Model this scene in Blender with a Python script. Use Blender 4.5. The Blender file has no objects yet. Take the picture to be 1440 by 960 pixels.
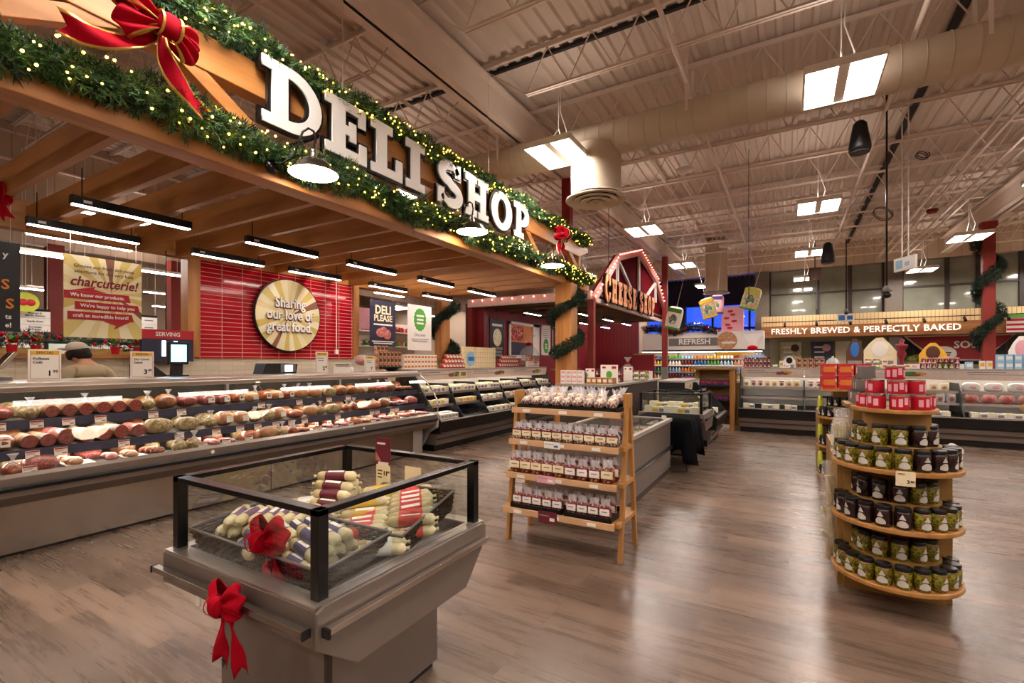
import bpy, math, random
from mathutils import Vector, Matrix
R = random.Random(7)
sc = bpy.context.scene
COL = sc.collection
PI = math.pi
rad = math.radians
sin, cos = math.sin, math.cos

# ------------------------------------------------------------------ materials
def lin(h):
    h = h.lstrip('#')
    o = []
    for i in (0, 2, 4):
        c = int(h[i:i+2], 16) / 255
        o.append(c/12.92 if c <= .04045 else ((c+.055)/1.055)**2.4)
    return (*o, 1)

M = {}
def base_mat(name):
    m = bpy.data.materials.new(name); m.use_nodes = True
    nt = m.node_tree; bs = nt.nodes['Principled BSDF']
    M[name] = m
    return m, nt, bs

def mat(name, col, rough=.5, metal=0, emit=None, es=0, alpha=1, trans=0, noise=.06, nscale=12, bump=0, coat=0, spec=.5, ior=1.45, sheen=0):
    m, nt, bs = base_mat(name)
    c = lin(col)
    bs.inputs['Base Color'].default_value = c
    bs.inputs['Roughness'].default_value = rough
    bs.inputs['Metallic'].default_value = metal
    bs.inputs['Alpha'].default_value = alpha
    bs.inputs['Transmission Weight'].default_value = trans
    bs.inputs['IOR'].default_value = ior
    bs.inputs['Specular IOR Level'].default_value = spec
    bs.inputs['Coat Weight'].default_value = coat
    bs.inputs['Coat Roughness'].default_value = .08
    if sheen: bs.inputs['Sheen Weight'].default_value = sheen
    if emit:
        bs.inputs['Emission Color'].default_value = lin(emit)
        bs.inputs['Emission Strength'].default_value = es
    if noise or bump:
        tc = nt.nodes.new('ShaderNodeTexCoord'); nz = nt.nodes.new('ShaderNodeTexNoise')
        nz.inputs['Scale'].default_value = nscale; nz.inputs['Detail'].default_value = 3
        nt.links.new(tc.outputs['Object'], nz.inputs['Vector'])
        if noise:
            mx = nt.nodes.new('ShaderNodeMix'); mx.data_type = 'RGBA'
            k = 1 + noise*2.5
            mx.inputs[6].default_value = tuple(max(0, v*(1-noise*2.5)) for v in c[:3]) + (1,)
            mx.inputs[7].default_value = tuple(min(1, v*k) for v in c[:3]) + (1,)
            nt.links.new(nz.outputs['Fac'], mx.inputs[0]); nt.links.new(mx.outputs[2], bs.inputs['Base Color'])
        if bump:
            b = nt.nodes.new('ShaderNodeBump'); b.inputs['Strength'].default_value = bump; b.inputs['Distance'].default_value = .01
            nt.links.new(nz.outputs['Fac'], b.inputs['Height']); nt.links.new(b.outputs[0], bs.inputs['Normal'])
    return m

def ramp(nt, fac, stops, interp='LINEAR'):
    r = nt.nodes.new('ShaderNodeValToRGB'); e = r.color_ramp.elements
    r.color_ramp.interpolation = interp
    while len(e) > 1: e.remove(e[-1])
    e[0].position = stops[0][0]; e[0].color = lin(stops[0][1])
    for p, c in stops[1:]:
        q = e.new(p); q.color = lin(c)
    if fac is not None: nt.links.new(fac, r.inputs[0])
    return r.outputs[0]

def obj_coords(nt, scale=(1, 1, 1), rot=(0, 0, 0)):
    tc = nt.nodes.new('ShaderNodeTexCoord'); mp = nt.nodes.new('ShaderNodeMapping')
    mp.inputs['Scale'].default_value = scale; mp.inputs['Rotation'].default_value = rot
    nt.links.new(tc.outputs['Object'], mp.inputs['Vector'])
    return mp.outputs[0]

def noise_tex(nt, vec, scale, detail=4, rough=.55):
    n = nt.nodes.new('ShaderNodeTexNoise'); n.inputs['Scale'].default_value = scale
    n.inputs['Detail'].default_value = detail; n.inputs['Roughness'].default_value = rough
    nt.links.new(vec, n.inputs['Vector']); return n.outputs['Fac']

def wood(name, dark, mid, light, scale=(1, 1, 1), rough=.45):
    m, nt, bs = base_mat(name)
    v = obj_coords(nt, scale)
    f = noise_tex(nt, v, 3.0, 6, .6)
    nt.links.new(ramp(nt, f, [(.3, dark), (.5, mid), (.7, light)]), bs.inputs['Base Color'])
    bs.inputs['Roughness'].default_value = rough
    return m

def speckle(name, stops, scale=40, rough=.45, detail=2, voronoi=False, coat=0, bump=0):
    """mottled colours: sausage, olives, candy, cheese"""
    m, nt, bs = base_mat(name)
    v = obj_coords(nt)
    if voronoi:
        n = nt.nodes.new('ShaderNodeTexVoronoi'); n.inputs['Scale'].default_value = scale
        nt.links.new(v, n.inputs['Vector'])
        sp = nt.nodes.new('ShaderNodeSeparateColor'); nt.links.new(n.outputs['Color'], sp.inputs[0]); f = sp.outputs[0]
        h = n.outputs['Distance']
    else:
        f = noise_tex(nt, v, scale, detail); h = f
    nt.links.new(ramp(nt, f, stops, 'CONSTANT' if voronoi else 'LINEAR'), bs.inputs['Base Color'])
    bs.inputs['Roughness'].default_value = rough; bs.inputs['Coat Weight'].default_value = coat
    if bump:
        b = nt.nodes.new('ShaderNodeBump'); b.inputs['Strength'].default_value = bump; b.inputs['Distance'].default_value = .01
        nt.links.new(h, b.inputs['Height']); nt.links.new(b.outputs[0], bs.inputs['Normal'])
    return m

def emitter(name, col, s, sample=True):
    m, nt, bs = base_mat(name)
    bs.inputs['Base Color'].default_value = (.8, .8, .8, 1)
    bs.inputs['Emission Color'].default_value = lin(col); bs.inputs['Emission Strength'].default_value = s
    if not sample: m.cycles.emission_sampling = 'NONE'
    return m

def glass(name, tint='ffffff', refl=1.0, op=.0):
    """thin clear pane: passes light, mirrors by angle (real Fresnel), slight body tint"""
    m = bpy.data.materials.new(name); m.use_nodes = True; M[name] = m
    nt = m.node_tree; nt.nodes.clear()
    out = nt.nodes.new('ShaderNodeOutputMaterial'); mx = nt.nodes.new('ShaderNodeMixShader')
    tr = nt.nodes.new('ShaderNodeBsdfTransparent'); gl = nt.nodes.new('ShaderNodeBsdfGlossy')
    lw = nt.nodes.new('ShaderNodeLayerWeight'); pw = nt.nodes.new('ShaderNodeMath'); pw.operation = 'POWER'; pw.inputs[1].default_value = 4.5
    nt.links.new(lw.outputs['Facing'], pw.inputs[0]); fr = nt.nodes.new('ShaderNodeMath'); fr.operation = 'MULTIPLY_ADD'; fr.inputs[1].default_value = .85; fr.inputs[2].default_value = .045
    lw.inputs['Blend'].default_value = .5; nt.links.new(pw.outputs[0], fr.inputs[0])
    ml = nt.nodes.new('ShaderNodeMath'); ml.operation = 'MULTIPLY_ADD'; ml.inputs[1].default_value = refl; ml.inputs[2].default_value = op
    tr.inputs['Color'].default_value = lin(tint); gl.inputs['Roughness'].default_value = .02
    nt.links.new(fr.outputs[0], ml.inputs[0]); nt.links.new(ml.outputs[0], mx.inputs[0])
    nt.links.new(tr.outputs[0], mx.inputs[1]); nt.links.new(gl.outputs[0], mx.inputs[2]); nt.links.new(mx.outputs[0], out.inputs[0])
    return m

# floor: grey brown wood-look planks running across the shop
def floor_mat():
    m, nt, bs = base_mat('plank_floor')
    v = obj_coords(nt); v.node.inputs['Location'].default_value = (61, 45, 0)
    br = nt.nodes.new('ShaderNodeTexBrick'); nt.links.new(v, br.inputs['Vector'])
    br.inputs['Scale'].default_value = 1; br.inputs['Brick Width'].default_value = 1.22; br.inputs['Row Height'].default_value = .175
    br.inputs['Mortar Size'].default_value = .0012; br.offset = .37; br.offset_frequency = 3
    br.inputs['Color1'].default_value = (0, 0, 0, 1); br.inputs['Color2'].default_value = (1, 1, 1, 1); br.inputs['Mortar'].default_value = (.5, .5, .5, 1)
    sp = nt.nodes.new('ShaderNodeSeparateColor'); nt.links.new(br.outputs['Color'], sp.inputs[0])
    v2 = obj_coords(nt, (.5, 4.2, 1))
    # shift grain per plank
    ad = nt.nodes.new('ShaderNodeVectorMath'); ad.operation = 'ADD'; cb = nt.nodes.new('ShaderNodeCombineXYZ')
    mu = nt.nodes.new('ShaderNodeMath'); mu.operation = 'MULTIPLY'; mu.inputs[1].default_value = 37
    nt.links.new(sp.outputs[0], mu.inputs[0]); nt.links.new(mu.outputs[0], cb.inputs[0]); nt.links.new(mu.outputs[0], cb.inputs[2])
    nt.links.new(v2, ad.inputs[0]); nt.links.new(cb.outputs[0], ad.inputs[1])
    g1 = noise_tex(nt, ad.outputs[0], 3.2, 3, .5)
    g2 = noise_tex(nt, obj_coords(nt, (1.1, 26, 1)), 3.0, 5, .65)
    mg = nt.nodes.new('ShaderNodeMath'); mg.operation = 'MULTIPLY_ADD'; mg.inputs[1].default_value = .5
    m1 = nt.nodes.new('ShaderNodeMath'); m1.operation = 'MULTIPLY'; m1.inputs[1].default_value = .5
    nt.links.new(g1, m1.inputs[0]); nt.links.new(g2, mg.inputs[0]); nt.links.new(m1.outputs[0], mg.inputs[2]); g = mg.outputs[0]
    col = ramp(nt, g, [(.22, '5c4e43'), (.42, '7b6a5e'), (.58, '8f7e71'), (.78, 'a39283')])
    tone = ramp(nt, sp.outputs[0], [(0, 'b8aca2'), (.35, 'cfc5bb'), (.7, 'e4d9cf'), (1, 'fff2e6')])
    mx = nt.nodes.new('ShaderNodeMix'); mx.data_type = 'RGBA'; mx.blend_type = 'MULTIPLY'; mx.inputs[0].default_value = 1
    nt.links.new(col, mx.inputs[6]); nt.links.new(tone, mx.inputs[7])
    m2 = nt.nodes.new('ShaderNodeMix'); m2.data_type = 'RGBA'; m2.inputs[7].default_value = lin('5a4d44')
    nt.links.new(br.outputs['Fac'], m2.inputs[0]); nt.links.new(mx.outputs[2], m2.inputs[6]); nt.links.new(m2.outputs[2], bs.inputs['Base Color'])
    rr = nt.nodes.new('ShaderNodeMapRange'); rr.inputs[3].default_value = .2; rr.inputs[4].default_value = .36; bs.inputs['Specular IOR Level'].default_value = .7
    nt.links.new(g, rr.inputs[0]); nt.links.new(rr.outputs[0], bs.inputs['Roughness'])
    b = nt.nodes.new('ShaderNodeBump'); b.inputs['Strength'].default_value = .05; b.inputs['Distance'].default_value = .004
    nt.links.new(g, b.inputs['Height']); nt.links.new(b.outputs[0], bs.inputs['Normal'])
floor_mat()

def tile_mat(name, tile, tile2, grout, w, h, mortar=.006, rough=.12, axis='YZ', offset=0.0):
    m, nt, bs = base_mat(name)
    tc = nt.nodes.new('ShaderNodeTexCoord'); sx = nt.nodes.new('ShaderNodeSeparateXYZ'); cb = nt.nodes.new('ShaderNodeCombineXYZ')
    nt.links.new(tc.outputs['Object'], sx.inputs[0])
    nt.links.new(sx.outputs['XYZ'.index(axis[0])], cb.inputs[0]); nt.links.new(sx.outputs['XYZ'.index(axis[1])], cb.inputs[1])
    br = nt.nodes.new('ShaderNodeTexBrick'); nt.links.new(cb.outputs[0], br.inputs['Vector'])
    br.inputs['Scale'].default_value = 1; br.inputs['Brick Width'].default_value = w; br.inputs['Row Height'].default_value = h
    br.inputs['Mortar Size'].default_value = mortar; br.offset = offset; br.inputs['Mortar Smooth'].default_value = .15
    br.inputs['Color1'].default_value = lin(tile); br.inputs['Color2'].default_value = lin(tile2); br.inputs['Mortar'].default_value = lin(grout)
    nt.links.new(br.outputs['Color'], bs.inputs['Base Color'])
    bs.inputs['Roughness'].default_value = rough
    b = nt.nodes.new('ShaderNodeBump'); b.invert = True; b.inputs['Strength'].default_value = .6; b.inputs['Distance'].default_value = .004
    nt.links.new(br.outputs['Fac'], b.inputs['Height']); nt.links.new(b.outputs[0], bs.inputs['Normal'])
    return m

def stripes(name, c1, c2, axis, period, duty=.5, rough=.5, metal=0):
    m, nt, bs = base_mat(name)
    tc = nt.nodes.new('ShaderNodeTexCoord'); sx = nt.nodes.new('ShaderNodeSeparateXYZ'); nt.links.new(tc.outputs['Object'], sx.inputs[0])
    d = nt.nodes.new('ShaderNodeMath'); d.operation = 'DIVIDE'; d.inputs[1].default_value = period
    nt.links.new(sx.outputs['XYZ'.index(axis)], d.inputs[0])
    fr = nt.nodes.new('ShaderNodeMath'); fr.operation = 'FRACT'; nt.links.new(d.outputs[0], fr.inputs[0])
    nt.links.new(ramp(nt, fr.outputs[0], [(0, c1), (duty, c2)], 'CONSTANT'), bs.inputs['Base Color'])
    bs.inputs['Roughness'].default_value = rough; bs.inputs['Metallic'].default_value = metal
    return m

def rays(name, stops, axis='YZ', n=22, rough=.4, cx=0, cz=0):
    """sunburst print round the centre of a poster"""
    m, nt, bs = base_mat(name)
    tc = nt.nodes.new('ShaderNodeTexCoord'); sx = nt.nodes.new('ShaderNodeSeparateXYZ'); nt.links.new(tc.outputs['Object'], sx.inputs[0])
    a = nt.nodes.new('ShaderNodeMath'); a.operation = 'SUBTRACT'; a.inputs[1].default_value = cx; nt.links.new(sx.outputs['XYZ'.index(axis[0])], a.inputs[0])
    c = nt.nodes.new('ShaderNodeMath'); c.operation = 'SUBTRACT'; c.inputs[1].default_value = cz; nt.links.new(sx.outputs['XYZ'.index(axis[1])], c.inputs[0])
    at = nt.nodes.new('ShaderNodeMath'); at.operation = 'ARCTAN2'; nt.links.new(c.outputs[0], at.inputs[0]); nt.links.new(a.outputs[0], at.inputs[1])
    sc_ = nt.nodes.new('ShaderNodeMath'); sc_.operation = 'MULTIPLY_ADD'; sc_.inputs[1].default_value = 1/(2*PI); sc_.inputs[2].default_value = .5
    nt.links.new(at.outputs[0], sc_.inputs[0])
    nt.links.new(ramp(nt, sc_.outputs[0], stops, 'CONSTANT'), bs.inputs['Base Color'])
    bs.inputs['Roughness'].default_value = rough
    return m

wood('timber', 'a0662f', 'b87c40', 'c98f54', (2.5, .25, 2.5), .45)
wood('timber_x_shaded', '8f5a2a', 'a36a34', 'b37b42', (.25, 2.5, 2.5), .55)  # same wood as timber, with the rafters' shade put into the colour
wood('timber_z', 'a0662f', 'b87c40', 'c98f54', (2.5, 2.5, .25), .45)
wood('oak', '9c6a30', 'b27e42', 'c29056', (4, 4, .4), .4)
wood('ply', '86642f', '9a753c', 'ab854b', (.8, 3, 3), .45)
mat('ceil_paint', 'd0bfb0', .7, noise=.03, nscale=2)
mat('joist_paint', 'dccabc', .6, noise=.03, nscale=3)
mat('duct_paint', 'cabba6', .45, noise=.03, nscale=4)
mat('dark_gap', '2a2626', .9, noise=0)
mat('red_tile_plain', 'b01020', .1)
tile_mat('red_tile', 'c00c22', 'a50719', 'e9a7a2', .31, .0655, .0042, .1)
tile_mat('cream_tile', 'dccdb4', 'd3c4aa', 'c5b69e', .2, .065, .003, .25)
mat('black', '0a0a0b', .3, noise=0); mat('black_metal', '100f10', .25, .2, noise=0)
mat('black_plastic', '0e0e11', .4, noise=0)
mat('dark_grey', '39373a', .5); mat('mid_grey', '77726e', .5)
mat('steel', 'c4bab0', .24, 1, noise=.03, nscale=3)
mat('steel_soft', 'c9c0b8', .3, .85, noise=.04, nscale=2)
mat('chrome', 'd8d5d2', .12, 1, noise=0)
mat('white', 'f0ebe4', .5, noise=.01); mat('white_gloss', 'f4f1ec', .25, noise=0)
mat('case_taupe', '80736a', .34, .4, noise=.02); mat('case_dark', '42362e', .5, .1)
mat('case_grey', 'a79f96', .4, .2, noise=.02)
mat('navy', '2c2c44', .4); mat('red', 'c3142a', .45); mat('dark_red', '7d1522', .5); mat('red_paint', '84281e', .55)
mat('velvet', 'a8001c', .85, noise=.03, nscale=5, spec=.15); mat('gold', 'e0b860', .3, .7)
mat('cream', 'efe0b8', .5); mat('yellow', 'e8b63a', .5); mat('paper', 'f2ece2', .6, noise=.01)
mat('ink', '3a3436', .6, noise=0); mat('ink_red', 'b3202c', .6, noise=0); mat('ink_grey', '8d8787', .6, noise=0)
mat('green', '4ea23a', .5); mat('orange', 'd87c2c', .5); mat('blue', '2f6fb8', .45); mat('sky_blue', '9cc8e8', .4)
mat('pink', 'e8a8b4', .5); mat('brown', '5a3422', .5); mat('skin', 'c9977a', .55, noise=.03); mat('hair', '241914', .7)
mat('cap_cloth', 'd8ccbb', .8); mat('shirt_cloth', 'b8a684', .85, bump=.2, nscale=60)
mat('cloth_black', '0a0a0d', .95, noise=.05, bump=.2, nscale=30, spec=.08); mat('gunmetal', '4a4643', .22, .9, noise=0)
mat('barn_red', '8c1a24', .5, noise=.05)
stripes('barn_siding', '8a1a25', '5f1018', 'Y', .16, .9); stripes('barn_siding_x', '8a1a25', '5f1018', 'X', .16, .9)
stripes('slat_cream', 'e0c493', 'b3935c', 'X', .11, .82)
mat('window_frame', '3a3330', .5, .2); mat('pillar_grey', '6b6259', .6)
glass('pane', 'fcfefd', 1.0, .03); glass('case_glass', 'fbfdfb', .7, .0)
speckle('far_blind', [(.3, '6f7266'), (.5, '7d8074'), (.7, '878a80')], 1.2, .12, coat=.9)
mat('cello', 'ffffff', .1, noise=0, alpha=.16, spec=1)
mat('cello_thick', 'f4f0f2', .12, noise=0, alpha=.38, spec=1)
emitter('panel_light', 'fff3ea', 19); emitter('bar_light', 'ffeee2', 12); emitter('lamp_light', 'ffe2c0', 14)
emitter('shelf_light', 'fff2e4', 6)
emitter('fairy', 'ffbe3c', 7); emitter('pink_bulb', 'ff6a60', 3, False)
emitter('screen', '58b4e8', 1.6, False); emitter('screen_white', 'd8e8ff', 1.6, False); emitter('green_glow', '2f8a50', .15, False); emitter('number_glow', 'e0e0ff', 2.2, False)
emitter('orange_glow', 'e8893a', .8, False)
emitter('letter_glow', 'fff0d8', .35, False)
emitter('dusk', '2a49c8', .8, False)
speckle('foliage', [(.32, '1f4222'), (.48, '3d6b38'), (.6, '628c4c'), (.75, '8fa860')], 9, .6)  # greens lifted to carry the glow of the fairy lights
speckle('foliage_dark', [(.35, '0d1f14'), (.55, '173321'), (.75, '28482c')], 9, .75)
speckle('ham', [(.3, '703632'), (.5, '8c4a44'), (.7, 'a86a60')], 30, .3, coat=.4)
speckle('salami_cut', [(.35, '7a2c2a'), (.55, '97433c'), (.72, 'c79a8c')], 90, .35)
speckle('roast', [(.3, '5b3220'), (.5, '8c5836'), (.7, 'b98a5c')], 14, .35, bump=.6)
speckle('sausage', [(.3, '7c3420'), (.5, 'a05634'), (.7, 'bf7c54')], 18, .3, coat=.5)
speckle('herb_meat', [(.35, '7b6a45'), (.5, 'a08a60'), (.65, 'cdb894'), (.8, '6a4a35')], 35, .5, bump=.5)
speckle('pink_meat', [(.3, 'a04c48'), (.5, 'bf706a'), (.7, 'dca298')], 22, .3, coat=.4)
speckle('turkey', [(.3, 'a86e46'), (.5, 'c08c62'), (.7, 'd8b48c')], 12, .35, coat=.3)
speckle('log_casing', [(.3, '7c5a44'), (.5, 'a07c60'), (.7, 'c4a88c')], 14, .4)
mat('kick_steel', 'a69a8d', .26, 1, noise=.05, nscale=1.2, bump=.5); mat('case_inside', '3c382e', .5)
speckle('casing', [(.3, 'a89868'), (.5, 'cbbb8a'), (.7, 'dfd4ac')], 16, .5)
speckle('olives', [(0, '5a5212'), (.3, '767018'), (.55, '908a26'), (.8, '403e0c'), (.93, '8a3c14')], 90, .25, voronoi=True, coat=.5)
speckle('dark_olives', [(0, '1c070d'), (.4, '2c0c13'), (.8, '140509')], 90, .25, voronoi=True, coat=.5)
speckle('candy', [(0, '2b2326'), (.3, 'd8d0cc'), (.5, '4a3c3c'), (.7, 'b8a8a0'), (.85, '2a1c20')], 120, .4, voronoi=True)
speckle('nuts_red', [(0, '8a1a22'), (.35, '5c1016'), (.6, 'c7a18a'), (.8, '3c2018')], 110, .4, voronoi=True)
speckle('cookie', [(0, 'd8c4b4'), (.3, '8a2024'), (.5, 'd0beb0'), (.65, '3a1a1a'), (.85, 'b8865c')], 90, .4, voronoi=True)
speckle('cheese_pack', [(0, 'f6eec0'), (.35, 'f3efe2'), (.6, 'e6cf86'), (.85, 'fbf8f0')], 25, .35, voronoi=True)
speckle('mixed_goods', [(0, 'd5d8d0'), (.15, '8aa044'), (.3, '3f66a8'), (.45, 'e8e2d4'), (.6, 'b02c30'), (.75, 'dca83c'), (.88, '4a8f56')], 14, .5, voronoi=True)
speckle('berry_box', [(0, 'b01f26'), (.4, 'd04a3a'), (.6, 'eda368'), (.8, '8c141c')], 18, .5, voronoi=True)
speckle('brown_box', [(0, 'c99a78'), (.4, '9a5e44'), (.6, 'e2c3a6'), (.8, '7c4334')], 30, .5, voronoi=True)
speckle('cream_box', [(0, 'f3dfae'), (.6, 'ecd29a'), (.8, 'f9efd0')], 20, .5, voronoi=True)
speckle('red_print', [(0, 'c8222c'), (.6, 'b81a26'), (.75, 'f0c0a8'), (.9, 'd85a3c')], 22, .4, voronoi=True)
speckle('produce', [(0, '3c7a2e'), (.25, 'b02420'), (.4, '7faa3c'), (.6, '2f5a28'), (.8, 'd88430')], 16, .5, voronoi=True)
STAR = ['c0a35a', 'ece0b4']
def burst(n, seedv):
    rr = random.Random(seedv); st = []; p = 0
    cols = ['efe2b6', 'd9bf66', 'f0e6c2', 'ddc878', 'efe2b6', '8a5a44']
    k = 0
    while p < 1:
        st.append((round(p, 4), cols[k % 6] if k % 6 != 5 or rr.random() < .8 else 'e5d49a')); p += rr.uniform(.024, .04); k += 1
    return st[:31]
rays('burst_round', burst(30, 3), 'XZ'); rays('burst_poster', burst(30, 5), 'XZ', cx=.06, cz=.5)

# ------------------------------------------------------------------ mesh building
class MB:
    def __init__(s): s.v = []; s.f = []; s.mi = []
    def add(s, vs, fs, m=0, mt=None):
        n = len(s.v)
        s.v += [tuple(mt @ Vector(p)) for p in vs] if mt else [tuple(p) for p in vs]
        s.f += [tuple(i+n for i in f) for f in fs]; s.mi += [m]*len(fs); return s
    def bx(s, x0, x1, y0, y1, z0, z1, m=0, mt=None):
        if x0 > x1: x0, x1 = x1, x0
        if y0 > y1: y0, y1 = y1, y0
        if z0 > z1: z0, z1 = z1, z0
        vs = [(x0,y0,z0),(x1,y0,z0),(x1,y1,z0),(x0,y1,z0),(x0,y0,z1),(x1,y0,z1),(x1,y1,z1),(x0,y1,z1)]
        return s.add(vs, [(0,3,2,1),(4,5,6,7),(0,1,5,4),(1,2,6,5),(2,3,7,6),(3,0,4,7)], m, mt)
    def quad(s, a, b, c, d, m=0): return s.add([a, b, c, d], [(0, 1, 2, 3)], m)
    def prism(s, poly, ax, a0, a1, m=0, mt=None):
        """poly: 2D points; ax x: (y,z); ax y: (x,z); ax z: (x,y)"""
        n = len(poly)
        def P(p, a): return (a, p[0], p[1]) if ax == 'x' else (p[0], a, p[1]) if ax == 'y' else (p[0], p[1], a)
        vs = [P(p, a0) for p in poly] + [P(p, a1) for p in poly]
        area = sum(poly[i][0]*poly[(i+1) % n][1]-poly[(i+1) % n][0]*poly[i][1] for i in range(n))
        fl = (area > 0) ^ (a1 < a0)
        if ax == 'y': fl = not fl
        fs = [tuple(range(n))[::-1], tuple(range(n, 2*n))] + [(i, (i+1) % n, (i+1) % n+n, i+n) for i in range(n)]
        if not fl: fs = [f[::-1] for f in fs]
        return s.add(vs, fs, m, mt)
    def tube(s, pts, r, seg=8, m=0, cap=True, mt=None):
        pts = [Vector(p) for p in pts]; n = len(pts)
        rs = r if isinstance(r, (list, tuple)) else [r]*n
        vs = []; fs = []
        t0 = (pts[1]-pts[0]).normalized()
        u = t0.cross(Vector((0, 0, 1)) if abs(t0.z) < .9 else Vector((1, 0, 0))).normalized()
        for i in range(n):
            t = (pts[min(i+1, n-1)]-pts[max(i-1, 0)]).normalized()
            u = (u-t*u.dot(t)).normalized(); w = t.cross(u)
            for k in range(seg):
                a = 2*PI*k/seg + PI/seg
                vs.append(pts[i]+(u*cos(a)+w*sin(a))*rs[i])
        for i in range(n-1):
            for k in range(seg):
                a = i*seg+k; b = i*seg+(k+1) % seg
                fs.append((a, b, b+seg, a+seg))
        if cap: fs += [tuple(range(seg))[::-1], tuple(range((n-1)*seg, n*seg))]
        return s.add(vs, fs, m, mt)
    def lathe(s, prof, seg=20, m=0, mt=None, c=(0, 0), ms=None, cap=True):
        vs = []; fs = []; n = len(prof)
        for r, z in prof:
            for k in range(seg):
                a = 2*PI*k/seg; vs.append((c[0]+r*cos(a), c[1]+r*sin(a), z))
        mi = []
        for i in range(n-1):
            for k in range(seg):
                fs.append((i*seg+k, i*seg+(k+1) % seg, (i+1)*seg+(k+1) % seg, (i+1)*seg+k)); mi.append(ms[i] if ms else m)
        if cap and prof[0][0] > 0: fs.append(tuple(range(seg))[::-1]); mi.append(mi[0])
        if cap and prof[-1][0] > 0: fs.append(tuple(range((n-1)*seg, n*seg))); mi.append(mi[-2] if len(mi) > 1 else mi[-1])
        b = len(s.f); s.add(vs, fs, m, mt); s.mi[b:] = mi; return s
    def ell(s, c, r, seg=14, rings=9, m=0, p=1.0, mt=None, fn=None):
        """(super)ellipsoid; p<1 gives a boxier shape"""
        vs = []; fs = []
        sg = lambda x: math.copysign(abs(x)**p, x)
        for i in range(rings+1):
            th = -PI/2+PI*i/rings
            for k in range(seg):
                a = 2*PI*k/seg
                q = (c[0]+r[0]*sg(cos(th))*sg(cos(a)), c[1]+r[1]*sg(cos(th))*sg(sin(a)), c[2]+r[2]*sg(sin(th)))
                vs.append(fn(q) if fn else q)
        for i in range(rings):
            for k in range(seg):
                a = i*seg+k; b = i*seg+(k+1) % seg; fs.append((a, b, b+seg, a+seg))
        return s.add(vs, fs, m, mt)
    def grid(s, nu, nv, fn, m=0, mfn=None):
        n0 = len(s.f)
        vs = [fn(i/nu, j/nv) for j in range(nv+1) for i in range(nu+1)]
        fs = [(j*(nu+1)+i, j*(nu+1)+i+1, (j+1)*(nu+1)+i+1, (j+1)*(nu+1)+i) for j in range(nv) for i in range(nu)]
        s.add(vs, fs, m)
        if mfn: s.mi[n0:] = [mfn((i+.5)/nu, (j+.5)/nv) for j in range(nv) for i in range(nu)]
        return s
    def build(s, name, mats, parent=None, loc=(0, 0, 0), rotz=0, smooth=False, bevel=0, solid=0, rot=None, auto=None):
        me = bpy.data.meshes.new(name); me.from_pydata(s.v, [], s.f)
        if isinstance(mats, str): mats = [mats]
        for k in mats: me.materials.append(M[k])
        if len(mats) > 1: me.polygons.foreach_set('material_index', s.mi)
        if smooth: me.polygons.foreach_set('use_smooth', [True]*len(s.f))
        if auto: me.set_sharp_from_angle(angle=rad(auto))
        me.update()
        o = bpy.data.objects.new(name, me); COL.objects.link(o)
        o.location = loc; o.rotation_euler = rot if rot else (0, 0, rotz)
        if parent: o.parent = parent
        if solid: md = o.modifiers.new('s', 'SOLIDIFY'); md.thickness = solid; md.offset = 0
        if bevel: md = o.modifiers.new('b', 'BEVEL'); md.width = bevel; md.segments = 2; md.limit_method = 'ANGLE'
        return o

import re
_W = re.compile(r"[A-Za-z0-9][A-Za-z0-9'-]*")
_SHORT = ((r' on the (\w+ \w+) of the long deli counter, (\S+) from its near end', r', \1 of the deli counter, \2 from near end'), (r' in the back rank of the (\w+) shelf, (\S+) from the near end', r', back rank of the \1 deli shelf, \2 from near end'),
  (r' with red line on the (\w+ \w+) of the deli counter, (\S+) from its near end', r', \1 of the deli counter, \2 from near end'), (r' from the left in layer (\S+) from the bottom', r' from left, layer \1 up'),
  (r' from the left', ' from left'), (r' of the nearest round display', ' of the nearest display'), (r'^green and white ', 'green '), (r'^herbed meat in a twisted clear bag', 'bagged herbed meat'), (r'^red sausages in a twisted clear bag', 'bagged red sausages'),
  (r'pale cased sausage log with dark cut face', 'dark faced sausage log'), (r'thin pale sausage log with pink cut face', 'thin pink faced sausage log'), (r' with (paper )?label,', ','), (r'on the (middle|top) shelf of the far meat case', r'on \1 shelf of the far meat case'), (r'behind the first row on the bottom deck of', 'behind the front row at the bottom of'), (r'^large ', ''), (r'^round ', ''), (r' with cut face', ''), (r'clear bag of cookies in the rear heap of the top rack shelf', 'clear cookie bag, rear heap of the top rack shelf'))
def tag(o, label=None, cat=None, group=None, kind=None):
    if label:
        for a, b in _SHORT:
            if len(_W.findall(label)) <= 16: break
            label = re.sub(a, b, label)
        o['label'] = label
    if cat: o['category'] = cat
    if group: o['group'] = group
    if kind: o['kind'] = kind
    return o
def thing(name, label, cat, loc=(0, 0, 0), rotz=0, group=None):
    o = bpy.data.objects.new(name, None); COL.objects.link(o)
    o.location = loc; o.rotation_euler = (0, 0, rotz); o.empty_display_size = .05
    return tag(o, label, cat, group)
def struct(o): o['kind'] = 'structure'; return o
KIDS = {}
def kids(o):
    return [c for c in o.children]
def copy_tree(o, parent=None):
    c = o.copy(); COL.objects.link(c)
    if parent: c.parent = parent; c.matrix_parent_inverse = o.matrix_parent_inverse.copy()
    for ch in KIDS[o.name]: copy_tree(ch, c)
    return c
PROTOS = []
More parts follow.
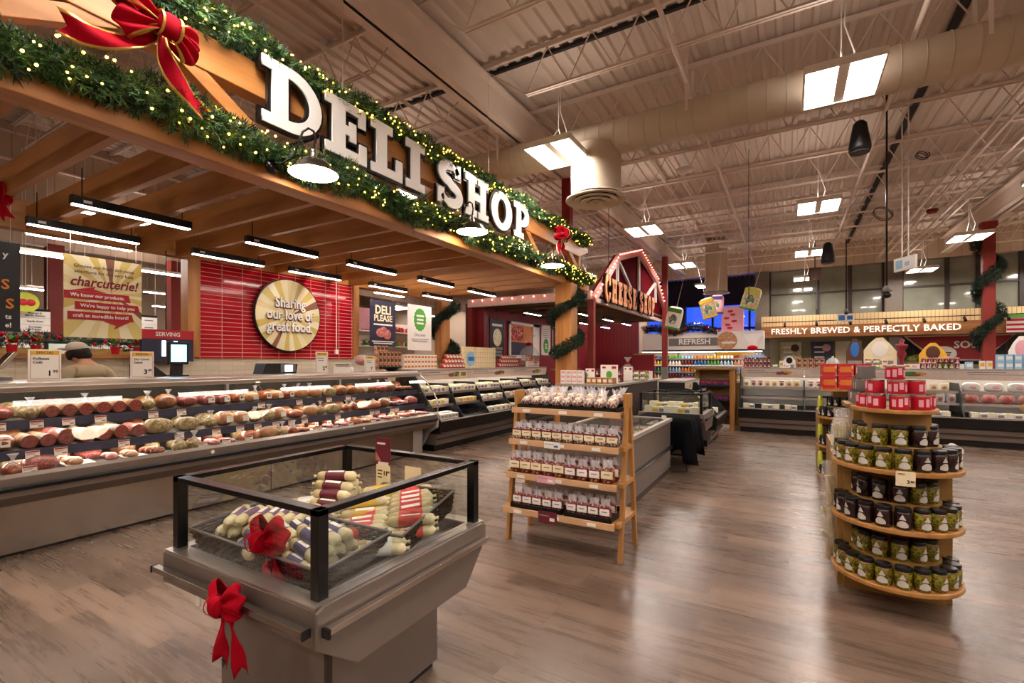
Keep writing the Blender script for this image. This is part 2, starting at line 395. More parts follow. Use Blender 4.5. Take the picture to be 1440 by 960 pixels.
class Proto:
    """first placement moves the built thing, later ones copy it and all its parts"""
    def __init__(s, o):
        s.o = o; s.used = False; PROTOS.append(s)
        def reg(x):
            KIDS[x.name] = list(x.children)
            for c in KIDS[x.name]: reg(c)
        reg(o)
    def put(s, loc, rotz=0, label=None, group=None, rot=None, scale=None, cat=None):
        r = copy_tree(s.o) if s.used else s.o
        s.used = True
        r.location = loc; r.rotation_euler = rot if rot else (0, 0, rotz)
        if scale: r.scale = scale if isinstance(scale, tuple) else (scale,)*3
        return tag(r, label, cat, group)
ORD = ['first','second','third','fourth','fifth','sixth','seventh','eighth','ninth','tenth','eleventh','twelfth','thirteenth','fourteenth','fifteenth','sixteenth','seventeenth','eighteenth','nineteenth','twentieth']
def nth(i):
    if i < 20: return ORD[i]
    t = ['twenty', 'thirty', 'forty', 'fifty', 'sixty', 'seventy'][(i+1)//10-2]; k = (i+1) % 10
    return (t[:-1]+'ieth') if k == 0 else t+'-'+ORD[k-1]

# text and letters -------------------------------------------------------------
def text(s, size, m, parent=None, name='lettering', loc=(0, 0, 0), rot=(PI/2, 0, 0), align='CENTER', ext=.001, off=0, sx=1, shear=0, spacing=1, line=1):
    cu = bpy.data.curves.new(name, 'FONT'); cu.body = s; cu.size = size; cu.align_x = align; cu.align_y = 'CENTER'
    cu.extrude = ext; cu.offset = off*size; cu.resolution_u = 2; cu.shear = shear; cu.space_character = spacing; cu.space_line = line
    t = bpy.data.objects.new(name, cu); me = bpy.data.meshes.new_from_object(t)
    bpy.data.objects.remove(t); bpy.data.curves.remove(cu)
    me.materials.clear(); me.materials.append(M[m])
    o = bpy.data.objects.new(name, me); COL.objects.link(o); o.location = loc; o.rotation_euler = rot; o.scale = (sx, 1, 1)
    if parent: o.parent = parent
    return o
def bars(parent, x, y, z, w, h, m, n=1, gap=1.7):
    """lines of print too small to read"""
    mb = MB()
    for i in range(n):
        ww = w*(1, .86, .93)[i % 3]; mb.bx(x-ww/2, x+ww/2, y, y+.001, z-i*h*gap-h/2, z-i*h*gap+h/2)
    return mb.build('print_line', m, parent)
def arc(cx, cy, rx, ry, a0, a1, n=14): return [(cx+rx*cos(rad(a0+(a1-a0)*i/n)), cy+ry*sin(rad(a0+(a1-a0)*i/n))) for i in range(n+1)]
def stroke(pts, ws):
    L, Rr = [], []
    for i, p in enumerate(pts):
        a = pts[max(i-1, 0)]; b = pts[min(i+1, len(pts)-1)]
        dx, dy = b[0]-a[0], b[1]-a[1]; l = math.hypot(dx, dy); nx, ny = -dy/l, dx/l; w = ws[i]/2 if isinstance(ws, list) else ws/2
        L.append((p[0]+nx*w, p[1]+ny*w)); Rr.append((p[0]-nx*w, p[1]-ny*w))
    return L+Rr[::-1]
SL = .17   # serif depth
GLY = {
 'I': (.5, [[(0,0),(.5,0),(.5,SL),(.37,SL),(.37,1-SL),(.5,1-SL),(.5,1),(0,1),(0,1-SL),(.13,1-SL),(.13,SL),(0,SL)]]),
 'L': (.78, [[(0,0),(.78,0),(.78,.42),(.62,.42),(.62,SL),(.38,SL),(.38,1-SL),(.52,1-SL),(.52,1),(0,1),(0,1-SL),(.13,1-SL),(.13,SL),(0,SL)]]),
 'E': (.82, [[(0,0),(.82,0),(.82,.36),(.67,.36),(.67,SL),(.38,SL),(.38,.42),(.46,.42),(.46,.33),(.6,.33),(.6,.67),(.46,.67),(.46,.58),(.38,.58),(.38,1-SL),(.65,1-SL),(.65,.66),(.8,.66),(.8,1),(0,1),(0,1-SL),(.13,1-SL),(.13,SL),(0,SL)]]),
 'H': (.98, [[(0,0),(.46,0),(.46,SL),(.37,SL),(.37,.42),(.61,.42),(.61,SL),(.52,SL),(.52,0),(.98,0),(.98,SL),(.86,SL),(.86,1-SL),(.98,1-SL),(.98,1),(.52,1),(.52,1-SL),(.61,1-SL),(.61,.6),(.37,.6),(.37,1-SL),(.46,1-SL),(.46,1),(0,1),(0,1-SL),(.12,1-SL),(.12,SL),(0,SL)]]),
 'D': (.88, [[(0,0)]+arc(.4,.5,.48,.5,-90,90)+[(0,1),(0,1-SL),(.13,1-SL),(.13,SL),(0,SL)], arc(.36,.5,.34,.33,-90,90)[::-1]]),
 'P': (.8, [[(0,0),(.5,0),(.5,SL),(.37,SL),(.37,.36)]+arc(.46,.68,.34,.32,-90,90)+[(0,1),(0,1-SL),(.13,1-SL),(.13,SL),(0,SL)], arc(.36,.68,.22,.15,-90,90)[::-1]]),
 'O': (.9, [arc(.45,.5,.45,.52,0,350,28), arc(.45,.5,.19,.33,0,350,28)[::-1]]),
}
_c = arc(.47,.5,.35,.4,50,310,26)
GLY['C'] = (.86, [stroke(_c, [.16]*3+[.24]*21+[.16]*3)+[], [(.62,.62),(.84,.62),(.84,1.0),(.74,1.0),(.66,.86)], [(.64,.12),(.8,.16),(.86,.36),(.72,.36),(.62,.26)]])
_s = arc(.4,.735,.27,.19,20,262,16)+arc(.42,.27,.29,.2,80,-160,16)
GLY['S'] = (.82, [stroke(_s, [.15]*4+[.22]*26+[.15]*4), [(.56,.7),(.74,.7),(.74,1.02),(.64,1.02),(.56,.88)], [(.02,.0),(.12,.0),(.2,.12),(.2,.34),(.02,.34)]])
def glyph(ch, h, m, parent, name, x, y, z, ext, off=0, wmul=1):
    """slab serif letter standing in the local XZ plane, facing -Y"""
    cu = bpy.data.curves.new(name, 'CURVE'); cu.dimensions = '2D'; cu.fill_mode = 'BOTH'; cu.extrude = ext
    for poly in GLY[ch][1]:
        if off:
            n = len(poly); out = []
            for i, p in enumerate(poly):
                a = poly[i-1]; b = poly[(i+1) % n]
                d1 = Vector((p[0]-a[0], p[1]-a[1])); d2 = Vector((b[0]-p[0], b[1]-p[1]))
                if d1.length < 1e-6 or d2.length < 1e-6: out.append(p); continue
                d1.normalize(); d2.normalize(); n1 = Vector((d1.y, -d1.x)); n2 = Vector((d2.y, -d2.x)); b_ = n1+n2
                if b_.length < .3: out.append(p); continue
                b_ = b_/max(.35, b_.dot(n1)) if b_.dot(n1) > 0 else b_
                area = 1
                out.append((p[0]+b_.x*off, p[1]+b_.y*off))
            sa = sum(poly[i][0]*poly[(i+1) % n][1]-poly[(i+1) % n][0]*poly[i][1] for i in range(n))
            if ch in 'SC' and sa < 0:   # filled clockwise strokes: grow outwards as well
                out = [(2*p[0]-q[0], 2*p[1]-q[1]) for p, q in zip(poly, out)]
            poly = out
        sp = cu.splines.new('POLY'); sp.points.add(len(poly)-1)
        for i, p in enumerate(poly): sp.points[i].co = (p[0]*h*wmul, p[1]*h, 0, 1)
        sp.use_cyclic_u = True
    if ch in 'SC':   # overlapping outlines: one extruded piece each, joined in one mesh
        mb = MB(); S = cu.splines
        for sp in S: mb.prism([(q.co[0], q.co[1]) for q in sp.points], 'z', -ext, ext)
        me = bpy.data.meshes.new(name); me.from_pydata(mb.v, [], mb.f)
    else:
        t = bpy.data.objects.new(name, cu); me = bpy.data.meshes.new_from_object(t); bpy.data.objects.remove(t)
    bpy.data.curves.remove(cu)
    me.materials.clear(); me.materials.append(M[m])
    o = bpy.data.objects.new(name, me); COL.objects.link(o); o.location = (x, y, z); o.rotation_euler = (PI/2, 0, 0)
    if parent: o.parent = parent
    return o

# ribbon bow, facing local -Y, centred on its knot ------------------------------
def make_bow(name, label, loc, rotz, s, loops, tails, group=None, edge='gold', cloth='velvet', w=1.0, tilt=0):
    t = thing(name, label, 'bow', loc, rotz, group)
    for ang, L, wd in loops:
        e = Vector((cos(rad(ang)), 0, sin(rad(ang)))); nrm = Vector((-e.z, 0, e.x))
        def fn(u, v, e=e, nrm=nrm, L=L, wd=wd):
            p = e*(L*s*sin(PI*u)**.8) + Vector((0, -1, 0))*(.085*s*cos(PI*u))
            hw = wd*s*(.2+.8*sin(PI*u)**1.3)
            q = (v-.5)*2
            return p + nrm*(hw*q) + Vector((0, .03*s*sin(5*q+4*u), 0)) + e*(-.09*s*q*q*sin(PI*u))
        mb = MB().grid(18, 13, fn, 0, lambda u, v: 1 if v < .08 or v > .92 else 0)
        mb.build('loop', [cloth, edge], t, smooth=True, solid=.004*s)
    for pts, wd in tails:
        P_ = [Vector(p)*s for p in pts]
        def fn(u, v, P_=P_, wd=wd):
            n = len(P_)-1; k = min(int(u*n), n-1); a = u*n-k
            p0 = P_[max(k-1, 0)]; p1 = P_[k]; p2 = P_[k+1]; p3 = P_[min(k+2, n)]
            p = .5*((2*p1)+(p2-p0)*a+(2*p0-5*p1+4*p2-p3)*a*a+(-p0+3*p1-3*p2+p3)*a**3)
            d = (P_[min(k+1, n)]-P_[k]).normalized(); nr = Vector((-d.z, 0, d.x)).normalized()
            hw = wd*s*(.35+.65*min(1, u*1.6)); q = (v-.5)*2
            if u > .999: p = p - d*(.0*s) + d*(abs(q)*wd*.9*s)
            return p + nr*(hw*q) + Vector((0, .03*s*sin(7*u+2*q), 0))
        mb = MB().grid(16, 8, fn, 0, lambda u, v: 1 if v < .12 or v > .88 else 0)
        mb.build('tail', [cloth, edge], t, smooth=True, solid=.004*s)
    mb = MB().ell((0, -.11*s, 0), (.085*s, .075*s, .1*s), 14, 10, 0, .8)
    k = mb.build('knot', [cloth], t, smooth=True)
    for x in (-.07, .07):
        MB().lathe([(.098*s, -.011*s), (.104*s, 0), (.098*s, .011*s)], 18, mt=Matrix.Translation((x*s, -.1*s, 0)) @ Matrix.Rotation(PI/2, 4, 'Y'), cap=False).build('knot_band', [edge], k, smooth=True)
    return t

# evergreen garland along a polyline -------------------------------------------
def garland(name, label, pts, rad_, n, bulbs=0, dark=False, seed=1, group=None, blade=.07, bl_face=None, bulb='fairy', bulb_r=.0075):
    rr = random.Random(seed)
    P_ = [Vector(p) for p in pts]; seg = [(P_[i+1]-P_[i]).length for i in range(len(P_)-1)]; tot = sum(seg)
    org = P_[0].copy()
    def at(s):
        i = 0
        while i < len(seg)-1 and s > seg[i]: s -= seg[i]; i += 1
        return P_[i].lerp(P_[i+1], min(1, s/seg[i])), (P_[i+1]-P_[i]).normalized()
    t = thing(name, label, 'garland', org, 0, group)
    mb = MB()
    mb.tube([p-org for p in P_], rad_*.28, 6)
    for k in range(int(n*1.5)):
        s = rr.uniform(0, tot); c, d = at(s)
        u = d.orthogonal().normalized(); w = d.cross(u); a = rr.uniform(0, 2*PI)
        rv = u*cos(a)+w*sin(a)
        bump = 1+.3*sin(s*5.3+seed)+.15*sin(s*13)
        r0 = rad_*rr.uniform(.15, .75)*bump
        b = c+rv*r0 - org
        dr = (rv*rr.uniform(.5, 1)+d*rr.uniform(-1, 1)+Vector((rr.uniform(-.4, .4), rr.uniform(-.4, .4), rr.uniform(-.5, .3)))).normalized()
        L = blade*rr.uniform(.6, 1.25); wv = dr.cross(Vector((rr.uniform(-1, 1), rr.uniform(-1, 1), rr.uniform(-1, 1)))).normalized()*blade*.06
        # a sprig: two crossing needles pairs
        mid = b+dr*L*.5; tip = b+dr*L
        mb.add([b, mid+wv, tip, mid-wv], [(0, 1, 2, 3)], 0 if rr.random() < .7 else 1)
        for sg in (-1, 1):
            b2 = b+dr*L*.3; d2 = (dr+wv.normalized()*sg*.8).normalized(); t2 = b2+d2*L*.6; w2 = dr.cross(d2).cross(d2).normalized()*blade*.045
            m2 = b2.lerp(t2, .5); mb.add([b2, m2+w2, t2, m2-w2], [(0, 1, 2, 3)], 1 if rr.random() < .4 else 0)
    mb.build('foliage', ['foliage_dark' if dark else 'foliage', 'foliage_dark'], t)
    if bulbs:
        bm_ = MB().ell((0, 0, 0), (bulb_r,)*3, 6, 4)
        first = None
        for k in range(bulbs):
            c, d = at(tot*(k+rr.uniform(.1, .9))/bulbs)
            u = Vector((1, 0, 0)) if bl_face is None else Vector(bl_face)
            side = d.cross(u).normalized(); a = rr.uniform(-1.15, 1.15)
            p = c+(u*cos(a)+side*sin(a))*rad_*rr.uniform(.8, 1.05)-org
            if first is None:
                first = bm_.build('light_bulb', [bulb], t, loc=p)
            else:
                o = first.copy(); COL.objects.link(o); o.parent = t; o.location = p
        if bulb == 'fairy':      # the smaller lights between them
            mb = MB(); last = None
            for k in range(int(bulbs*1.6)):
                c, d = at(rr.uniform(0, tot)); u = Vector(bl_face or (1, 0, 0)); side = d.cross(u).normalized(); a = rr.uniform(-1.2, 1.2)
                p = c+(u*cos(a)+side*sin(a))*rad_*rr.uniform(.8, 1.02)-org; mb.ell(tuple(p), (bulb_r*.8,)*3, 5, 3)
            o = mb.build('small_bulbs', 'fairy', t); o['kind'] = 'stuff'
    return t
# ------------------------------------------------------------------ camera
F_, YAW, CH = 670.0, rad(30.2), 1.5
cd = bpy.data.cameras.new('camera'); cam = bpy.data.objects.new('camera', cd); COL.objects.link(cam); sc.camera = cam
cd.sensor_width = 36; cd.lens = 36*F_/1440; cd.shift_y = 28/1440; cd.clip_start = .05; cd.clip_end = 200
cam.location = (0, 0, CH); cam.rotation_euler = (PI/2, 0, YAW)
_r = (cos(YAW), sin(YAW)); _f = (-sin(YAW), cos(YAW))
def ray(px, py):
    a = (px-720)/F_; return (_f[0]+a*_r[0], _f[1]+a*_r[1], (508-py)/F_)
def aX(px, py, x): v = ray(px, py); t = x/v[0]; return Vector((x, t*v[1], CH+t*v[2]))
def aY(px, py, y): v = ray(px, py); t = y/v[1]; return Vector((t*v[0], y, CH+t*v[2]))
def aZ(px, py, z): v = ray(px, py); t = (z-CH)/v[2]; return Vector((t*v[0], t*v[1], z))

# ------------------------------------------------------------------ shell
XL, XR, YN, YF, ZC = -24, 13, -6, 22, 6.0
struct(MB().bx(XL, XR, YN, 28, -.1, 0).build('floor', 'plank_floor'))
mb = MB(); x = XL; prof = []
while x < XR:
    prof += [(x, ZC), (x+.1, ZC), (x+.125, ZC-.045), (x+.185, ZC-.045)]; x += .21
prof.append((x, ZC)); n = len(prof)
mb.add([(p[0], YN, p[1]) for p in prof]+[(p[0], 28, p[1]) for p in prof], [(i, i+1, i+1+n, i+n) for i in range(n-1)])
mb.bx(XL, XR, YN, 28, ZC+.05, ZC+.1)
struct(mb.build('ceiling', 'ceil_paint'))
mat('wall_paint', 'b9a48f', .7); stripes('rib_panel', 'b89f88', '9a8471', 'X', .3, .94); stripes('rib_panel_y', 'b89f88', '9a8471', 'Y', .3, .94)
struct(MB().bx(XL-.2, XL, YN, 28, 0, ZC).build('wall_left', 'wall_paint'))
struct(MB().bx(XR, XR+.2, YN, 28, 0, ZC).build('wall_right', 'wall_paint'))
struct(MB().bx(XL, XR, YN-.2, YN, 0, ZC).build('wall_near', 'wall_paint'))
# far wall of the shop, ribbed bulkhead above it, hall beyond
struct(MB().bx(XL, XR, 21.8, 22.1, 5.12, ZC).build('wall_far', 'rib_panel'))
struct(MB().bx(XL, -5.6, 21.9, 22.1, 0, 5.12).build('wall_far_side', 'wall_paint'))
mat('hall_dark', '5e574f', .8); emitter('uplight', 'fff0e4', 2.0)
struct(MB().bx(XL, XR, 27.8, 28, 4.5, ZC).bx(XL, XR, 27.8, 28, 0, 1.2).build('wall_hall', 'hall_dark'))
# a dusk-blue shopfront window behind the hall
g = struct(MB().bx(-9, 2, 27.86, 27.88, 1.2, 4.5).build('window_1', 'pane'))
mb = MB()
for x in (-9, -7.2, -5.4, -3.6, -1.8, 0, 2): mb.bx(x-.05, x+.05, 27.8, 27.95, 1.2, 4.5)
mb.bx(-9, 2, 27.8, 27.95, 3.2, 3.32)
mb.build('window_frame', 'window_frame', g)
sc.world = bpy.data.worlds.new('world'); sc.world.use_nodes = True
bg = sc.world.node_tree.nodes['Background']; bg.inputs[0].default_value = lin('2546c8'); bg.inputs[1].default_value = .9
struct(MB().bx(-5.3, -4.9, 27.2, 27.6, 0, 4.5).build('pillar_hall', 'pillar_grey'))
struct(MB().bx(2, XR, 27.8, 28, 1.2, 4.5).build('wall_hall_right', 'hall_dark'))
struct(MB().bx(XL, -9, 27.8, 28, 1.2, 4.5).build('wall_hall_left', 'hall_dark'))

# mezzanine windows over the coffee counter
mat('room_dim', '8b8a78', .8)
struct(MB().bx(-.95, XR, 24.6, 24.7, 3.2, 5.3).build('wall_mezzanine', 'room_dim'))
struct(MB().bx(-1.2, -.7, 21.7, 22.2, 0, 5.12).build('pillar_corner', 'pillar_grey'))
struct(MB().bx(3.0, 3.5, 21.75, 22.2, 3.25, 5.12).build('pillar_mezzanine', 'pillar_grey'))
wn = 2
for a, b in ((-.7, .95), (.95, 1.98), (1.98, 3.0), (3.5, 4.75), (4.75, 5.55), (5.55, 6.6), (6.6, 9.5), (9.5, 12.9)):
    w = struct(MB().bx(a+.03, b-.03, 22.0, 22.02, 3.28, 5.1).build('window_%d' % wn, 'far_blind')); wn += 1
    mb = MB().bx(a, a+.06, 21.93, 22.08, 3.25, 5.12).bx(b-.06, b, 21.93, 22.08, 3.25, 5.12).bx(a, b, 21.93, 22.08, 3.25, 3.31).bx(a, b, 21.94, 22.07, 4.14, 4.2)
    mb.build('window_frame', 'window_frame', w)
# coffee counter: slatted fascia, timber band and the recess below
struct(MB().bx(-.95, XR, 21.2, 21.9, 2.86, 3.25).build('trim_1', 'slat_cream'))
band = thing('fascia_sign', 'long orange timber fascia reading freshly brewed and perfectly baked', 'sign', (-.95, 21.15, 2.42))
MB().bx(0, XR+.95, -.06, .7, 0, .42).build('fascia_board', 'timber_x_shaded', band)
text('FRESHLY BREWED & PERFECTLY BAKED', .3, 'letter_glow', band, loc=(3.1, -.08, .22), off=.016, sx=1.0, ext=.01, spacing=1.05)
mat('counter_wall', '8d8462', .7)
struct(MB().bx(-.95, XR, 22.9, 23.0, 0, 3.2).build('wall_counter', 'counter_wall'))
struct(MB().bx(3.05, 3.4, 21.3, 21.8, 0, 2.45).build('pillar_counter', 'pillar_grey'))
tr = thing('track_light', 'black track of small spotlights along the slatted fascia', 'track light', (-.9, 20.9, 2.98))
MB().bx(0, 11.5, -.02, .02, 0, .03).build('track', 'black', tr)
hd = MB().tube([(0, 0, 0), (0, -.02, -.06)], .012, 6).tube([(0, .03, -.05), (0, -.1, -.15)], .045, 10)
f0 = None
for k in range(11):
    p = (.75+k*1.02, 0, 0)
    if f0 is None: f0 = hd.build('spotlight', 'black', tr, loc=p)
    else: o = f0.copy(); COL.objects.link(o); o.parent = tr; o.location = p
    
# ------------------------------------------------------------------ steel roof structure
for i, gx in enumerate((-12.6, -4.0, 4.65)):
    z0, z1 = 5.24, 5.78
    mb = MB().bx(gx-.13, gx+.13, YN, 21.8, z0, z0+.03).bx(gx-.13, gx+.13, YN, 21.8, z1-.03, z1).bx(gx-.02, gx+.02, YN, 21.8, z0, z1)
    o = mb.build('steel_girder', 'joist_paint')
    tag(o, ['painted steel roof girder over the produce area', 'painted steel roof girder running over the deli shop sign', 'painted steel roof girder over the red garlanded column'][i], 'girder', 'roof girders', 'structure')
def joist_mesh(L):
    zt, zb = 5.93, 5.3
    mb = MB().bx(0, L, -.045, -.008, zt-.03, zt).bx(0, L, .008, .045, zt-.03, zt).bx(0, L, -.045, -.04, zt-.06, zt)
    a, b = .75, L-.75
    mb.bx(a, b, -.04, -.008, zb, zb+.028).bx(a, b, .008, .04, zb, zb+.028)
    n = int((b-a)/.62); st = (b-a)/n; x = a
    mb.tube([(0, 0, zt-.03), (a, 0, zb+.02)], .011, 4)
    for k in range(n):
        mb.tube([(x, 0, zb+.02), (x+st/2, 0, zt-.03)], .010, 4, cap=False).tube([(x+st/2, 0, zt-.03), (x+st, 0, zb+.02)], .010, 4, cap=False); x += st
    mb.tube([(b, 0, zb+.02), (L, 0, zt-.03)], .011, 4)
    return mb
jm = {}
jy = [4.5+1.5*k for k in range(-5, 12)]
for bi, (x0, x1) in enumerate(((-24, -12.6), (-12.6, -4.0), (-4.0, 4.65), (4.65, 13))):
    if bi == 0: continue
    base = None
    for k, y in enumerate(jy):
        if base is None: o = base = joist_mesh(x1-x0).build('roof_joist', 'joist_paint')
        else: o = base.copy(); COL.objects.link(o)
        o.location = (x0, y, 0)
        tag(o, 'open web steel joist in the %s bay, %s from the near end' % (['far', 'deli', 'middle', 'right hand'][bi], nth(k)), 'joist', 'roof joists', 'structure')
# dark seams of the roof deck and conduits
for i, (a, b) in enumerate((((1.86, -2, 5.9), (1.86, 21.5, 5.9)), ((-12, 6.2, 5.94), (-.2, 6.2, 5.94)))):
    d = .045
    mb = MB().bx(a[0]-d, b[0]+d, a[1]-d*.6, b[1]+d*.6, a[2]-.03, a[2]+.03)
    tag(mb.build('deck_seam', 'dark_gap'), ['wide dark seam in the roof deck running to the far windows', 'narrow dark seam in the roof deck over the sign'][i], 'roof seam', kind='structure')
for i, (x, z, y0) in enumerate(((2.75, 5.24, 3), (2.95, 5.24, 3), (3.35, 5.22, 3), (3.55, 5.22, 3), (1.25, 5.27, 1), (-1.2, 5.27, 1), (-4.75, 5.2, 0), (-2.6, 5.85, 8))):
    o = MB().tube([(x, y0, z), (x, 21.7, z)], .028, 6).build('ceiling_pipe', 'joist_paint', smooth=True)
    tag(o, 'thin painted pipe under the roof joists, %s of the parallel runs from the right' % nth(i), 'pipe', 'ceiling pipes', 'structure')

# big spiral duct crossing the shop
dk = thing('air_duct', 'long round spiral air duct crossing under the roof', 'duct', (0, 6.98, 4.87))
mb = MB().tube([(-9, 0, 0), (XR, 0, 0)], .25, 28); mb.build('duct_body', 'duct_paint', dk, smooth=True, auto=40)
rg = MB().lathe([(.252, -.008), (.2585, 0), (.252, .008)], 28, cap=False)
f0 = None
for k in range(95):
    x = -8.6+k*.22
    if f0 is None: f0 = rg.build('seam_ring', 'duct_paint', dk, loc=(x, 0, 0), smooth=True, rot=(0, PI/2, 0))
    else: o = f0.copy(); COL.objects.link(o); o.parent = dk; o.location = (x, 0, 0)
for x in (-7, -4.2, -1.2, 1.8, 4.9, 8):
    for y in (-.2475, .2475): MB().bx(x-.02, x+.02, y-.0075, y+.0075, 0, .8).build('hanger_strap', 'joist_paint', dk)
def diffuser(x, y, z, top, label):
    t = thing('ceiling_diffuser', label, 'air diffuser', (x, y, z), 0, 'round air diffusers')
    MB().lathe([(.38, top-z), (.38, .1), (.4, .06)], 28).build('neck', 'duct_paint', t, smooth=True, auto=40)
    for r0, r1, zz in ((.46, .36, -.0), (.34, .25, -.015), (.23, .14, -.03), (.12, .04, -.04)):
        MB().lathe([(r1*.86, .05+zz), (r1, zz+.01), (r0, zz), (r0, zz+.018), (r1+.01, zz+.03), (r1*.86, .07+zz)], 32, cap=False).build('ring', 'duct_paint', t, smooth=True, auto=50)
    MB().lathe([(.4, .05), (0.01, .05)], 24).build('throat', 'dark_gap', t)
diffuser(-2.57, 6.98, 3.97, 4.75, 'round white ceiling diffuser with concentric rings beside the deli sign')
diffuser(-2.33, 19.0, 4.0, 5.9, 'round ceiling diffuser near the far dusk windows')

# high-bay fixtures
def highbay():
    t = thing('high_bay_light', 'x', 'ceiling light')
    MB().bx(-.36, .36, -.43, .43, 0, .05).build('housing', 'white', t, bevel=.01)
    for sx in (-1, 1): MB().bx(sx*.055, sx*.33, -.4, .4, -.012, -.002).build('light_panel', 'panel_light', t)
    MB().bx(-.05, .05, -.42, .42, -.02, 0).build('spine', 'white', t)
    MB().bx(-.36, .36, -.43, -.41, -.035, 0).bx(-.36, .36, .41, .43, -.035, 0).bx(-.36, -.34, -.41, .41, -.035, 0).bx(.34, .36, -.41, .41, -.035, 0).build('spill_baffle', 'white', t)  # rim added round the panels to cut their grazing light
    MB().bx(-.3, .3, -.38, .38, .052, .056).build('uplight_panel', 'uplight', t)  # glowing sheet added on the fixture top to brighten the roof deck
    MB().tube([(0, -.3, .05), (0, 0, .35), (0, .3, .05)], .006, 5).tube([(0, 0, .35), (0, 0, .95)], .006, 5).build('hanging_wire', 'white', t)
    MB().tube([(.05, 0, .05), (.12, .02, .3), (.03, 0, .6), (.04, 0, .95)], .008, 5).build('power_cord', 'white', t, smooth=True)
    return t
HB = Proto(highbay())
xs = [-19.6, -16.2, -12.9, -9.6, -6.25, -2.91, .49, 3.8, 7.1, 10.4]; ys = [-3.0, 1.6, 6.3, 11.1, 15.7, 20.5]
for i, x in enumerate(xs):
    for j, y in enumerate(ys):
        if x == -2.91 and y == 6.3: loc = (-2.92, 6.37, 4.55)
        else: loc = (x, y, 4.55)
        if (x < -8 and (j % 2 == 0)) or (x < -6 and j == 1): continue
        HB.put(loc, 0, 'high bay light in the %s row from the left, %s from the near end' % (nth(i), nth(j)), 'high bay ceiling lights')

for i, (px, py) in enumerate(((105, 297), (181, 311))):
    HB.put(aZ(px, py, 4.6), 0, 'high bay light glimpsed between the canopy rafters, %s from the left' % nth(i), 'high bay ceiling lights')
# speakers, detectors, bell, signs and cables under the roof
def speaker(x, y, z, s, label, top):
    t = thing('hanging_speaker', label, 'speaker', (x, y, z), 0, 'hanging speakers')
    MB().lathe([(.0, 0), (.075*s, 0), (.095*s, .02*s), (.1*s, .06*s), (.06*s, .3*s), (.03*s, .33*s), (0, .335*s)], 20).build('cabinet', 'black_plastic', t, smooth=True, auto=50)
    MB().lathe([(0.0, -.004), (.085*s, -.004), (.09*s, .01*s)], 20).build('grille', 'dark_grey', t)
    MB().tube([(0, 0, .33*s), (0, 0, top-z)], .005, 5).build('cable', 'joist_paint', t)
speaker(.79, 7.0+.6, 4.2, 1.25, 'dark bullet shaped speaker hanging below the round duct', 5.3)
p = aY(1164, 370, 14.5); speaker(p.x, p.y, p.z, 1.6, 'small black hanging speaker beside a far high bay light', 5.3)
for px, py, y, lab in ((963, 240, 9.5, 'small white round detector hanging near the second joist row'), (1020, 346, 14, 'small white round detector hanging farther down the roof')):
    p = aY(px, py, y)
    t = thing('ceiling_sensor', lab, 'sensor', p, 0, 'round ceiling sensors')
    MB().lathe([(0, -.05), (.07, -.04), (.17, 0), (.16, .03), (0, .04)], 20).build('dome', 'white', t, smooth=True); MB().tube([(0, 0, .03), (0, 0, 5.3-p.z)], .004, 4).build('wire', 'white', t)
p = aY(1311, 297, 14)
t = thing('alarm_bell', 'dark red round fire bell under the roof joists', 'alarm bell', p)
MB().lathe([(0, -.05), (.08, -.045), (.11, 0), (.11, .04), (0, .06)], 20).build('gong', 'dark_red', t, smooth=True); MB().tube([(0, 0, .05), (0, 0, 5.35-p.z)], .008, 5).build('bracket', 'joist_paint', t)
p = aY(1273, 380, 9.0)
t = thing('exit_sign', 'hanging white exit sign with pictogram on two white tubes', 'exit sign', (p.x, p.y, p.z), rad(-62))
MB().bx(-.2, .2, -.02, .02, 0, .2).build('sign_box', 'white_gloss', t, bevel=.006)
MB().bx(-.15, -.03, -.026, -.021, .04, .16).bx(.02, .1, -.026, -.021, .06, .12).bx(-.15, -.03, .021, .026, .04, .16).bx(.03, .12, .021, .026, .05, .13).build('pictogram', 'sky_blue', t)
for x in (-.06, .06): MB().tube([(x, 0, .2), (x, 0, 5.3-p.z)], .009, 6).build('tube', 'white', t)
def pole(px, y, py_b, label, r=.014, ball=True, top=5.5, mt='black'):
    p = aY(px, py_b, y)
    t = thing('drop_pole', label, 'pole', p)
    MB().tube([(0, 0, 0), (0, 0, top-p.z)], r, 7).build('rod', mt, t, smooth=True)
    if ball:
        MB().ell((0, 0, -.05), (.06, .06, .05), 12, 8).build('camera_dome', 'black', t, smooth=True)
        MB().lathe([(.07, 0), (.05, .06), (.02, .09)], 12).build('mount', 'mid_grey', t, smooth=True)
pole(1247, 9.0, 410, 'black ceiling pole ending in a dark camera dome')
pole(856, 7.6, 425, 'thin dark cable hanging down in front of the cheese shop sign', .005, False)
pole(1053, 10.0, 420, 'thin dark cable beside the hanging chip bag', .006, False)
pole(1190, 19, 438, 'slim black pole ending over the coffee fascia', .02)
p = aY(1189, 452, 20.0)
t = thing('aisle_exit_sign', 'tiny blue glowing pictogram sign hanging over the coffee fascia', 'sign', (p.x, p.y, p.z))
MB().bx(-.24, .24, -.03, .03, 0, .26).build('sign_box', 'white_gloss', t); MB().bx(-.2, -.02, -.034, -.03, .04, .22).bx(.04, .2, -.034, -.03, .06, .2).build('pictogram', 'blue', t)
p = aY(1146, 386, 18.0)
t = thing('projector_box', 'small brown box fixed under the far bulkhead', 'ceiling box', p)
MB().bx(-.16, .16, -.15, .15, -.16, .2).build('box', 'brown', t, bevel=.01); MB().tube([(-.05, 0, -.1), (-.05, 0, -1.1)], .01, 5).tube([(.05, 0, -.1), (.05, 0, -1.1)], .01, 5).tube([(0, 0, .2), (0, 0, 1.1)], .02, 5).build('rods', 'mid_grey', t)
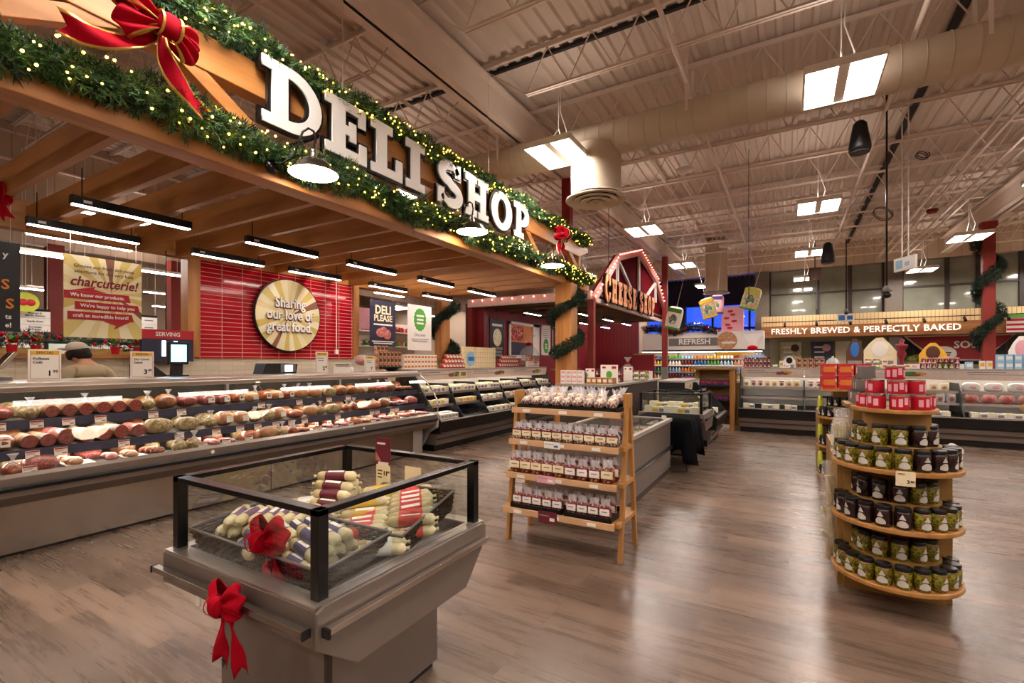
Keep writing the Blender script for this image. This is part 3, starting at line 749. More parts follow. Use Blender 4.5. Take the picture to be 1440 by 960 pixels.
for k, (px, py, y, s) in enumerate(((1295, 221, 12, .1), (1240, 302, 14.5, .2))):
    p = aY(px, py, y); o = MB().tube([(s*cos(q*.3), s*sin(q*.3), .002*q) for q in range(44)], .009, 5).build('cable_coil', 'black', loc=p, rot=(rad(65), 0, .4))
    tag(o, 'coil of dark cable tied %s' % ('near the duct on the white drop tubes' if k == 0 else 'beside the black camera pole'), 'cable coil')

# columns
for x, y, w, top, lab in ((-3.95, 9.05, .18, 5.24, 'dark red steel column behind the timber canopy'), (-3.85, 17.5, .18, 5.24, 'red steel column at the end of the cheese shop sign')):
    t = thing('steel_column', lab, 'column', (x, y, 0), 0, 'red steel columns')
    MB().bx(-w/2, w/2, -w/2, w/2, 1.3 if y > 10 else 0, top).build('shaft', 'barn_red' if y < 10 else 'red_paint', t, bevel=.006)
    if y > 10: MB().bx(-w/2-.01, w/2+.01, -w/2-.01, w/2+.01, 0, 1.3).build('guard', 'mid_grey', t)
t = thing('wrapped_column', 'rust red column wound with dark green garland', 'column', (4.62, 17.5, 0))
MB().bx(-.13, .13, -.09, .09, 0, 5.24).build('shaft', 'red_paint', t, bevel=.01)
MB().bx(-.16, .16, -.12, .12, 5.1, 5.24).build('cap_plate', 'barn_red', t)
pts = [(4.62+.24*cos(a), 17.5+.22*sin(a), 1.5+3.4*a/(2*PI*2.6)) for a in [2*PI*2.6*i/60 for i in range(61)]]
garland('column_garland', 'dark green garland spiralling up the red column before the windows', pts, .12, 2600, 0, True, 21, blade=.12)
# ------------------------------------------------------------------ deli canopy of timber
BX = -3.65     # outer face plane of the front beam
can = thing('timber_canopy', 'long timber canopy over the deli counter with rafters and sign truss', 'canopy', (0, 0, 0))
MB().bx(BX-.2, BX, -2.5, 9.5, 2.97, 3.27).build('front_beam', 'timber', can, bevel=.008)
MB().bx(-7.6, -7.42, -2.5, 9.4, 2.98, 3.3).build('back_beam', 'timber', can, bevel=.008)
ry = [-2.1+.502*k for k in range(0, 7)]+[1.41, 1.91, 2.41, 2.94, 3.42, 3.98, 4.47, 4.92, 5.47, 5.98, 6.46, 6.97, 7.47, 7.98]
for k, y in enumerate(ry):
    MB().bx(-7.42, BX-.2, y-.03, y+.03, 2.98, 3.24).build('rafter', 'timber_x_shaded', can)
MB().bx(-7.5, BX-.18, 8.5, 8.66, 2.975, 3.27).build('end_beam', 'timber_x_shaded', can, bevel=.006)
# the truss that carries the sign
MB().prism([(-2.5, 3.62), (9.05, 3.62), (9.3, 3.72), (9.5, 3.78), (9.5, 3.88), (-2.5, 3.88)], 'x', BX-.16, BX-.02).build('upper_beam', 'timber', can, bevel=.006)
def brace(y0, z0, y1, z1, w=.11):
    d = Vector((0, y1-y0, z1-z0)); n = Vector((0, -d.z, d.y)).normalized()*w/2
    poly = [(y0-n.y, z0-n.z), (y1-n.y, z1-n.z), (y1+n.y, z1+n.z), (y0+n.y, z0+n.z)]
    MB().prism(poly, 'x', BX-.12, BX-.03).build('brace', 'timber', can, bevel=.004)
for a in ((.35, 3.2, 1.42, 3.7), (1.62, 3.72, 2.42, 3.22), (3.45, 3.6, 4.02, 3.2), (4.75, 3.68, 4.12, 3.2), (6.72, 3.72, 7.32, 3.22), (8.3, 3.75, 7.55, 3.22), (8.45, 3.72, 9.15, 3.22), (-1.6, 3.7, .2, 3.22)): brace(*a)
MB().bx(BX-.12, BX-.03, 9.0, 9.12, 3.25, 3.65).build('king_post', 'timber_z', can)
MB().bx(-3.83, -3.5, 8.2, 8.5, 0, 2.97).build('front_post', 'timber_z', can, bevel=.01)
for (y0, y1) in ((3.54, 3.71), (6.53, 6.67), (9.25, 9.6)):
    MB().bx(-7.6, -7.4, y0, y1, 1.56 if y0 < 9 else 0, 2.98).build('back_post', 'timber_z', can, bevel=.006)

# ------------------------------------------------------------------ DELI SHOP letters
sg = thing('shop_sign', 'big white slab letters with dark outlines spelling deli shop', 'sign', (BX+.06, 0, 3.40), PI/2)
# local: x -> world Y, facing +X
word = [('D', 2.25, .55), ('E', 2.84, .48), ('L', 3.38, .44), ('I', 3.88, .3), ('S', 4.41, .5), ('H', 4.97, .54), ('O', 5.58, .57), ('P', 6.22, .47)]
HT = .53
for ch, y, wd in word:
    wm = wd/(GLY[ch][0]*HT)/.93
    b = glyph(ch, HT, 'black', sg, 'letter', y, .02, 0, .016, .045, wm*.93)
    f = glyph(ch, HT, 'white_gloss', b, 'letter_face', 0, 0, 0, .008, 0, wm*.93)
    f.rotation_euler = (0, 0, 0); f.location = (0, 0, .024)
    MB().bx(y+.12, y+.16, .03, .12, .1, .13).bx(y+.12, y+.16, .03, .12, .3, .33).build('stand_off', 'black', sg)
for y in (3.08, 5.6): MB().tube([(y, .05, .5), (y, .05, 2.2)], .004, 4).build('hanging_wire', 'joist_paint', sg)

# gooseneck barn lamps on the front beam
def gooseneck():
    t = thing('gooseneck_lamp', 'x', 'wall lamp')
    # local: beam at y=+.25, lamp hangs at origin, facing -Y
    MB().lathe([(0, 0), (.055, .004), (.055, .02), (0, .03)], 18, mt=Matrix.Translation((-.24, .2, .0)) @ Matrix.Rotation(PI/2, 4, 'X')).build('mount_plate', 'black_metal', t, smooth=True)
    arm = [(-.24, .18, .0), (-.2, .12, .03), (-.13, .08, .1), (-.1, .05, .22), (-.08, .03, .31), (-.04, .01, .35), (0, 0, .34), (.02, 0, .28), (.0, 0, .2), (0, 0, .13)]
    MB().tube(arm, .0095, 8).build('arm', 'black_metal', t, smooth=True)
    MB().lathe([(.022, .2), (.026, .17), (.03, .11), (.05, .1)], 14).build('socket', 'chrome', t, smooth=True)
    MB().lathe([(.03, .11), (.07, .105), (.12, .085), (.155, .045), (.18, .01), (.2, -.005), (.2, -.012), (.175, -.002), (.15, .035), (.115, .075), (.03, .1)], 32).build('shade', 'gunmetal', t, smooth=True)
    b = MB().lathe([(0, -.006), (.14, -.004), (.192, -.009)], 32).build('diffuser', 'lamp_light', t)
    return t
GL = Proto(gooseneck())
for (px, py), lab in (((441, 243), 'nearest gooseneck barn lamp under the letter D'), ((664, 325), 'gooseneck barn lamp under the word SHOP'), ((777, 373), 'gooseneck barn lamp below the plaid bow at the far end')):
    p = aX(px, py, -3.36); GL.put((p.x, p.y, p.z), PI/2, lab, 'gooseneck barn lamps')
GL.put((-3.36, .4, 3.08), PI/2, 'gooseneck barn lamp before the big red bow', 'gooseneck barn lamps')

# garlands
gl = lambda z, x, y0, y1, n, amp: [(x+amp*.3*sin(i*1.7), y0+(y1-y0)*i/n, z+amp*sin(i*1.15)+amp*.5*sin(i*2.9)) for i in range(n+1)]
garland('evergreen_garland', 'lower evergreen garland with warm fairy lights along the front beam', gl(3.19, BX+.05, -.4, 9.45, 34, .03), .15, 12500, 100, seed=3, group='lit garlands on the canopy', blade=.085, bulb_r=.009)
garland('evergreen_garland', 'upper evergreen garland with warm fairy lights above the deli letters', gl(3.99, BX-.03, .3, 9.5, 34, .03), .13, 10500, 96, seed=5, group='lit garlands on the canopy', blade=.085, bulb_r=.009)
def spiral(cx, cy, r, z0, z1, turns, a0=0, n=40): return [(cx+r*cos(a0+2*PI*turns*i/n), cy+r*sin(a0+2*PI*turns*i/n), z0+(z1-z0)*i/n) for i in range(n+1)]
garland('post_garland', 'dark green garland spiralling round the front canopy post', spiral(-3.66, 8.35, .27, 1.62, 2.95, 1.75, -2.4), .1, 3000, 0, True, 31, blade=.08)
garland('post_garland', 'dark green garland spiralling round the back canopy post', spiral(-7.45, 9.42, .28, 1.55, 2.9, 1.2, -.6), .13, 2200, 0, True, 32, blade=.1)

# bows
make_bow('velvet_bow', 'huge red velvet bow with gold edges on the garlanded truss', (-3.44, 1.5, 3.6), PI/2, .74,
  [(146, .42, .15), (196, .36, .13), (8, .3, .13), (-28, .3, .12), (172, .2, .08)],
  [([(0, 0, 0), (-.14, 0, -.16), (-.32, 0, -.27), (-.5, 0, -.33), (-.62, 0, -.33)], .085), ([(0, 0, 0), (-.0, 0, -.15), (.06, 0, -.3), (.18, 0, -.44), (.3, 0, -.53)], .085)])
make_bow('plaid_bow', 'small red plaid bow with pale edges at the far end of the truss', (-3.46, 7.66, 3.72), PI/2, .95,
  [(150, .2, .09), (205, .2, .08), (25, .2, .09), (-20, .22, .08), (95, .17, .06)],
  [([(0, 0, 0), (-.06, 0, -.15), (-.12, 0, -.3), (-.13, 0, -.42)], .06), ([(0, 0, 0), (.06, 0, -.15), (.06, 0, -.3), (.12, 0, -.42)], .06)], edge='cream', cloth='velvet')
t = thing('black_stand_pole', 'tall thin black pole rising from the counter at the photo edge', 'pole', (-6.15, 1.33, 1.33))
MB().tube([(0, 0, 0), (0, 0, 1.62)], .017, 8).build('rod', 'black', t, smooth=True); MB().lathe([(.08, 0), (.08, .015), (.02, .03)], 16).build('foot_plate', 'black', t)
make_bow('velvet_bow', 'dark red bow tied to the top of the thin black pole', (-6.08, 1.31, 3.0), PI/2, .8,
  [(150, .22, .1), (200, .2, .09), (20, .22, .1), (-30, .2, .09)], [([(0, 0, 0), (-.05, 0, -.12), (-.12, 0, -.26)], .06), ([(0, 0, 0), (.06, 0, -.12), (.13, 0, -.24)], .06)], edge='velvet')

# linear pendant lights under the rafters
def bar():
    t = thing('linear_pendant', 'x', 'linear light')
    MB().bx(-.035, .035, -.48, .48, 0, .075).build('housing', 'black_plastic', t, bevel=.004)
    MB().bx(-.03, .03, -.465, .465, -.008, 0).build('diffuser', 'bar_light', t)
    for s in (-.4, .4): MB().tube([(0, s, .075), (0, s, .33)], .005, 6).build('stem', 'black', t)
    MB().bx(.036, .038, -.4, -.34, .02, .045).build('rating_label', 'white', t)
    return t
BP = Proto(bar())
for r_, (x, c0) in enumerate(((-5.38, [-.85, .65, 2.12, 3.66, 5.11, 6.6, 8.05]), (-6.55, [-.85, .65, 2.14, 3.66, 5.02, 6.62, 8.08]))):
    for k, y in enumerate(c0): BP.put((x, y, 2.87), 0, 'black linear pendant light in the %s row under the rafters, %s from the near end' % (['front', 'back'][r_], nth(k)), 'linear lights under the deli canopy')

# ------------------------------------------------------------------ deli back wall
WX = -7.45
struct(MB().bx(WX-.14, WX, -4, 3.6, 0, 1.54).build('wall_deli_near', 'cream_tile'))
struct(MB().bx(WX-.14, WX, 3.6, 6.6, 0, 1.54).build('wall_deli_lower', 'cream_tile'))
struct(MB().bx(WX-.14, WX, 6.6, 10.4, 0, 1.54).build('wall_deli_far', 'cream_tile'))
struct(MB().bx(WX-.12, WX+.02, 3.71, 6.53, 1.545, 2.98).build('wall_tile', 'red_tile', loc=(0, 0, 0)))
# sills of the openings
struct(MB().bx(WX-.2, WX+.06, -4, 3.54, 1.54, 1.59).build('trim_sill_near', 'timber'))
struct(MB().bx(WX-.2, WX+.06, 6.67, 9.3, 1.54, 1.59).build('trim_sill_far', 'timber'))

# round sign on the tiles
rs = thing('round_wall_sign', 'round sunburst sign on red tiles saying sharing our love of great food', 'sign', (WX+.06, 5.1, 2.28), PI/2)
q = MB().tube([(0, 0, 0), (0, -.04, 0)], .62, 48, m=0); q.build('rim', 'black', rs)
q = MB().tube([(0, -.04, 0), (0, -.046, 0)], .6, 48); q.build('disc', 'burst_round', rs)
for i, (s, z) in enumerate((('Sharing', .2), ('our love of', .0), ('great food.', -.2))):
    w = .235
    text(s, w, 'dark_red', rs, 'raised_lettering', (.012, -.055, z-.012), ext=.006, off=.035, sx=.82)
    text(s, w, 'white_gloss', rs, 'raised_lettering', (0, -.075, z), ext=.008, off=.022, sx=.82)
MB().tube([(0, 0, 1.3), (0, 0, .0)], .008, 6).bx(-.03, .03, -.02, .02, -.06, .02).build('x', 'white', rs, loc=(.99, -.02, -.58)).name = 'conduit_drop'

# hanging posters
def poster(name, label, p0, w, h, board, rotz=PI/2, th=.012, wires=True, top=None):
    t = thing(name, label, 'poster', p0, rotz)
    MB().bx(-w/2, w/2, 0, th, 0, h).build('board', board, t)
    if wires:
        for s in (-1, 1): MB().tube([(s*w*.42, th/2, h), (s*w*.42, th/2, (top or 3.0)-p0[2])], .003, 4).build('wire', 'joist_paint', t)
    return t
ct = poster('charcuterie_poster', 'hanging yellow sunburst poster headed charcuterie', (-6.6, 2.31, 1.76), .7, .88, 'burst_poster')
for i, s in enumerate(('Choose our fresh deli-cious', 'selections for the very best')): text(s, .048, 'brown', ct, 'small_print', (.0, -.003, .77-.06*i), off=.01)
text('charcuterie!', .145, 'dark_red', ct, 'headline', (0, -.004, .6), off=.022, shear=.25, sx=.86)
for i, (s, z, dx) in enumerate((('We know our products.', .455, -.05), ("We're happy to help you", .345, .04), ('craft an incredible board!', .235, -.02))):
    MB().prism([(-.3+dx, z-.042), (.29+dx, z-.042), (.27+dx, z+.042), (-.3+dx, z+.042)], 'y', -.006, -.001).build('ribbon_banner', 'ink_red', ct)
    text(s, .054, 'white', ct, 'banner_text', (dx-.01, -.008, z), off=.02, sx=.9)
MB().prism([(.02, .5), (-.3, .5), (-.08, .56), (-.1, .53)], 'y', -.005, -.001).prism([(.1, .2), (.25, .2), (.08, .1), (.1, .14), (-.02, .19)], 'y', -.005, -.001).build('bolt_shape', 'ink_red', ct)
bk = poster('dark_poster', 'dark hanging poster cut by the left edge of the photo', (-6.35, 1.17, 1.78), .8, .84, 'black_plastic')
for s, z, x, c, sz in (('y', .72, .3, 'white', .08), ('S', .44, .3, 'orange', .13), ('S', .26, .33, 'orange', .13), ('ts', .14, .32, 'white', .06), ('e!', .06, .32, 'white', .06)): text(s, sz, c, bk, 'print', (x, -.003, z), off=.02)
dp = poster('deli_please_poster', 'navy hanging poster reading deli please above a picture of ham', (-6.9, 6.82, 1.79), .68, .9, 'navy')
text('DELI', .23, 'cream', dp, 'headline', (0, -.004, .71), off=.03, sx=.95); text('PLEASE', .165, 'cream', dp, 'headline', (0, -.004, .55), off=.03, sx=.95)
bars(dp, 0, -.004, .43, .5, .03, 'white')
MB().ell((-.06, -.006, .27), (.13, .004, .09), 14, 8).ell((.1, -.008, .24), (.11, .004, .1), 14, 8).ell((.0, -.01, .33), (.09, .004, .06), 14, 8).build('ham_picture', 'pink_meat', dp)
bars(dp, 0, -.004, .1, .58, .022, 'white', 2)
gp = poster('white_poster', 'white hanging poster with a scalloped green badge', (-6.9, 7.9, 1.74), .76, .97, 'white')
def badge(t, x, z, r, m='green'):
    n = 32; MB().prism([(x+(r*(1.06 if i % 2 else .97))*cos(2*PI*i/n), z+1.25*(r*(1.06 if i % 2 else .97))*sin(2*PI*i/n)) for i in range(n)], 'y', -.006, -.001).build('green_badge', m, t)
badge(gp, 0, .66, .19)
bars(gp, 0, -.009, .74, .24, .04, 'white', 3, 2)
text('Discover', .1, 'ink_grey', gp, 'headline', (0, -.004, .33)); bars(gp, 0, -.004, .24, .56, .014, 'ink_grey', 2, 3)

# ------------------------------------------------------------------ cheese shop pavilion
CX = -3.94
mat('maroon', '5a0c16', .95, spec=.05); ch = thing('cheese_canopy', 'white trimmed cheese shop canopy with gabled dark red front', 'canopy', (0, 0, 0))
mat('trim_white', 'd9c8bc', .5); mat('brown_soffit', '6e5138', .6)
MB().bx(-7.4, CX, 10.36, 10.46, 2.93, 3.14).build('front_beam', 'trim_white', ch, bevel=.004)
MB().bx(CX-.08, CX+.02, 10.4, 17.9, 2.9, 3.0).build('side_beam', 'trim_white', ch)
MB().bx(-7.4, CX, 10.46, 17.9, 3.08, 3.14).build('roof_deck', 'brown_soffit', ch)
for k in range(9): MB().bx(-7.4, CX-.08, 10.9+.85*k, 10.98+.85*k, 2.96, 3.08).build('rafter', 'brown_soffit', ch)
gz = [(10.42, 3.0), (12.25, 4.31), (14.38, 4.86), (16.5, 4.31), (18.3, 3.0)]
MB().prism(gz[::-1], 'x', CX-.08, CX-.04).build('gable_panel', 'maroon', ch)
mat('lit_pink', 'd8a298', .5)  # pink light on the gable rails is put into this colour
for a, b in zip(gz[:-1], gz[1:]):
    d = Vector((b[0]-a[0], b[1]-a[1])); L = d.length; n = Vector((-d.y, d.x)).normalized()*.16
    MB().prism([(a[0], a[1]), (b[0], b[1]), (b[0]-n.x, b[1]-n.y) if False else (b[0]+(-n.x), b[1]-n.y), (a[0]-n.x, a[1]-n.y)], 'x', CX-.02, CX+.08).build('gable_rail', 'lit_pink', ch, bevel=.004)
for y0, z0, y1, z1 in ((12.3, 4.2, 12.3, 3.5), (14.38, 4.7, 14.38, 3.0), (16.45, 4.2, 16.45, 3.5), (12.35, 4.2, 13.8, 3.45), (16.4, 4.15, 15.0, 3.45)):
    d = Vector((y1-y0, z1-z0)).normalized(); n = Vector((-d.y, d.x))*.04
    MB().prism([(y0-n.x, z0-n.y), (y1-n.x, z1-n.y), (y1+n.x, z1+n.y), (y0+n.x, z0+n.y)], 'x', CX-.02, CX+.04).build('gable_strut', 'trim_white', ch)
for x, y in ((-7.3, 10.4), (CX, 10.42)): MB().bx(x-.07, x+.07, y-.07, y+.07, 0, 2.93).build('post', 'red_paint', ch, bevel=.006)
ls = thing('bulb_string', 'row of small pink bulbs along the cheese shop gable and beam', 'string lights', (CX+.1, 10.4, 3.1))
b0 = None; bb = MB().ell((0, 0, 0), (.024,)*3, 6, 4)
pl = []
for a, b in zip(gz[:-1], gz[1:]):
    n = 12
    for i in range(n): pl.append((0, a[0]+(b[0]-a[0])*i/n-10.4, a[1]+(b[1]-a[1])*i/n-3.1))
pl += [(-3.3*i/11-.05, -.1, -.02) for i in range(12)]
for p in pl:
    if b0 is None: b0 = bb.build('bulb', 'pink_bulb', ls, loc=p)
    else: o = b0.copy(); COL.objects.link(o); o.parent = ls; o.location = p
cs = thing('shop_sign', 'cheese shop sign in orange lit slab letters with dark sides', 'sign', (CX+.1, 0, 2.97), PI/2)
mat('copper_face', 'e0905a', .4)  # orange light on the letters is put into the face colour
y = 10.95
for k, chr_ in enumerate('CHEESE SHOP'):
    if chr_ == ' ': y += .28; continue
    hgt = .68 if k == 0 else .58; w = .66 if k == 0 else .63
    b = glyph(chr_, hgt, 'black', cs, 'letter', y, 0, 0 if k else -.03, .03, .035, w/.82*.85)
    f = glyph(chr_, hgt, 'copper_face', b, 'letter_face', 0, 0, 0, .01, 0, w/.82*.85); f.rotation_euler = (0, 0, 0); f.location = (0, 0, .042)
    y += GLY[chr_][0]*hgt*w/.82*.85+.13
struct(MB().bx(-7.6, -7.4, 10.55, 20.0, 0, 3.06).build('wall_cheese', 'barn_siding'))
struct(MB().bx(-7.4, -5.5, 20.0, 20.15, 0, 3.3).build('wall_cheese_end', 'barn_siding_x'))
struct(MB().bx(-7.3, -7.0, 10.55, 10.7, 0, 2.93).build('wall_cheese_return', 'barn_siding_x'))
for i, (x, y) in enumerate(((-6.3, 12), (-6.3, 14), (-6.3, 16), (-5.1, 13), (-5.1, 15), (-5.1, 17), (-6.3, 18.2))):
    BP.put((x, y, 2.84), 0, 'linear pendant light under the cheese shop roof, %s of its set' % nth(i), 'linear lights under the cheese shop roof')
# things on the red wall
a = poster('cheese_poster', 'narrow dark chalkboard poster with a cheese picture on the red wall', (-7.38, 11.82, 1.58), .8, 1.16, 'black_plastic', wires=False)
MB().ell((0, -.006, .62), (.24, .004, .26), 20, 10).build('cheese_picture', 'cheese_pack', a)
bars(a, 0, -.004, .98, .56, .07, 'white'); bars(a, 0, -.004, .3, .6, .07, 'ink_grey', 3, 1.4)
a = thing('wall_window', 'white framed serving window in the red cheese shop wall', 'window', (-7.38, 13.45, 1.6), PI/2)
MB().bx(-1.0, 1.0, -.01, .0, 0, 1.13).build('recess', 'orange', a)
MB().bx(-1.0, 1.0, -.05, 0, 0, .09).bx(-1.0, 1.0, -.05, 0, 1.04, 1.13).bx(-1.0, -.9, -.05, 0, 0, 1.13).bx(.55, 1.0, -.05, 0, 0, 1.13).build('frame', 'white', a)
MB().bx(-.9, .55, -.02, -.012, .1, .5).build('dark_shelf', 'navy', a); MB().bx(-.88, -.1, -.03, -.02, .55, 1.0).build('goods', 'berry_box', a)
a = poster('discover_poster', 'tall white poster with green oval badge on the red wall', (-7.38, 15.05, 1.72), .72, 1.05, 'white', wires=False); badge(a, 0, .32, .2)
bars(a, 0, -.009, .38, .22, .04, 'white', 3, 1.7); bars(a, 0, -.004, .9, .5, .014, 'ink_grey', 5, 5)
a = poster('food_poster', 'dark framed poster with pale dishes on the red wall', (-7.38, 15.95, 1.66), .75, 1.1, 'black_plastic', wires=False)
MB().bx(-.375, .375, -.012, 0, 0, .05).bx(-.375, .375, -.012, 0, 1.05, 1.1).bx(-.375, -.33, -.012, 0, 0, 1.1).bx(.33, .375, -.012, 0, 0, 1.1).build('white_frame', 'white', a)
MB().ell((0, -.012, .8), (.2, .006, .16), 12, 6).ell((0, -.012, .35), (.2, .006, .16), 12, 6).build('dish_picture', 'cookie', a)
a = poster('cheese_board_poster', 'black poster with three cheese pictures beside the canopy post', (-7.38, 17.6, 1.5), .8, 1.2, 'black_plastic', wires=False)
for z in (.3, .62, .92): MB().ell((0, -.008, z), (.2, .005, .11), 14, 6).build('cheese_picture', 'cheese_pack', a)
# ------------------------------------------------------------------ food prototypes
def bump_fn(c, amp, f, sd):
    def fn(q):
        v = Vector(q)-Vector(c); k = 1+amp*(sin(f*q[0]+sd)+sin(f*1.3*q[1]+2*sd)+sin(f*.9*q[2]+3*sd))/2
        v = Vector(c)+v*k; return (v.x, v.y, max(v.z, 0))
    return fn
def p_log(m='log_casing', cut='salami_cut', r=.055, L=.3):
    t = thing('sausage_log', 'x', 'sausage')
    MB().tube([(0, .01, r), (0, L, r)], r, 16).ell((0, L, r), (r, .03, r), 16, 8).build('casing', m, t, smooth=True, auto=40)
    MB().tube([(0, 0, r), (0, .012, r)], r*.97, 16).build('cut_face', cut, t)
    return t
def p_ham(m='ham', w=.15, h=.11, d=.2, cut='ham', sd=1):
    t = thing('cooked_ham', 'x', 'ham')
    MB().ell((0, d/2, h/2), (w/2, d/2, h/2), 18, 12, p=.8, fn=bump_fn((0, d/2, h/2), .05, 30, sd)).build('meat', m, t, smooth=True)
    MB().bx(-w*.22, w*.22, .0, .004, h*.25, h*.7).build('wrapper_label', 'paper', t)
    return t
def p_roast(m='roast', w=.17, h=.12, d=.2, sd=2, lab=None):
    t = thing('roast_meat', 'x', 'roast meat')
    MB().ell((0, d/2, h*.48), (w/2, d/2, h*.52), 18, 12, p=.85, fn=bump_fn((0, d/2, h*.48), .12, 28, sd)).build('meat', m, t, smooth=True)
    if lab: MB().ell((0, d*.42, h*.75), (w*.3, d*.3, h*.3), 12, 8).build('wrapper', lab, t, smooth=True)
    return t
def p_bagtwist(m='cello_thick', fill='herb_meat', w=.13):
    t = thing('meat_bag', 'x', 'bag of meat')
    MB().ell((0, .08, .05), (w/2, .08, .055), 14, 9, fn=bump_fn((0, .08, .05), .12, 40, 2)).build('meat', fill, t, smooth=True)
    MB().lathe([(.045, .08), (.02, .115), (.008, .13), (.025, .16), (.035, .175)], 10, c=(0, .07)).build('twisted_top', m, t, smooth=True)
    return t
def p_tray(fill='pink_meat', w=.17, d=.2, tray='black_plastic', n=5, h=.05):
    t = thing('meat_tray', 'x', 'tray of meat')
    MB().prism([(-w/2+.012, 0), (w/2-.012, 0), (w/2, .028), (-w/2, .028)], 'y', 0, d).build('tray', tray, t)
    rr = random.Random(n); mb = MB()
    for k in range(n): mb.ell((rr.uniform(-w*.28, w*.28), d*(k+.5)/n, .03+h*.3), (w*.26, d/n*.75, h*.5), 10, 6, fn=None)
    o = mb.build('contents', fill, t, smooth=True); o['kind'] = 'stuff'
    return t
PR = {
 'log': Proto(p_log()), 'loglight': Proto(p_log('log_casing', 'ham', .05)), 'logham': Proto(p_log('pink_meat', 'ham', .058)),
 'ham': Proto(p_ham()), 'hamloaf': Proto(p_ham('sausage', .13, .12, .25, sd=4)), 'turkey': Proto(p_ham('turkey', .15, .13, .24, sd=5)),
 'roast': Proto(p_roast()), 'herb': Proto(p_roast('herb_meat', .24, .13, .2, 3)), 'blue': Proto(p_roast('turkey', .18, .12, .2, 6, 'blue')),
 'orange': Proto(p_roast('sausage', .2, .1, .2, 7, 'orange')), 'dark': Proto(p_roast('salami_cut', .2, .11, .22, 8)),
 'bag': Proto(p_bagtwist()), 'bagred': Proto(p_bagtwist('cello_thick', 'sausage', .12)),
 'tray': Proto(p_tray()), 'traysaus': Proto(p_tray('sausage', n=7)), 'trayham': Proto(p_tray('ham', n=4)), 'traywhite': Proto(p_tray('turkey', tray='white', n=4)),
}
KINDW = {'log': .118, 'loglight': .108, 'logham': .125, 'ham': .165, 'hamloaf': .145, 'turkey': .165, 'roast': .185, 'herb': .26, 'blue': .19, 'orange': .21, 'dark': .21, 'bag': .14, 'bagred': .13, 'tray': .19, 'traysaus': .19, 'trayham': .19, 'traywhite': .19}
KNAME = {'log': 'pale cased sausage log with dark cut face', 'loglight': 'thin pale sausage log with pink cut face', 'logham': 'pink ham log with cut face', 'ham': 'pink cooked ham piece with paper label',
 'hamloaf': 'brown meat loaf', 'turkey': 'pale golden turkey breast', 'roast': 'dark browned roast', 'herb': 'large herb crusted roast', 'blue': 'golden roast in a blue wrapper',
 'orange': 'brown roast in an orange wrapper', 'dark': 'dark red cured meat', 'bag': 'herbed meat in a twisted clear bag', 'bagred': 'red sausages in a twisted clear bag', 'tray': 'black tray of pink meat', 'traysaus': 'black tray of browned sausages', 'trayham': 'black tray of sliced ham', 'traywhite': 'white tray of pale meat'}

# ------------------------------------------------------------------ long deli service case
DX = -5.16
dc = thing('deli_service_case', 'long curved glass deli counter full of meats with steel kick panel', 'display case', (DX, 0, 0), PI/2)
X0, X1 = -1.2, 6.12
# kick panels (segments)
for a, b in ((X0, 1.0), (1.0, 3.35), (3.35, 5.75)): MB().bx(a+.004, b-.004, 0, .03, .025, .42).build('kick_panel', 'kick_steel', dc, bevel=.004)
MB().bx(5.75, 5.98, .0, .2, .02, .42).build('kick_end', 'case_grey', dc, bevel=.02)
MB().bx(X0, X1-.15, .03, .9, 0, .03).build('toe', 'black', dc)
body = [(.05, .40), (-.12, .42), (-.185, .49), (-.195, .635), (-.155, .66), (-.14, .60), (.92, .60), (.92, .40)]
MB().prism(body, 'x', X0, X1-.04).build('body', 'case_taupe', dc)
MB().bx(X0, X1-.1, .05, .9, .03, .41).build('lower_body', 'case_dark', dc)
MB().prism([(-.19, .535), (-.225, .54), (-.23, .565), (-.225, .58), (-.19, .575)], 'x', X0, X1-.03).build('bumper', 'black', dc)
MB().bx(X0, X1-.04, -.222, -.2, .566, .572).build('bumper_trim', 'chrome', dc)
# end panel
ep = [(.92, .0), (.3, 0), (.12, .1), (-.02, .32), (-.2, .42), (-.215, .64), (-.17, .665), (.92, .665)]
MB().prism(ep, 'x', X1-.04, X1+.02).build('end_panel', 'case_grey', dc, bevel=.006)
GP = [(-.185, .66), (-.2, .76), (-.185, .86), (-.13, .96), (-.06, 1.05), (.03, 1.15), (.13, 1.235), (.24, 1.29)]
def sheet(x0, x1, name='front_glass'):
    mb = MB()
    for (a, b) in zip(GP[:-1], GP[1:]): mb.quad((x0, a[0], a[1]), (x1, a[0], a[1]), (x1, b[0], b[1]), (x0, b[0], b[1]))
    o = mb.build(name, 'case_glass', dc, smooth=True)
for a, b in ((X0, 1.15), (1.15, 3.3), (3.3, X1)): sheet(a+.004, b-.004)
gpts = [(.0, y, z) for y, z in GP]
MB().add([(X1, y, z) for y, z in GP]+[(X1, .9, 1.29), (X1, .9, .66)], [tuple(range(len(GP)+2))]).build('end_glass', 'case_glass', dc)
MB().tube([(X1, y, z) for y, z in GP]+[(X1, .3, 1.31)], .012, 8).build('end_trim', 'chrome', dc, smooth=True)
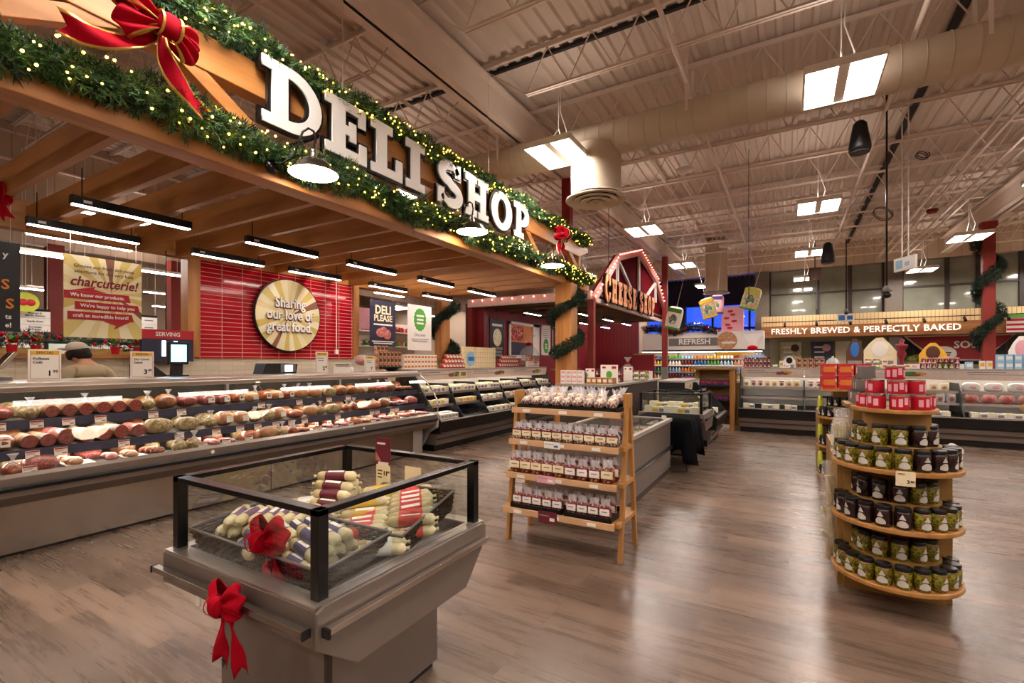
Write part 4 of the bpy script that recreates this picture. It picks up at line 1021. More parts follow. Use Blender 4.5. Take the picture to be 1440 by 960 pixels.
# top rail, counter top
MB().prism([(.21, 1.25), (.19, 1.29), (.21, 1.325), (.25, 1.335), (.92, 1.335), (.92, 1.305), (.3, 1.305), (.27, 1.25)], 'x', X0, X1).build('top_rail', 'steel_soft', dc, bevel=.006)
MB().bx(X0, X1, .3, .36, 1.285, 1.303).build('light_strip', 'shelf_light', dc)
MB().bx(X0, X1-.02, .9, .92, .6, 1.3).build('rear_doors', 'case_inside', dc)
MB().bx(X0, X1-.05, -.13, .9, .60, .615).build('deck', 'steel_soft', dc)
for zi, (y0, z0) in enumerate(((.2, .965), (.03, .745))):
    s_ = MB().bx(X0, X1-.06, y0, .85, z0+.045, z0+.055).build('shelf', 'steel_soft', dc)
    MB().prism([(y0-.012, z0-.01), (y0+.006, z0-.01), (y0+.016, z0+.062), (y0-.002, z0+.062)], 'x', X0, X1-.06).build('price_rail', 'navy', s_)
    MB().bx(X0, X1-.1, y0+.05, y0+.085, z0+.0, z0+.012).build('shelf_lamp', 'shelf_light', s_)
for x in (1.15, 3.3, 5.0):
    MB().bx(x-.015, x+.015, .8, .84, .6, 1.3).build('upright', 'case_grey', dc)
    MB().bx(x-.03, x+.03, .17, .24, 1.23, 1.262).build('glass_clamp', 'chrome', dc, bevel=.004)
    MB().tube([(x, .25, 1.28), (x, .1, 1.17)], .006, 6).build('glass_stay', 'chrome', dc)
for x in (2.6, 4.55): MB().lathe([(0, 0), (.018, 0), (.018, .008), (0, .008)], 14, mt=Matrix.Translation((x, -.195, .6)) @ Matrix.Rotation(PI/2, 4, 'X')).build('lock', 'white', dc)

rows = (('upper shelf', 1.025, .23, ['ham', 'dark', 'bag', 'loglight', 'loglight', 'log', 'log', 'log', 'log', 'bag', 'roast', 'dark', 'ham', 'ham', 'hamloaf', 'turkey', 'hamloaf', 'turkey', 'hamloaf', 'blue', 'blue', 'herb', 'roast', 'roast', 'turkey', 'roast', 'dark', 'roast', 'traysaus', 'traysaus', 'traysaus', 'ham', 'hamloaf', 'traysaus']),
        ('middle shelf', .805, .07, ['roast', 'hamloaf', 'loglight', 'loglight', 'logham', 'log', 'log', 'log', 'logham', 'herb', 'herb', 'bag', 'turkey', 'turkey', 'bag', 'bag', 'turkey', 'orange', 'blue', 'bag', 'herb', 'bagred', 'bagred', 'orange', 'orange', 'roast', 'trayham', 'tray', 'dark', 'bagred', 'traysaus', 'tray', 'trayham', 'dark']),
        ('bottom deck', .617, -.1, ['dark', 'bagred', 'dark', 'traywhite', 'tray', 'traywhite', 'traysaus', 'bag', 'bag', 'tray', 'trayham', 'orange', 'blue', 'bag', 'bagred', 'traysaus', 'traywhite', 'tray', 'tray', 'orange', 'traysaus', 'trayham', 'tray', 'traywhite', 'tray', 'traysaus', 'tray', 'trayham', 'tray', 'traysaus', 'tray', 'tray', 'trayham', 'tray']))
for rn, z, ly, seq in rows:
    x = .95
    i = 0
    while x < 5.9:
        k = seq[i % len(seq)]; w = KINDW[k]; cx = x+w/2
        s = R.uniform(.94, 1.06)*(1.12 if rn == 'bottom deck' else 1.04)
        PR[k].put((DX-ly-R.uniform(0, .02), cx, z), PI/2+R.uniform(-.12, .12), '%s on the %s of the long deli counter, %s from its near end' % (KNAME[k], rn, nth(i)), 'meats in the deli counter', scale=(s*.97, s, s*R.uniform(.92, 1.05)))
        x += w+R.uniform(.0, .012); i += 1
# a second rank behind on the upper and middle shelves
for rn, z, ly in (('upper shelf', 1.025, .52), ('middle shelf', .805, .38), ('bottom deck', .617, .16)):
    i = 0; x = 1.0
    while x < 5.9:
        k = R.choice(['roast', 'turkey', 'dark', 'hamloaf', 'herb', 'bag']); w = KINDW[k]
        PR[k].put((DX-ly, x+w/2, z), PI/2+R.uniform(-.2, .2), '%s in the rear row of the %s, %s from near end' % (KNAME[k], rn, nth(i)), 'meats in the deli counter')
        x += w+.05; i += 1
# little price tickets on the rails
def ticket():
    mb = MB().bx(-.042, .042, 0, .003, 0, .06, 0).bx(-.04, .04, -.001, 0, .045, .057, 1)
    for z, w in ((.036, .03), (.028, .024)): mb.bx(-.036, -.036+w*2, -.001, 0, z, z+.004, 2)
    mb.bx(.008, .034, -.001, 0, .008, .02, 2)
    o = mb.build('price_ticket', ['paper', 'ink_red', 'ink_grey']); return o
TK = Proto(ticket())
for rn, z, ly, xs_ in (('upper rail', .955, .185, (1.2, 1.42, 1.62, 1.84, 2.25, 2.5, 3.35, 3.85, 4.3, 4.62)), ('middle rail', .735, .013, (1.35, 1.52, 1.95, 2.4, 2.75, 3.0, 3.2, 3.42, 3.62, 3.8, 4.3, 4.9, 5.0, 5.3, 5.4)), ('bottom edge', .64, -.12, (1.3, 2.55, 2.78, 3.02, 3.9, 4.15, 4.4, 4.8))):
    for i, x in enumerate(xs_):
        TK.put((DX-ly+.004, x, z), 0, 'white price ticket with red line on the %s of the deli counter, %s from its near end' % (rn, nth(i)), 'price tickets on the deli counter', rot=(rad(-8), 0, PI/2), cat='price ticket')

# cards and machines on the counter top (z 1.335)
def special(y, w, h, name1, name2, price, cents, label, x=-5.62):
    t = thing('special_card', label, 'price card', (x, y, 1.335), PI/2, 'yellow topped price cards')
    MB().bx(-w/2, w/2, 0, .006, .0, h).build('card', 'paper', t)
    MB().bx(-w/2, w/2, .008, .012, 0, h*.9).bx(-w/2, w/2, .0, .05, 0, .006).build('acrylic_holder', 'pane', t)
    for x0, x1, z0, z1 in ((-w*.44, w*.44, .012, .015), (-w*.44, -w*.43, .012, h*.82), (w*.43, w*.44, .012, h*.82)): MB().bx(x0, x1, -.001, 0, z0, z1).build('red_rule', 'ink_red', t)
    MB().bx(-w*.44, w*.44, -.0015, 0, h*.82, h*.96).build('yellow_band', 'yellow', t)
    text('SPECIAL', h*.1, 'brown', t, 'band_text', (0, -.002, h*.89), off=.02, spacing=1.2)
    if name1:
        text(name1, h*.11, 'ink', t, 'product_name', (-w*.36, -.002, h*.7), align='LEFT', off=.015)
        text(name2, h*.11, 'ink', t, 'product_name', (-w*.36, -.002, h*.58), align='LEFT', off=.015)
    else: bars(t, -w*.1, -.002, h*.7, w*.5, h*.035, 'ink_grey', 2, 3)
    text(price, h*.24, 'black', t, 'price', (w*.14, -.002, h*.22), off=.03)
    if cents: text(cents, h*.13, 'black', t, 'price', (w*.32, -.002, h*.28), off=.02)
    return t
special(1.545, .215, .27, 'Kolbassa', 'Coils', '1', '99', 'large special price card reading 1.99 on the deli counter')
special(2.27, .2, .265, 'Dry Cured', 'Salami', '3', '49', 'special price card reading 3.49 beside the counter screen')
special(4.4, .2, .3, None, None, '2', '99', 'special price card in front of the cream tiles near the scale')
special(5.28, .22, .25, None, None, '7', '', 'special price card near the far end of the deli counter')
t = thing('notice_board', 'white landscape notice standing between two price cards', 'notice', (-5.62, 4.75, 1.335), PI/2)
MB().bx(-.16, .16, 0, .006, 0, .14).build('card', 'paper', t); bars(t, 0, -.002, .118, .26, .01, 'ink', 2, 2)
t = thing('counter_screen', 'black customer display with glowing blue screen on the deli counter', 'screen', (-5.9, 2.71, 1.335), PI/2)
MB().bx(-.09, .1, -.06, .08, 0, .015).build('base', 'black_plastic', t, bevel=.003); MB().prism([(-.02, .01), (.05, .01), (.02, .2), (-.03, .2)], 'x', -.05, .05).build('neck', 'black_plastic', t)
MB().bx(-.105, .1, -.05, -.01, .13, .38).build('housing', 'black_plastic', t, bevel=.006); MB().bx(-.08, .075, -.053, -.05, .16, .35).build('screen', 'screen', t)
t = thing('label_scale', 'low black counter scale with small blue screen', 'scale', (-5.95, 3.95, 1.335), PI/2)
MB().prism([(-.26, 0), (.22, 0), (.24, .13), (-.02, .14), (-.22, .14)], 'y', -.1, .14).build('housing', 'black_plastic', t, bevel=.01); MB().bx(-.02, .2, -.108, -.1, .02, .13).build('front_panel', 'mid_grey', t); MB().bx(.04, .15, -.112, -.108, .03, .115).build('screen', 'screen_white', t)
t = thing('meat_scale', 'grey metal counter scale with tilted plate beside the first price card', 'scale', (-5.85, 1.25, 1.335), PI/2)
MB().prism([(-.2, 0), (.12, 0), (.12, .03), (-.2, .03)], 'y', -.12, .14).build('base', 'mid_grey', t); MB().prism([(-.2, .04), (.08, .1), (.17, .24), (.14, .25), (.06, .14), (-.2, .06)], 'y', -.08, .1).build('plate', 'steel', t, bevel=.004)
t = thing('meat_scale', 'black wedge shaped scale behind the second price card', 'scale', (-6.0, 2.47, 1.335), PI/2)
MB().prism([(-.12, 0), (.15, 0), (.13, .03), (.02, .12), (-.12, .14)], 'y', -.1, .12).build('housing', 'black_plastic', t, bevel=.006)
t = thing('serving_bowl', 'shallow black bowl at the far end of the deli counter', 'bowl', (-5.75, 5.88, 1.335))
MB().lathe([(.06, 0), (.14, .05), (.19, .075), (.185, .08), (.13, .055), (.05, .01), (0, .008)], 24).build('bowl', 'black', t, smooth=True)
t = thing('spice_jars', 'small green and white pots on the deli counter', 'pots', (-5.75, 5.02, 1.335))
MB().lathe([(.035, 0), (.04, .06), (.03, .07), (0, .07)], 12).build('pot', 'white', t); MB().lathe([(.035, 0), (.04, .05), (.03, .06), (0, .06)], 12, c=(0, -.12)).build('green_pot', 'green', t)
t = thing('treat_dome', 'clear plastic dome with purple and red sweets by the price card', 'plastic dome', (-5.95, 5.42, 1.335))
MB().lathe([(.15, 0), (.16, .1), (.15, .18), (.1, .25), (0, .28)], 20).build('dome', 'cello', t, smooth=True); MB().ell((0, 0, .16), (.11, .11, .06), 12, 8).build('sweets', 'berry_box', t, smooth=True)
# now-serving number board behind the counter
t = thing('queue_number_board', 'maroon take a number board showing 11 behind the counter', 'number board', (-7.2, 3.22, 1.5), PI/2)
MB().bx(-.32, .3, 0, .06, 0, .42).build('housing', 'navy', t, bevel=.006); MB().bx(-.32, .3, -.004, 0, .3, .42).build('header', 'ink_red', t); text('SERVING', .075, 'white', t, 'header_text', (-.02, -.007, .36), off=.02); text('11', .28, 'number_glow', t, 'number', (0, -.006, .16), off=.03)
MB().tube([(0, .03, 0), (0, .03, -.0001)], .01, 4).tube([(0, .1, .42), (0, .1, 1.5)], .008, 5).build('drop_rod', 'black', t)

# ------------------------------------------------------------------ deli worker
def skin_mesh(name, verts, edges, radii, m, parent, lvl=2, loc=(0, 0, 0)):
    me = bpy.data.meshes.new(name); me.from_pydata(verts, edges, []); o = bpy.data.objects.new(name, me); COL.objects.link(o)
    o.location = loc; o.parent = parent; me.materials.append(M[m])
    s = o.modifiers.new('s', 'SKIN'); s.use_smooth_shade = True
    for i, r in enumerate(radii): me.skin_vertices[0].data[i].radius = r if isinstance(r, tuple) else (r, r)
    me.skin_vertices[0].data[0].use_root = True
    u = o.modifiers.new('u', 'SUBSURF'); u.levels = lvl; u.render_levels = lvl
    return o
wk = thing('person', 'deli worker seen from behind in a pale cap and tan shirt, head bent', 'person', (-6.82, 2.24, 0), PI/2)
# local: faces +Y (away from the viewer); x to the viewer's right
V = [(0, 0, .95), (0, .0, 1.15), (0, .02, 1.33), (0, .05, 1.42), (0, .1, 1.5), (-.04, .14, 1.58),
     (.11, .0, .88), (.12, .03, .5), (.12, -.02, .09), (.12, .1, .04), (-.11, 0, .88), (-.12, .03, .5), (-.12, -.02, .09), (-.12, .1, .04),
     (.19, .03, 1.36), (.25, .06, 1.1), (.17, .28, 1.02), (.13, .36, 1.02), (-.19, .03, 1.36), (-.25, .06, 1.1), (-.17, .28, 1.02), (-.13, .36, 1.02)]
Ed = [(0, 1), (1, 2), (2, 3), (3, 4), (4, 5), (0, 6), (6, 7), (7, 8), (8, 9), (0, 10), (10, 11), (11, 12), (12, 13), (3, 14), (14, 15), (15, 16), (16, 17), (3, 18), (18, 19), (19, 20), (20, 21)]
Rd = [(.14, .1), (.13, .09), (.15, .1), (.1, .08), .055, .06, (.09, .09), .06, .04, .04, (.09, .09), .06, .04, .04, .06, .045, .032, .028, .06, .045, .032, .028]
skin_mesh('body', V, Ed, Rd, 'skin', wk)
Vs = V[:4]+[V[14], V[15], (.2, .2, 1.05), V[18], V[19], (-.2, .2, 1.05)]
skin_mesh('shirt', Vs, [(0, 1), (1, 2), (2, 3), (3, 4), (4, 5), (5, 6), (3, 7), (7, 8), (8, 9)], [(.165, .13), (.17, .13), (.2, .14), (.12, .1), (.085, .08), .062, .045, (.085, .08), .062, .045], 'shirt_cloth', wk)
skin_mesh('trousers', [V[0], V[6], V[7], (.12, -.01, .12), V[10], V[11], (-.12, -.01, .12)], [(0, 1), (1, 2), (2, 3), (0, 4), (4, 5), (5, 6)], [(.16, .12), (.1, .1), .075, .06, (.1, .1), .075, .06], 'black_plastic', wk)
# head turned to the left and bent down, cap with a dark hair bun line below it
hd_ = MB().ell((-.05, .16, 1.6), (.078, .1, .115), 20, 14).ell((-.13, .2, 1.585), (.02, .018, .03), 8, 6).ell((.03, .15, 1.58), (.012, .02, .03), 8, 6)
hd_.ell((-.115, .235, 1.6), (.014, .014, .01), 8, 5).ell((-.06, .26, 1.6), (.014, .01, .01), 8, 5).ell((-.09, .26, 1.55), (.025, .01, .008), 8, 5)
hd_.build('head', 'skin', wk, smooth=True)
MB().ell((-.04, .135, 1.605), (.1, .105, .085), 20, 12).ell((-.12, .15, 1.57), (.03, .05, .06), 12, 8).ell((-.02, .1, 1.575), (.085, .07, .06), 14, 9).build('hair', 'hair', wk, smooth=True)
MB().ell((-.055, .155, 1.655), (.098, .115, .07), 20, 12).ell((-.13, .22, 1.64), (.075, .06, .018), 16, 6).build('cap', 'cap_cloth', wk, smooth=True)
for sx in (-1, 1):
    for f in range(5):
        a = (f-2)*.018; b = Vector((sx*.13-sx*.0+a, .38, 1.02)); L = (.06, .075, .08, .075, .055)[f]
        if f == (0 if sx > 0 else 4): pts_ = [b+Vector((-sx*.0, -.02, 0)), b+Vector((-sx*.02, .015, -.01)), b+Vector((-sx*.03, .04, -.02))]
        else: pts_ = [b, b+Vector((0, L*.5, .004)), b+Vector((0, L, -.02))]
        MB().tube(pts_, [.0095, .0085, .007], 7).build('finger', 'skin', wk, smooth=True)
# ------------------------------------------------------------------ open multideck cases
def multideck(name, label, loc, rotz, L, joints, sections, fridge_top=1.33):
    """front faces local -Y; x from 0 to L"""
    t = thing(name, label, 'display case', loc, rotz)
    MB().bx(.02, L-.02, .05, .9, 0, .11).build('toe', 'black', t)
    MB().prism([(.0, .11), (-.03, .3), (-.01, .32), (.9, .32), (.9, .11)], 'x', 0, L).build('base', 'case_taupe', t)
    MB().prism([(-.03, .195), (-.045, .2), (-.045, .22), (-.03, .225)], 'x', 0, L).build('base_rib', 'case_dark', t)
    MB().prism([(-.03, .3), (-.1, .33), (-.12, .49), (-.07, .52), (-.05, .47), (.8, .44), (.8, .32)], 'x', 0, L).build('front_fascia', 'black', t)
    MB().bx(0, L, -.118, -.06, .5, .515).build('front_trim', 'steel_soft', t)
    MB().prism([(-.04, .49), (.55, .56), (.55, .54), (-.04, .47)], 'x', .02, L-.02).build('deck', 'black', t)
    MB().bx(0, L, .84, .9, .3, fridge_top).build('back_panel', 'white', t)
    MB().bx(0, L, .4, .9, fridge_top, fridge_top+.03).build('top_panel', 'case_grey', t)
    for (y0, z) in ((.2, .72), (.28, .93)):
        s = MB().bx(.02, L-.02, y0, .84, z, z+.018).build('shelf', 'black', t)
        MB().bx(.02, L-.02, y0-.008, y0, z-.015, z+.03).build('price_rail', 'steel_soft', s)
    MB().bx(.03, L-.03, .5, .53, fridge_top-.15, fridge_top-.142).build('light_strip', 'shelf_light', t)
    for y0, z in ((.26, .712), (.34, .922)): MB().bx(.03, L-.03, y0, y0+.02, z, z+.006).build('light_strip', 'shelf_light', t)  # unseen strips added under each shelf to brighten the packs
    prev = 0
    for j in list(joints)+[L]:
        h = MB().prism([(.44, fridge_top-.17), (.42, fridge_top-.16), (.40, fridge_top+.03), (.43, fridge_top+.03), (.48, fridge_top-.16)], 'x', prev+.005, j-.005).build('header_panel', 'trim_white', t)
        w = j-prev
        MB().bx(prev+.12, prev+min(.7, w*.4), .405, .41, fridge_top-.035, fridge_top-.022).bx(prev+.12, prev+w*.6, .408, .413, fridge_top-.075, fridge_top-.066).build('header_print', 'ink_grey', h)
        MB().ell((prev+w*.72, .412, fridge_top-.06), (w*.1, .008, .055), 14, 7).build('header_picture', 'produce', h)
        MB().ell((prev+w*.62, .412, fridge_top-.08), (w*.06, .008, .04), 12, 6).build('header_picture', 'ham', h)
        prev = j
    dv = [(-.1, .3), (-.12, .5), (.12, .78), (.3, 1.0), (.42, fridge_top-.1), (.42, fridge_top), (.88, fridge_top), (.88, .3)]
    for x in [0]+list(sections)+[L]:
        e = x in (0, L)
        MB().prism(dv if e else [(-.04, .5), (.14, .74), (.24, .95), (.34, 1.1), (.86, 1.1), (.86, .5)], 'x', x-.012, x+.012).build('end_panel' if e else 'divider', 'black_plastic', t)
    return t

# packs of many kinds, built once, copied
def p_pouch(m='paper', pic='ham', w=.12, h=.15, d=.03):
    t = thing('food_pouch', 'x', 'food pack')
    MB().ell((0, 0, h/2), (w/2, d/2, h/2), 12, 9, p=.35).build('pouch', m, t, smooth=True)
    MB().ell((0, -d*.45, h*.42), (w*.3, .006, h*.22), 12, 6).build('pack_picture', pic, t, smooth=True)
    MB().bx(-w*.36, w*.36, -d*.5-.002, -d*.4, h*.74, h*.86).build('pack_label', 'ink_red' if m == 'paper' else 'paper', t)
    return t
def p_box(m, w=.1, h=.1, d=.08, lab='paper', name='food_box', cat='box'):
    t = thing(name, 'x', cat)
    MB().bx(-w/2, w/2, -d/2, d/2, 0, h).build('carton', m, t, bevel=.002)
    MB().bx(-w*.38, w*.38, -d/2-.0015, -d/2, h*.3, h*.75).build('front_label', lab, t)
    return t
mat('jar_label', 'c9c4ba', .6)
def p_jar(m='olives', lidm='black', r=.042, h=.125, lab='jar_label', shape='bell'):
    t = thing('glass_jar', 'x', 'jar')
    MB().lathe([(r*.9, 0), (r, .006), (r, h*.72), (r*.93, h*.8), (r*.86, h*.83)], 18).build('glass_body', m, t, smooth=True, auto=60)
    MB().lathe([(r*.92, h*.83), (r*.95, h*.84), (r*.95, h*.97), (r*.9, h), (0, h)], 18).build('lid', lidm, t, smooth=True, auto=40)
    # white emblem wrapped on the front: a peaked cap above a broad shield
    def wrap(w, lo, hi, nm, m_, n=10):
        MB().grid(n, 1, lambda u, v: (1.02*r*sin((u-.5)*2*w), -1.02*r*cos((u-.5)*2*w), h*(lo(abs(u-.5)*2)*(1-v)+hi(abs(u-.5)*2)*v))).build(nm, m_, t)
    if lab:
        wrap(.66, lambda q: .12+.04*q*q, lambda q: .44-.16*q*q, 'front_label', lab)
        wrap(.38, lambda q: .48, lambda q: .74-.25*q, 'peak_label', lab)
    return t
def p_tin(m='red', r=.05, h=.085):
    t = thing('food_tin', 'x', 'tin')
    MB().lathe([(r*.97, 0), (r, .004), (r, h-.006)], 20).build('can_body', m, t, smooth=True, auto=60)
    MB().lathe([(r*1.02, h-.008), (r*1.02, h), (r*.93, h), (r*.92, h-.004), (0, h-.004)], 20).build('can_lid', 'chrome', t, smooth=True, auto=40)
    mb = MB()
    for a0, a1, z0, z1 in ((-.5, -.1, .2, .75), (.05, .5, .35, .85), (.7, 1.2, .2, .7), (-1.2, -.75, .2, .7)):
        mb.grid(4, 1, lambda u, v: (1.01*r*sin(a0+(a1-a0)*u), -1.01*r*cos(a0+(a1-a0)*u), h*(z0+(z1-z0)*v)))
    mb.build('tin_print', 'pink', t)
    return t
P2 = {
 'pouch': Proto(p_pouch()), 'pouch_cream': Proto(p_pouch('cream', 'turkey')), 'pouch_purple': Proto(p_pouch('cello_thick', 'ham', .13, .17)),
 'cheese': Proto(p_box('cheese_pack', .108, .1, .13, 'paper', 'cheese_pack', 'cheese')), 'cheeseyellow': Proto(p_box('cream', .105, .085, .12, 'yellow', 'cheese_pack', 'cheese')), 'cheesewhite': Proto(p_box('white', .1, .09, .12, 'ink_grey', 'cheese_pack', 'cheese')),
 'redbox': Proto(p_box('red_print', .16, .155, .16, 'orange', 'cake_box', 'box')), 'creambox': Proto(p_box('cream_box', .085, .11, .06, 'cream')), 'brownbox': Proto(p_box('brown_box', .085, .1, .06, 'brown')), 'whitebox': Proto(p_box('paper', .085, .085, .06, 'orange')),
 'berrybag': Proto(p_box('berry_box', .1, .09, .06, 'paper', 'snack_bag', 'bag')), 'bluepack': Proto(p_box('sky_blue', .1, .13, .07, 'white', 'milk_carton', 'carton')), 'palepack': Proto(p_box('white', .07, .15, .07, 'yellow')), 'mixbox': Proto(p_box('mixed_goods', .1, .09, .08)),
 'woodbox': Proto(p_box('oak', .075, .1, .075, 'paper', 'wooden_gift_box', 'box')), 'pinkbox': Proto(p_box('paper', .09, .07, .08, 'pink')),
 'jarolive': Proto(p_jar()), 'jardark': Proto(p_jar('dark_olives')), 'jarred': Proto(p_jar('dark_red', 'pink', .035, .12)), 'jarredblack': Proto(p_jar('dark_red', 'black', .035, .11)), 'jarblack': Proto(p_jar('black', 'black', .036, .12)),
 'tin': Proto(p_tin()), 'tingrey': Proto(p_tin('mid_grey')),
}
def bigham():
    t = thing('packed_ham', 'x', 'ham'); MB().ell((0, 0, .085), (.1, .04, .085), 16, 12, p=.8).build('ham_pack', 'pink_meat', t, smooth=True); MB().ell((0, -.036, .075), (.045, .008, .05), 12, 6).build('round_label', 'salami_cut', t, smooth=True); return t
P2['bigham'] = Proto(bigham())
def whiteham():
    t = thing('packed_poultry', 'x', 'poultry'); MB().ell((0, 0, .08), (.13, .05, .085), 16, 12, p=.7).build('wrapped_meat', 'white_gloss', t, smooth=True); MB().ell((.02, -.042, .08), (.06, .012, .04), 12, 6).build('pack_print', 'pink', t, smooth=True); return t
P2['whiteham'] = Proto(whiteham())

def row(keys, org, rotz, x0, x1, step, z, y, place, desc, grp, jit=.004, maxn=60, sc_=1, start=0):
    """products side by side along a case's local x"""
    n = int((x1-x0)/step)
    for i in range(min(n, maxn)):
        k = keys[i % len(keys)]; lx = x0+step*(i+.5)
        wx = org[0]+cos(rotz)*lx-sin(rotz)*y; wy = org[1]+sin(rotz)*lx+cos(rotz)*y
        P2[k].put((wx+R.uniform(-jit, jit), wy+R.uniform(-jit, jit), z), rotz+R.uniform(-.05, .05), '%s %s, %s from the left' % (desc.get(k, desc.get('*')) if isinstance(desc, dict) else desc, place, nth(start+i)), grp, scale=sc_)

# cheese case continuing from the deli counter
CO = (-5.06, 6.18); ccase = multideck('cheese_case', 'long low open cheese case joined to the deli counter', (CO[0], CO[1], 0), PI/2, 5.0, (1.55, 3.2), (.75, 1.6, 2.5, 3.4, 4.2))
D_ = {'cheese': 'mottled cheese pack', 'cheeseyellow': 'yellow cheese pack', 'cheesewhite': 'white cheese pack', '*': 'cheese pack'}
row(['cheesewhite', 'cheese', 'cheesewhite', 'cheesewhite'], CO, PI/2, .06, 4.9, .115, .95, .36, 'on the top shelf of the long cheese case', D_, 'cheese packs')
row(['cheese', 'cheeseyellow', 'cheesewhite', 'cheeseyellow'], CO, PI/2, .06, .72, .115, .74, .28, 'on the middle shelf, first bay of the cheese case', D_, 'cheese packs')
row(['cheeseyellow'], CO, PI/2, .95, 1.55, .115, .74, .28, 'on the middle shelf, second bay of the cheese case', D_, 'cheese packs')
row(['cheesewhite', 'cheese', 'berrybag'], CO, PI/2, 1.65, 4.9, .115, .74, .28, 'on the middle shelf, far bays of the cheese case', {'berrybag': 'red snack pack', **D_}, 'cheese packs')
row(['cheesewhite', 'cheese'], CO, PI/2, .06, 4.9, .12, .95, .52, 'in the rear row of the cheese case top shelf', D_, 'cheese packs', sc_=1.15)
row(['cheesewhite'], CO, PI/2, .06, .75, .1, .51, .08, 'on the bottom deck, first bay of the cheese case', D_, 'cheese packs')
row(['cheesewhite'], CO, PI/2, .06, .75, .1, .525, .22, 'in the second row at the cheese case bottom', D_, 'cheese packs')
row(['cheesewhite', 'cheese'], CO, PI/2, 1.75, 4.9, .1, .51, .08, 'on the bottom deck, far bays of the cheese case', D_, 'cheese packs')
for k in range(5):
    tag(MB().bx(-.004, .004, 0, .4, 0, .05).build('wire_divider', 'chrome', loc=(CO[0]+.0, CO[1]+.95+.14*k, .53), rotz=PI/2), 'slim metal divider in the empty bay of the cheese case, %s from the left' % nth(k), 'shelf divider', 'empty bay dividers')
# on top of the cheese case (world z 1.36)
TZ = 1.362
def topstack(key, y0, y1, step, layers, x, dz, desc, grp, rotz=PI/2, z=TZ, shrink=0, cat=None):
    for l in range(layers):
        n = int((y1-y0)/step)-(l if shrink else 0)
        for i in range(n):
            P2[key].put((x, y0+step*(i+.5)+(l*step/2 if shrink else 0), z+l*dz), rotz, '%s, %s from the left in layer %s from the bottom' % (desc, nth(i), nth(l)), grp)
topstack('brownbox', 5.75, 6.3, .09, 3, -5.95, .103, 'pink brown box beside the deli counter end', 'pink brown boxes')
topstack('brownbox', 5.85, 6.2, .09, 4, -6.1, .103, 'pink brown box in the rear stack', 'pink brown boxes')
topstack('whitebox', 6.35, 7.35, .092, 3, -5.95, .088, 'small white box with orange print', 'small white boxes')
topstack('berrybag', 7.4, 8.15, .105, 3, -5.9, .093, 'red fruit snack bag on the cheese case', 'red snack bags', shrink=1)
topstack('creambox', 8.15, 9.45, .09, 4, -5.95, .113, 'cream coloured box in the big stack', 'cream boxes')
topstack('berrybag', 9.5, 10.5, .105, 3, -5.9, .093, 'red fruit snack bag beyond the cream boxes', 'red snack bags', shrink=1)
t = thing('round_badge', 'round pale blue badge standing before the red snack bags', 'badge', (-5.62, 7.98, TZ), PI/2); MB().tube([(0, 0, .19), (0, -.01, .19)], .15, 24).build('disc', 'sky_blue', t); MB().bx(-.1, .1, -.013, -.011, .15, .23).build('badge_print', 'blue', t); MB().bx(-.02, .02, -.006, .0, 0, .06).build('foot', 'paper', t)
t = thing('price_flag', 'small yellow price card hung on the cheese case header', 'price card', (-5.45, 7.45, 1.19), PI/2); MB().bx(-.13, .13, -.03, -.026, 0, .14).build('card', 'cream', t); text('2/$5', .09, 'ink', t, 'price', (0, -.032, .07), off=.03)
def basket_gift(loc, s, label, m='cello'):
    t = thing('gift_basket', label, 'gift basket', loc)
    MB().lathe([(.12*s, 0), (.17*s, .12*s), (.165*s, .12*s), (.11*s, .01*s)], 18).build('basket', 'oak', t)
    mb = MB(); rr = random.Random(int(loc[1]*100))
    o = None
    for k in range(5): MB().bx(-.04*s, .04*s, -.03*s, .03*s, 0, .17*s).build('gift_item', R.choice(['white', 'red', 'brown_box', 'paper']), t, loc=(rr.uniform(-.08, .08)*s, rr.uniform(-.08, .08)*s, .05*s), rotz=rr.uniform(0, 3))
    MB().lathe([(.175*s, .02*s), (.2*s, .2*s), (.15*s, .33*s), (.03*s, .42*s), (.02*s, .45*s), (.08*s, .56*s), (.12*s, .6*s)], 16).build('cellophane', m, t, smooth=True)
    MB().ell((0, -.03*s, .43*s), (.06*s, .03*s, .035*s), 10, 6).build('ribbon_bow', 'velvet', t, smooth=True)
    return t
basket_gift((-5.8, 10.85, TZ), 1.35, 'cellophane wrapped gift basket on the far end of the cheese case')
topstack('pinkbox', 10.45, 11.1, .1, 2, -5.65, .072, 'small pale box before the gift basket', 'pale boxes')

# ------------------------------------------------------------------ far open cases
FO = (-.93, 11.3); multideck('meat_case', 'long low open meat case facing the shop before the coffee counter', (FO[0], FO[1], 0), 0, 6.6, (1.2, 3.62, 5.2), (1.2, 3.6, 4.9))
D2 = {'pouch': 'white meat pouch', 'pouch_cream': 'cream meat pouch', '*': 'meat pack', 'pouch_purple': 'purple red meat pouch', 'bigham': 'round pink packed ham', 'whiteham': 'white poultry pack', 'cheesewhite': 'flat white pack', 'cheese': 'flat mottled pack'}
row(['pouch_cream', 'pouch', 'pouch', 'pouch_cream', 'pouch_cream', 'pouch', 'pouch_cream'], FO, 0, .05, 1.15, .135, .95, .42, 'on the top shelf of the far meat case, left bay', D2, 'meat pouches')
row(['pouch'], FO, 0, 1.25, 1.7, .14, .95, .42, 'on the far meat case beside the red boxes', D2, 'meat pouches')
row(['pouch_cream'], FO, 0, 2.9, 3.55, .15, .95, .42, 'on the top shelf of the far meat case, middle bay', D2, 'meat pouches')
row(['whiteham'], FO, 0, 3.65, 6.0, .31, .95, .5, 'on the top shelf of the far meat case, right bay', D2, 'poultry packs')
row(['pouch_purple'], FO, 0, 3.1, 3.6, .16, .74, .3, 'on the middle shelf of the far meat case', D2, 'meat pouches')
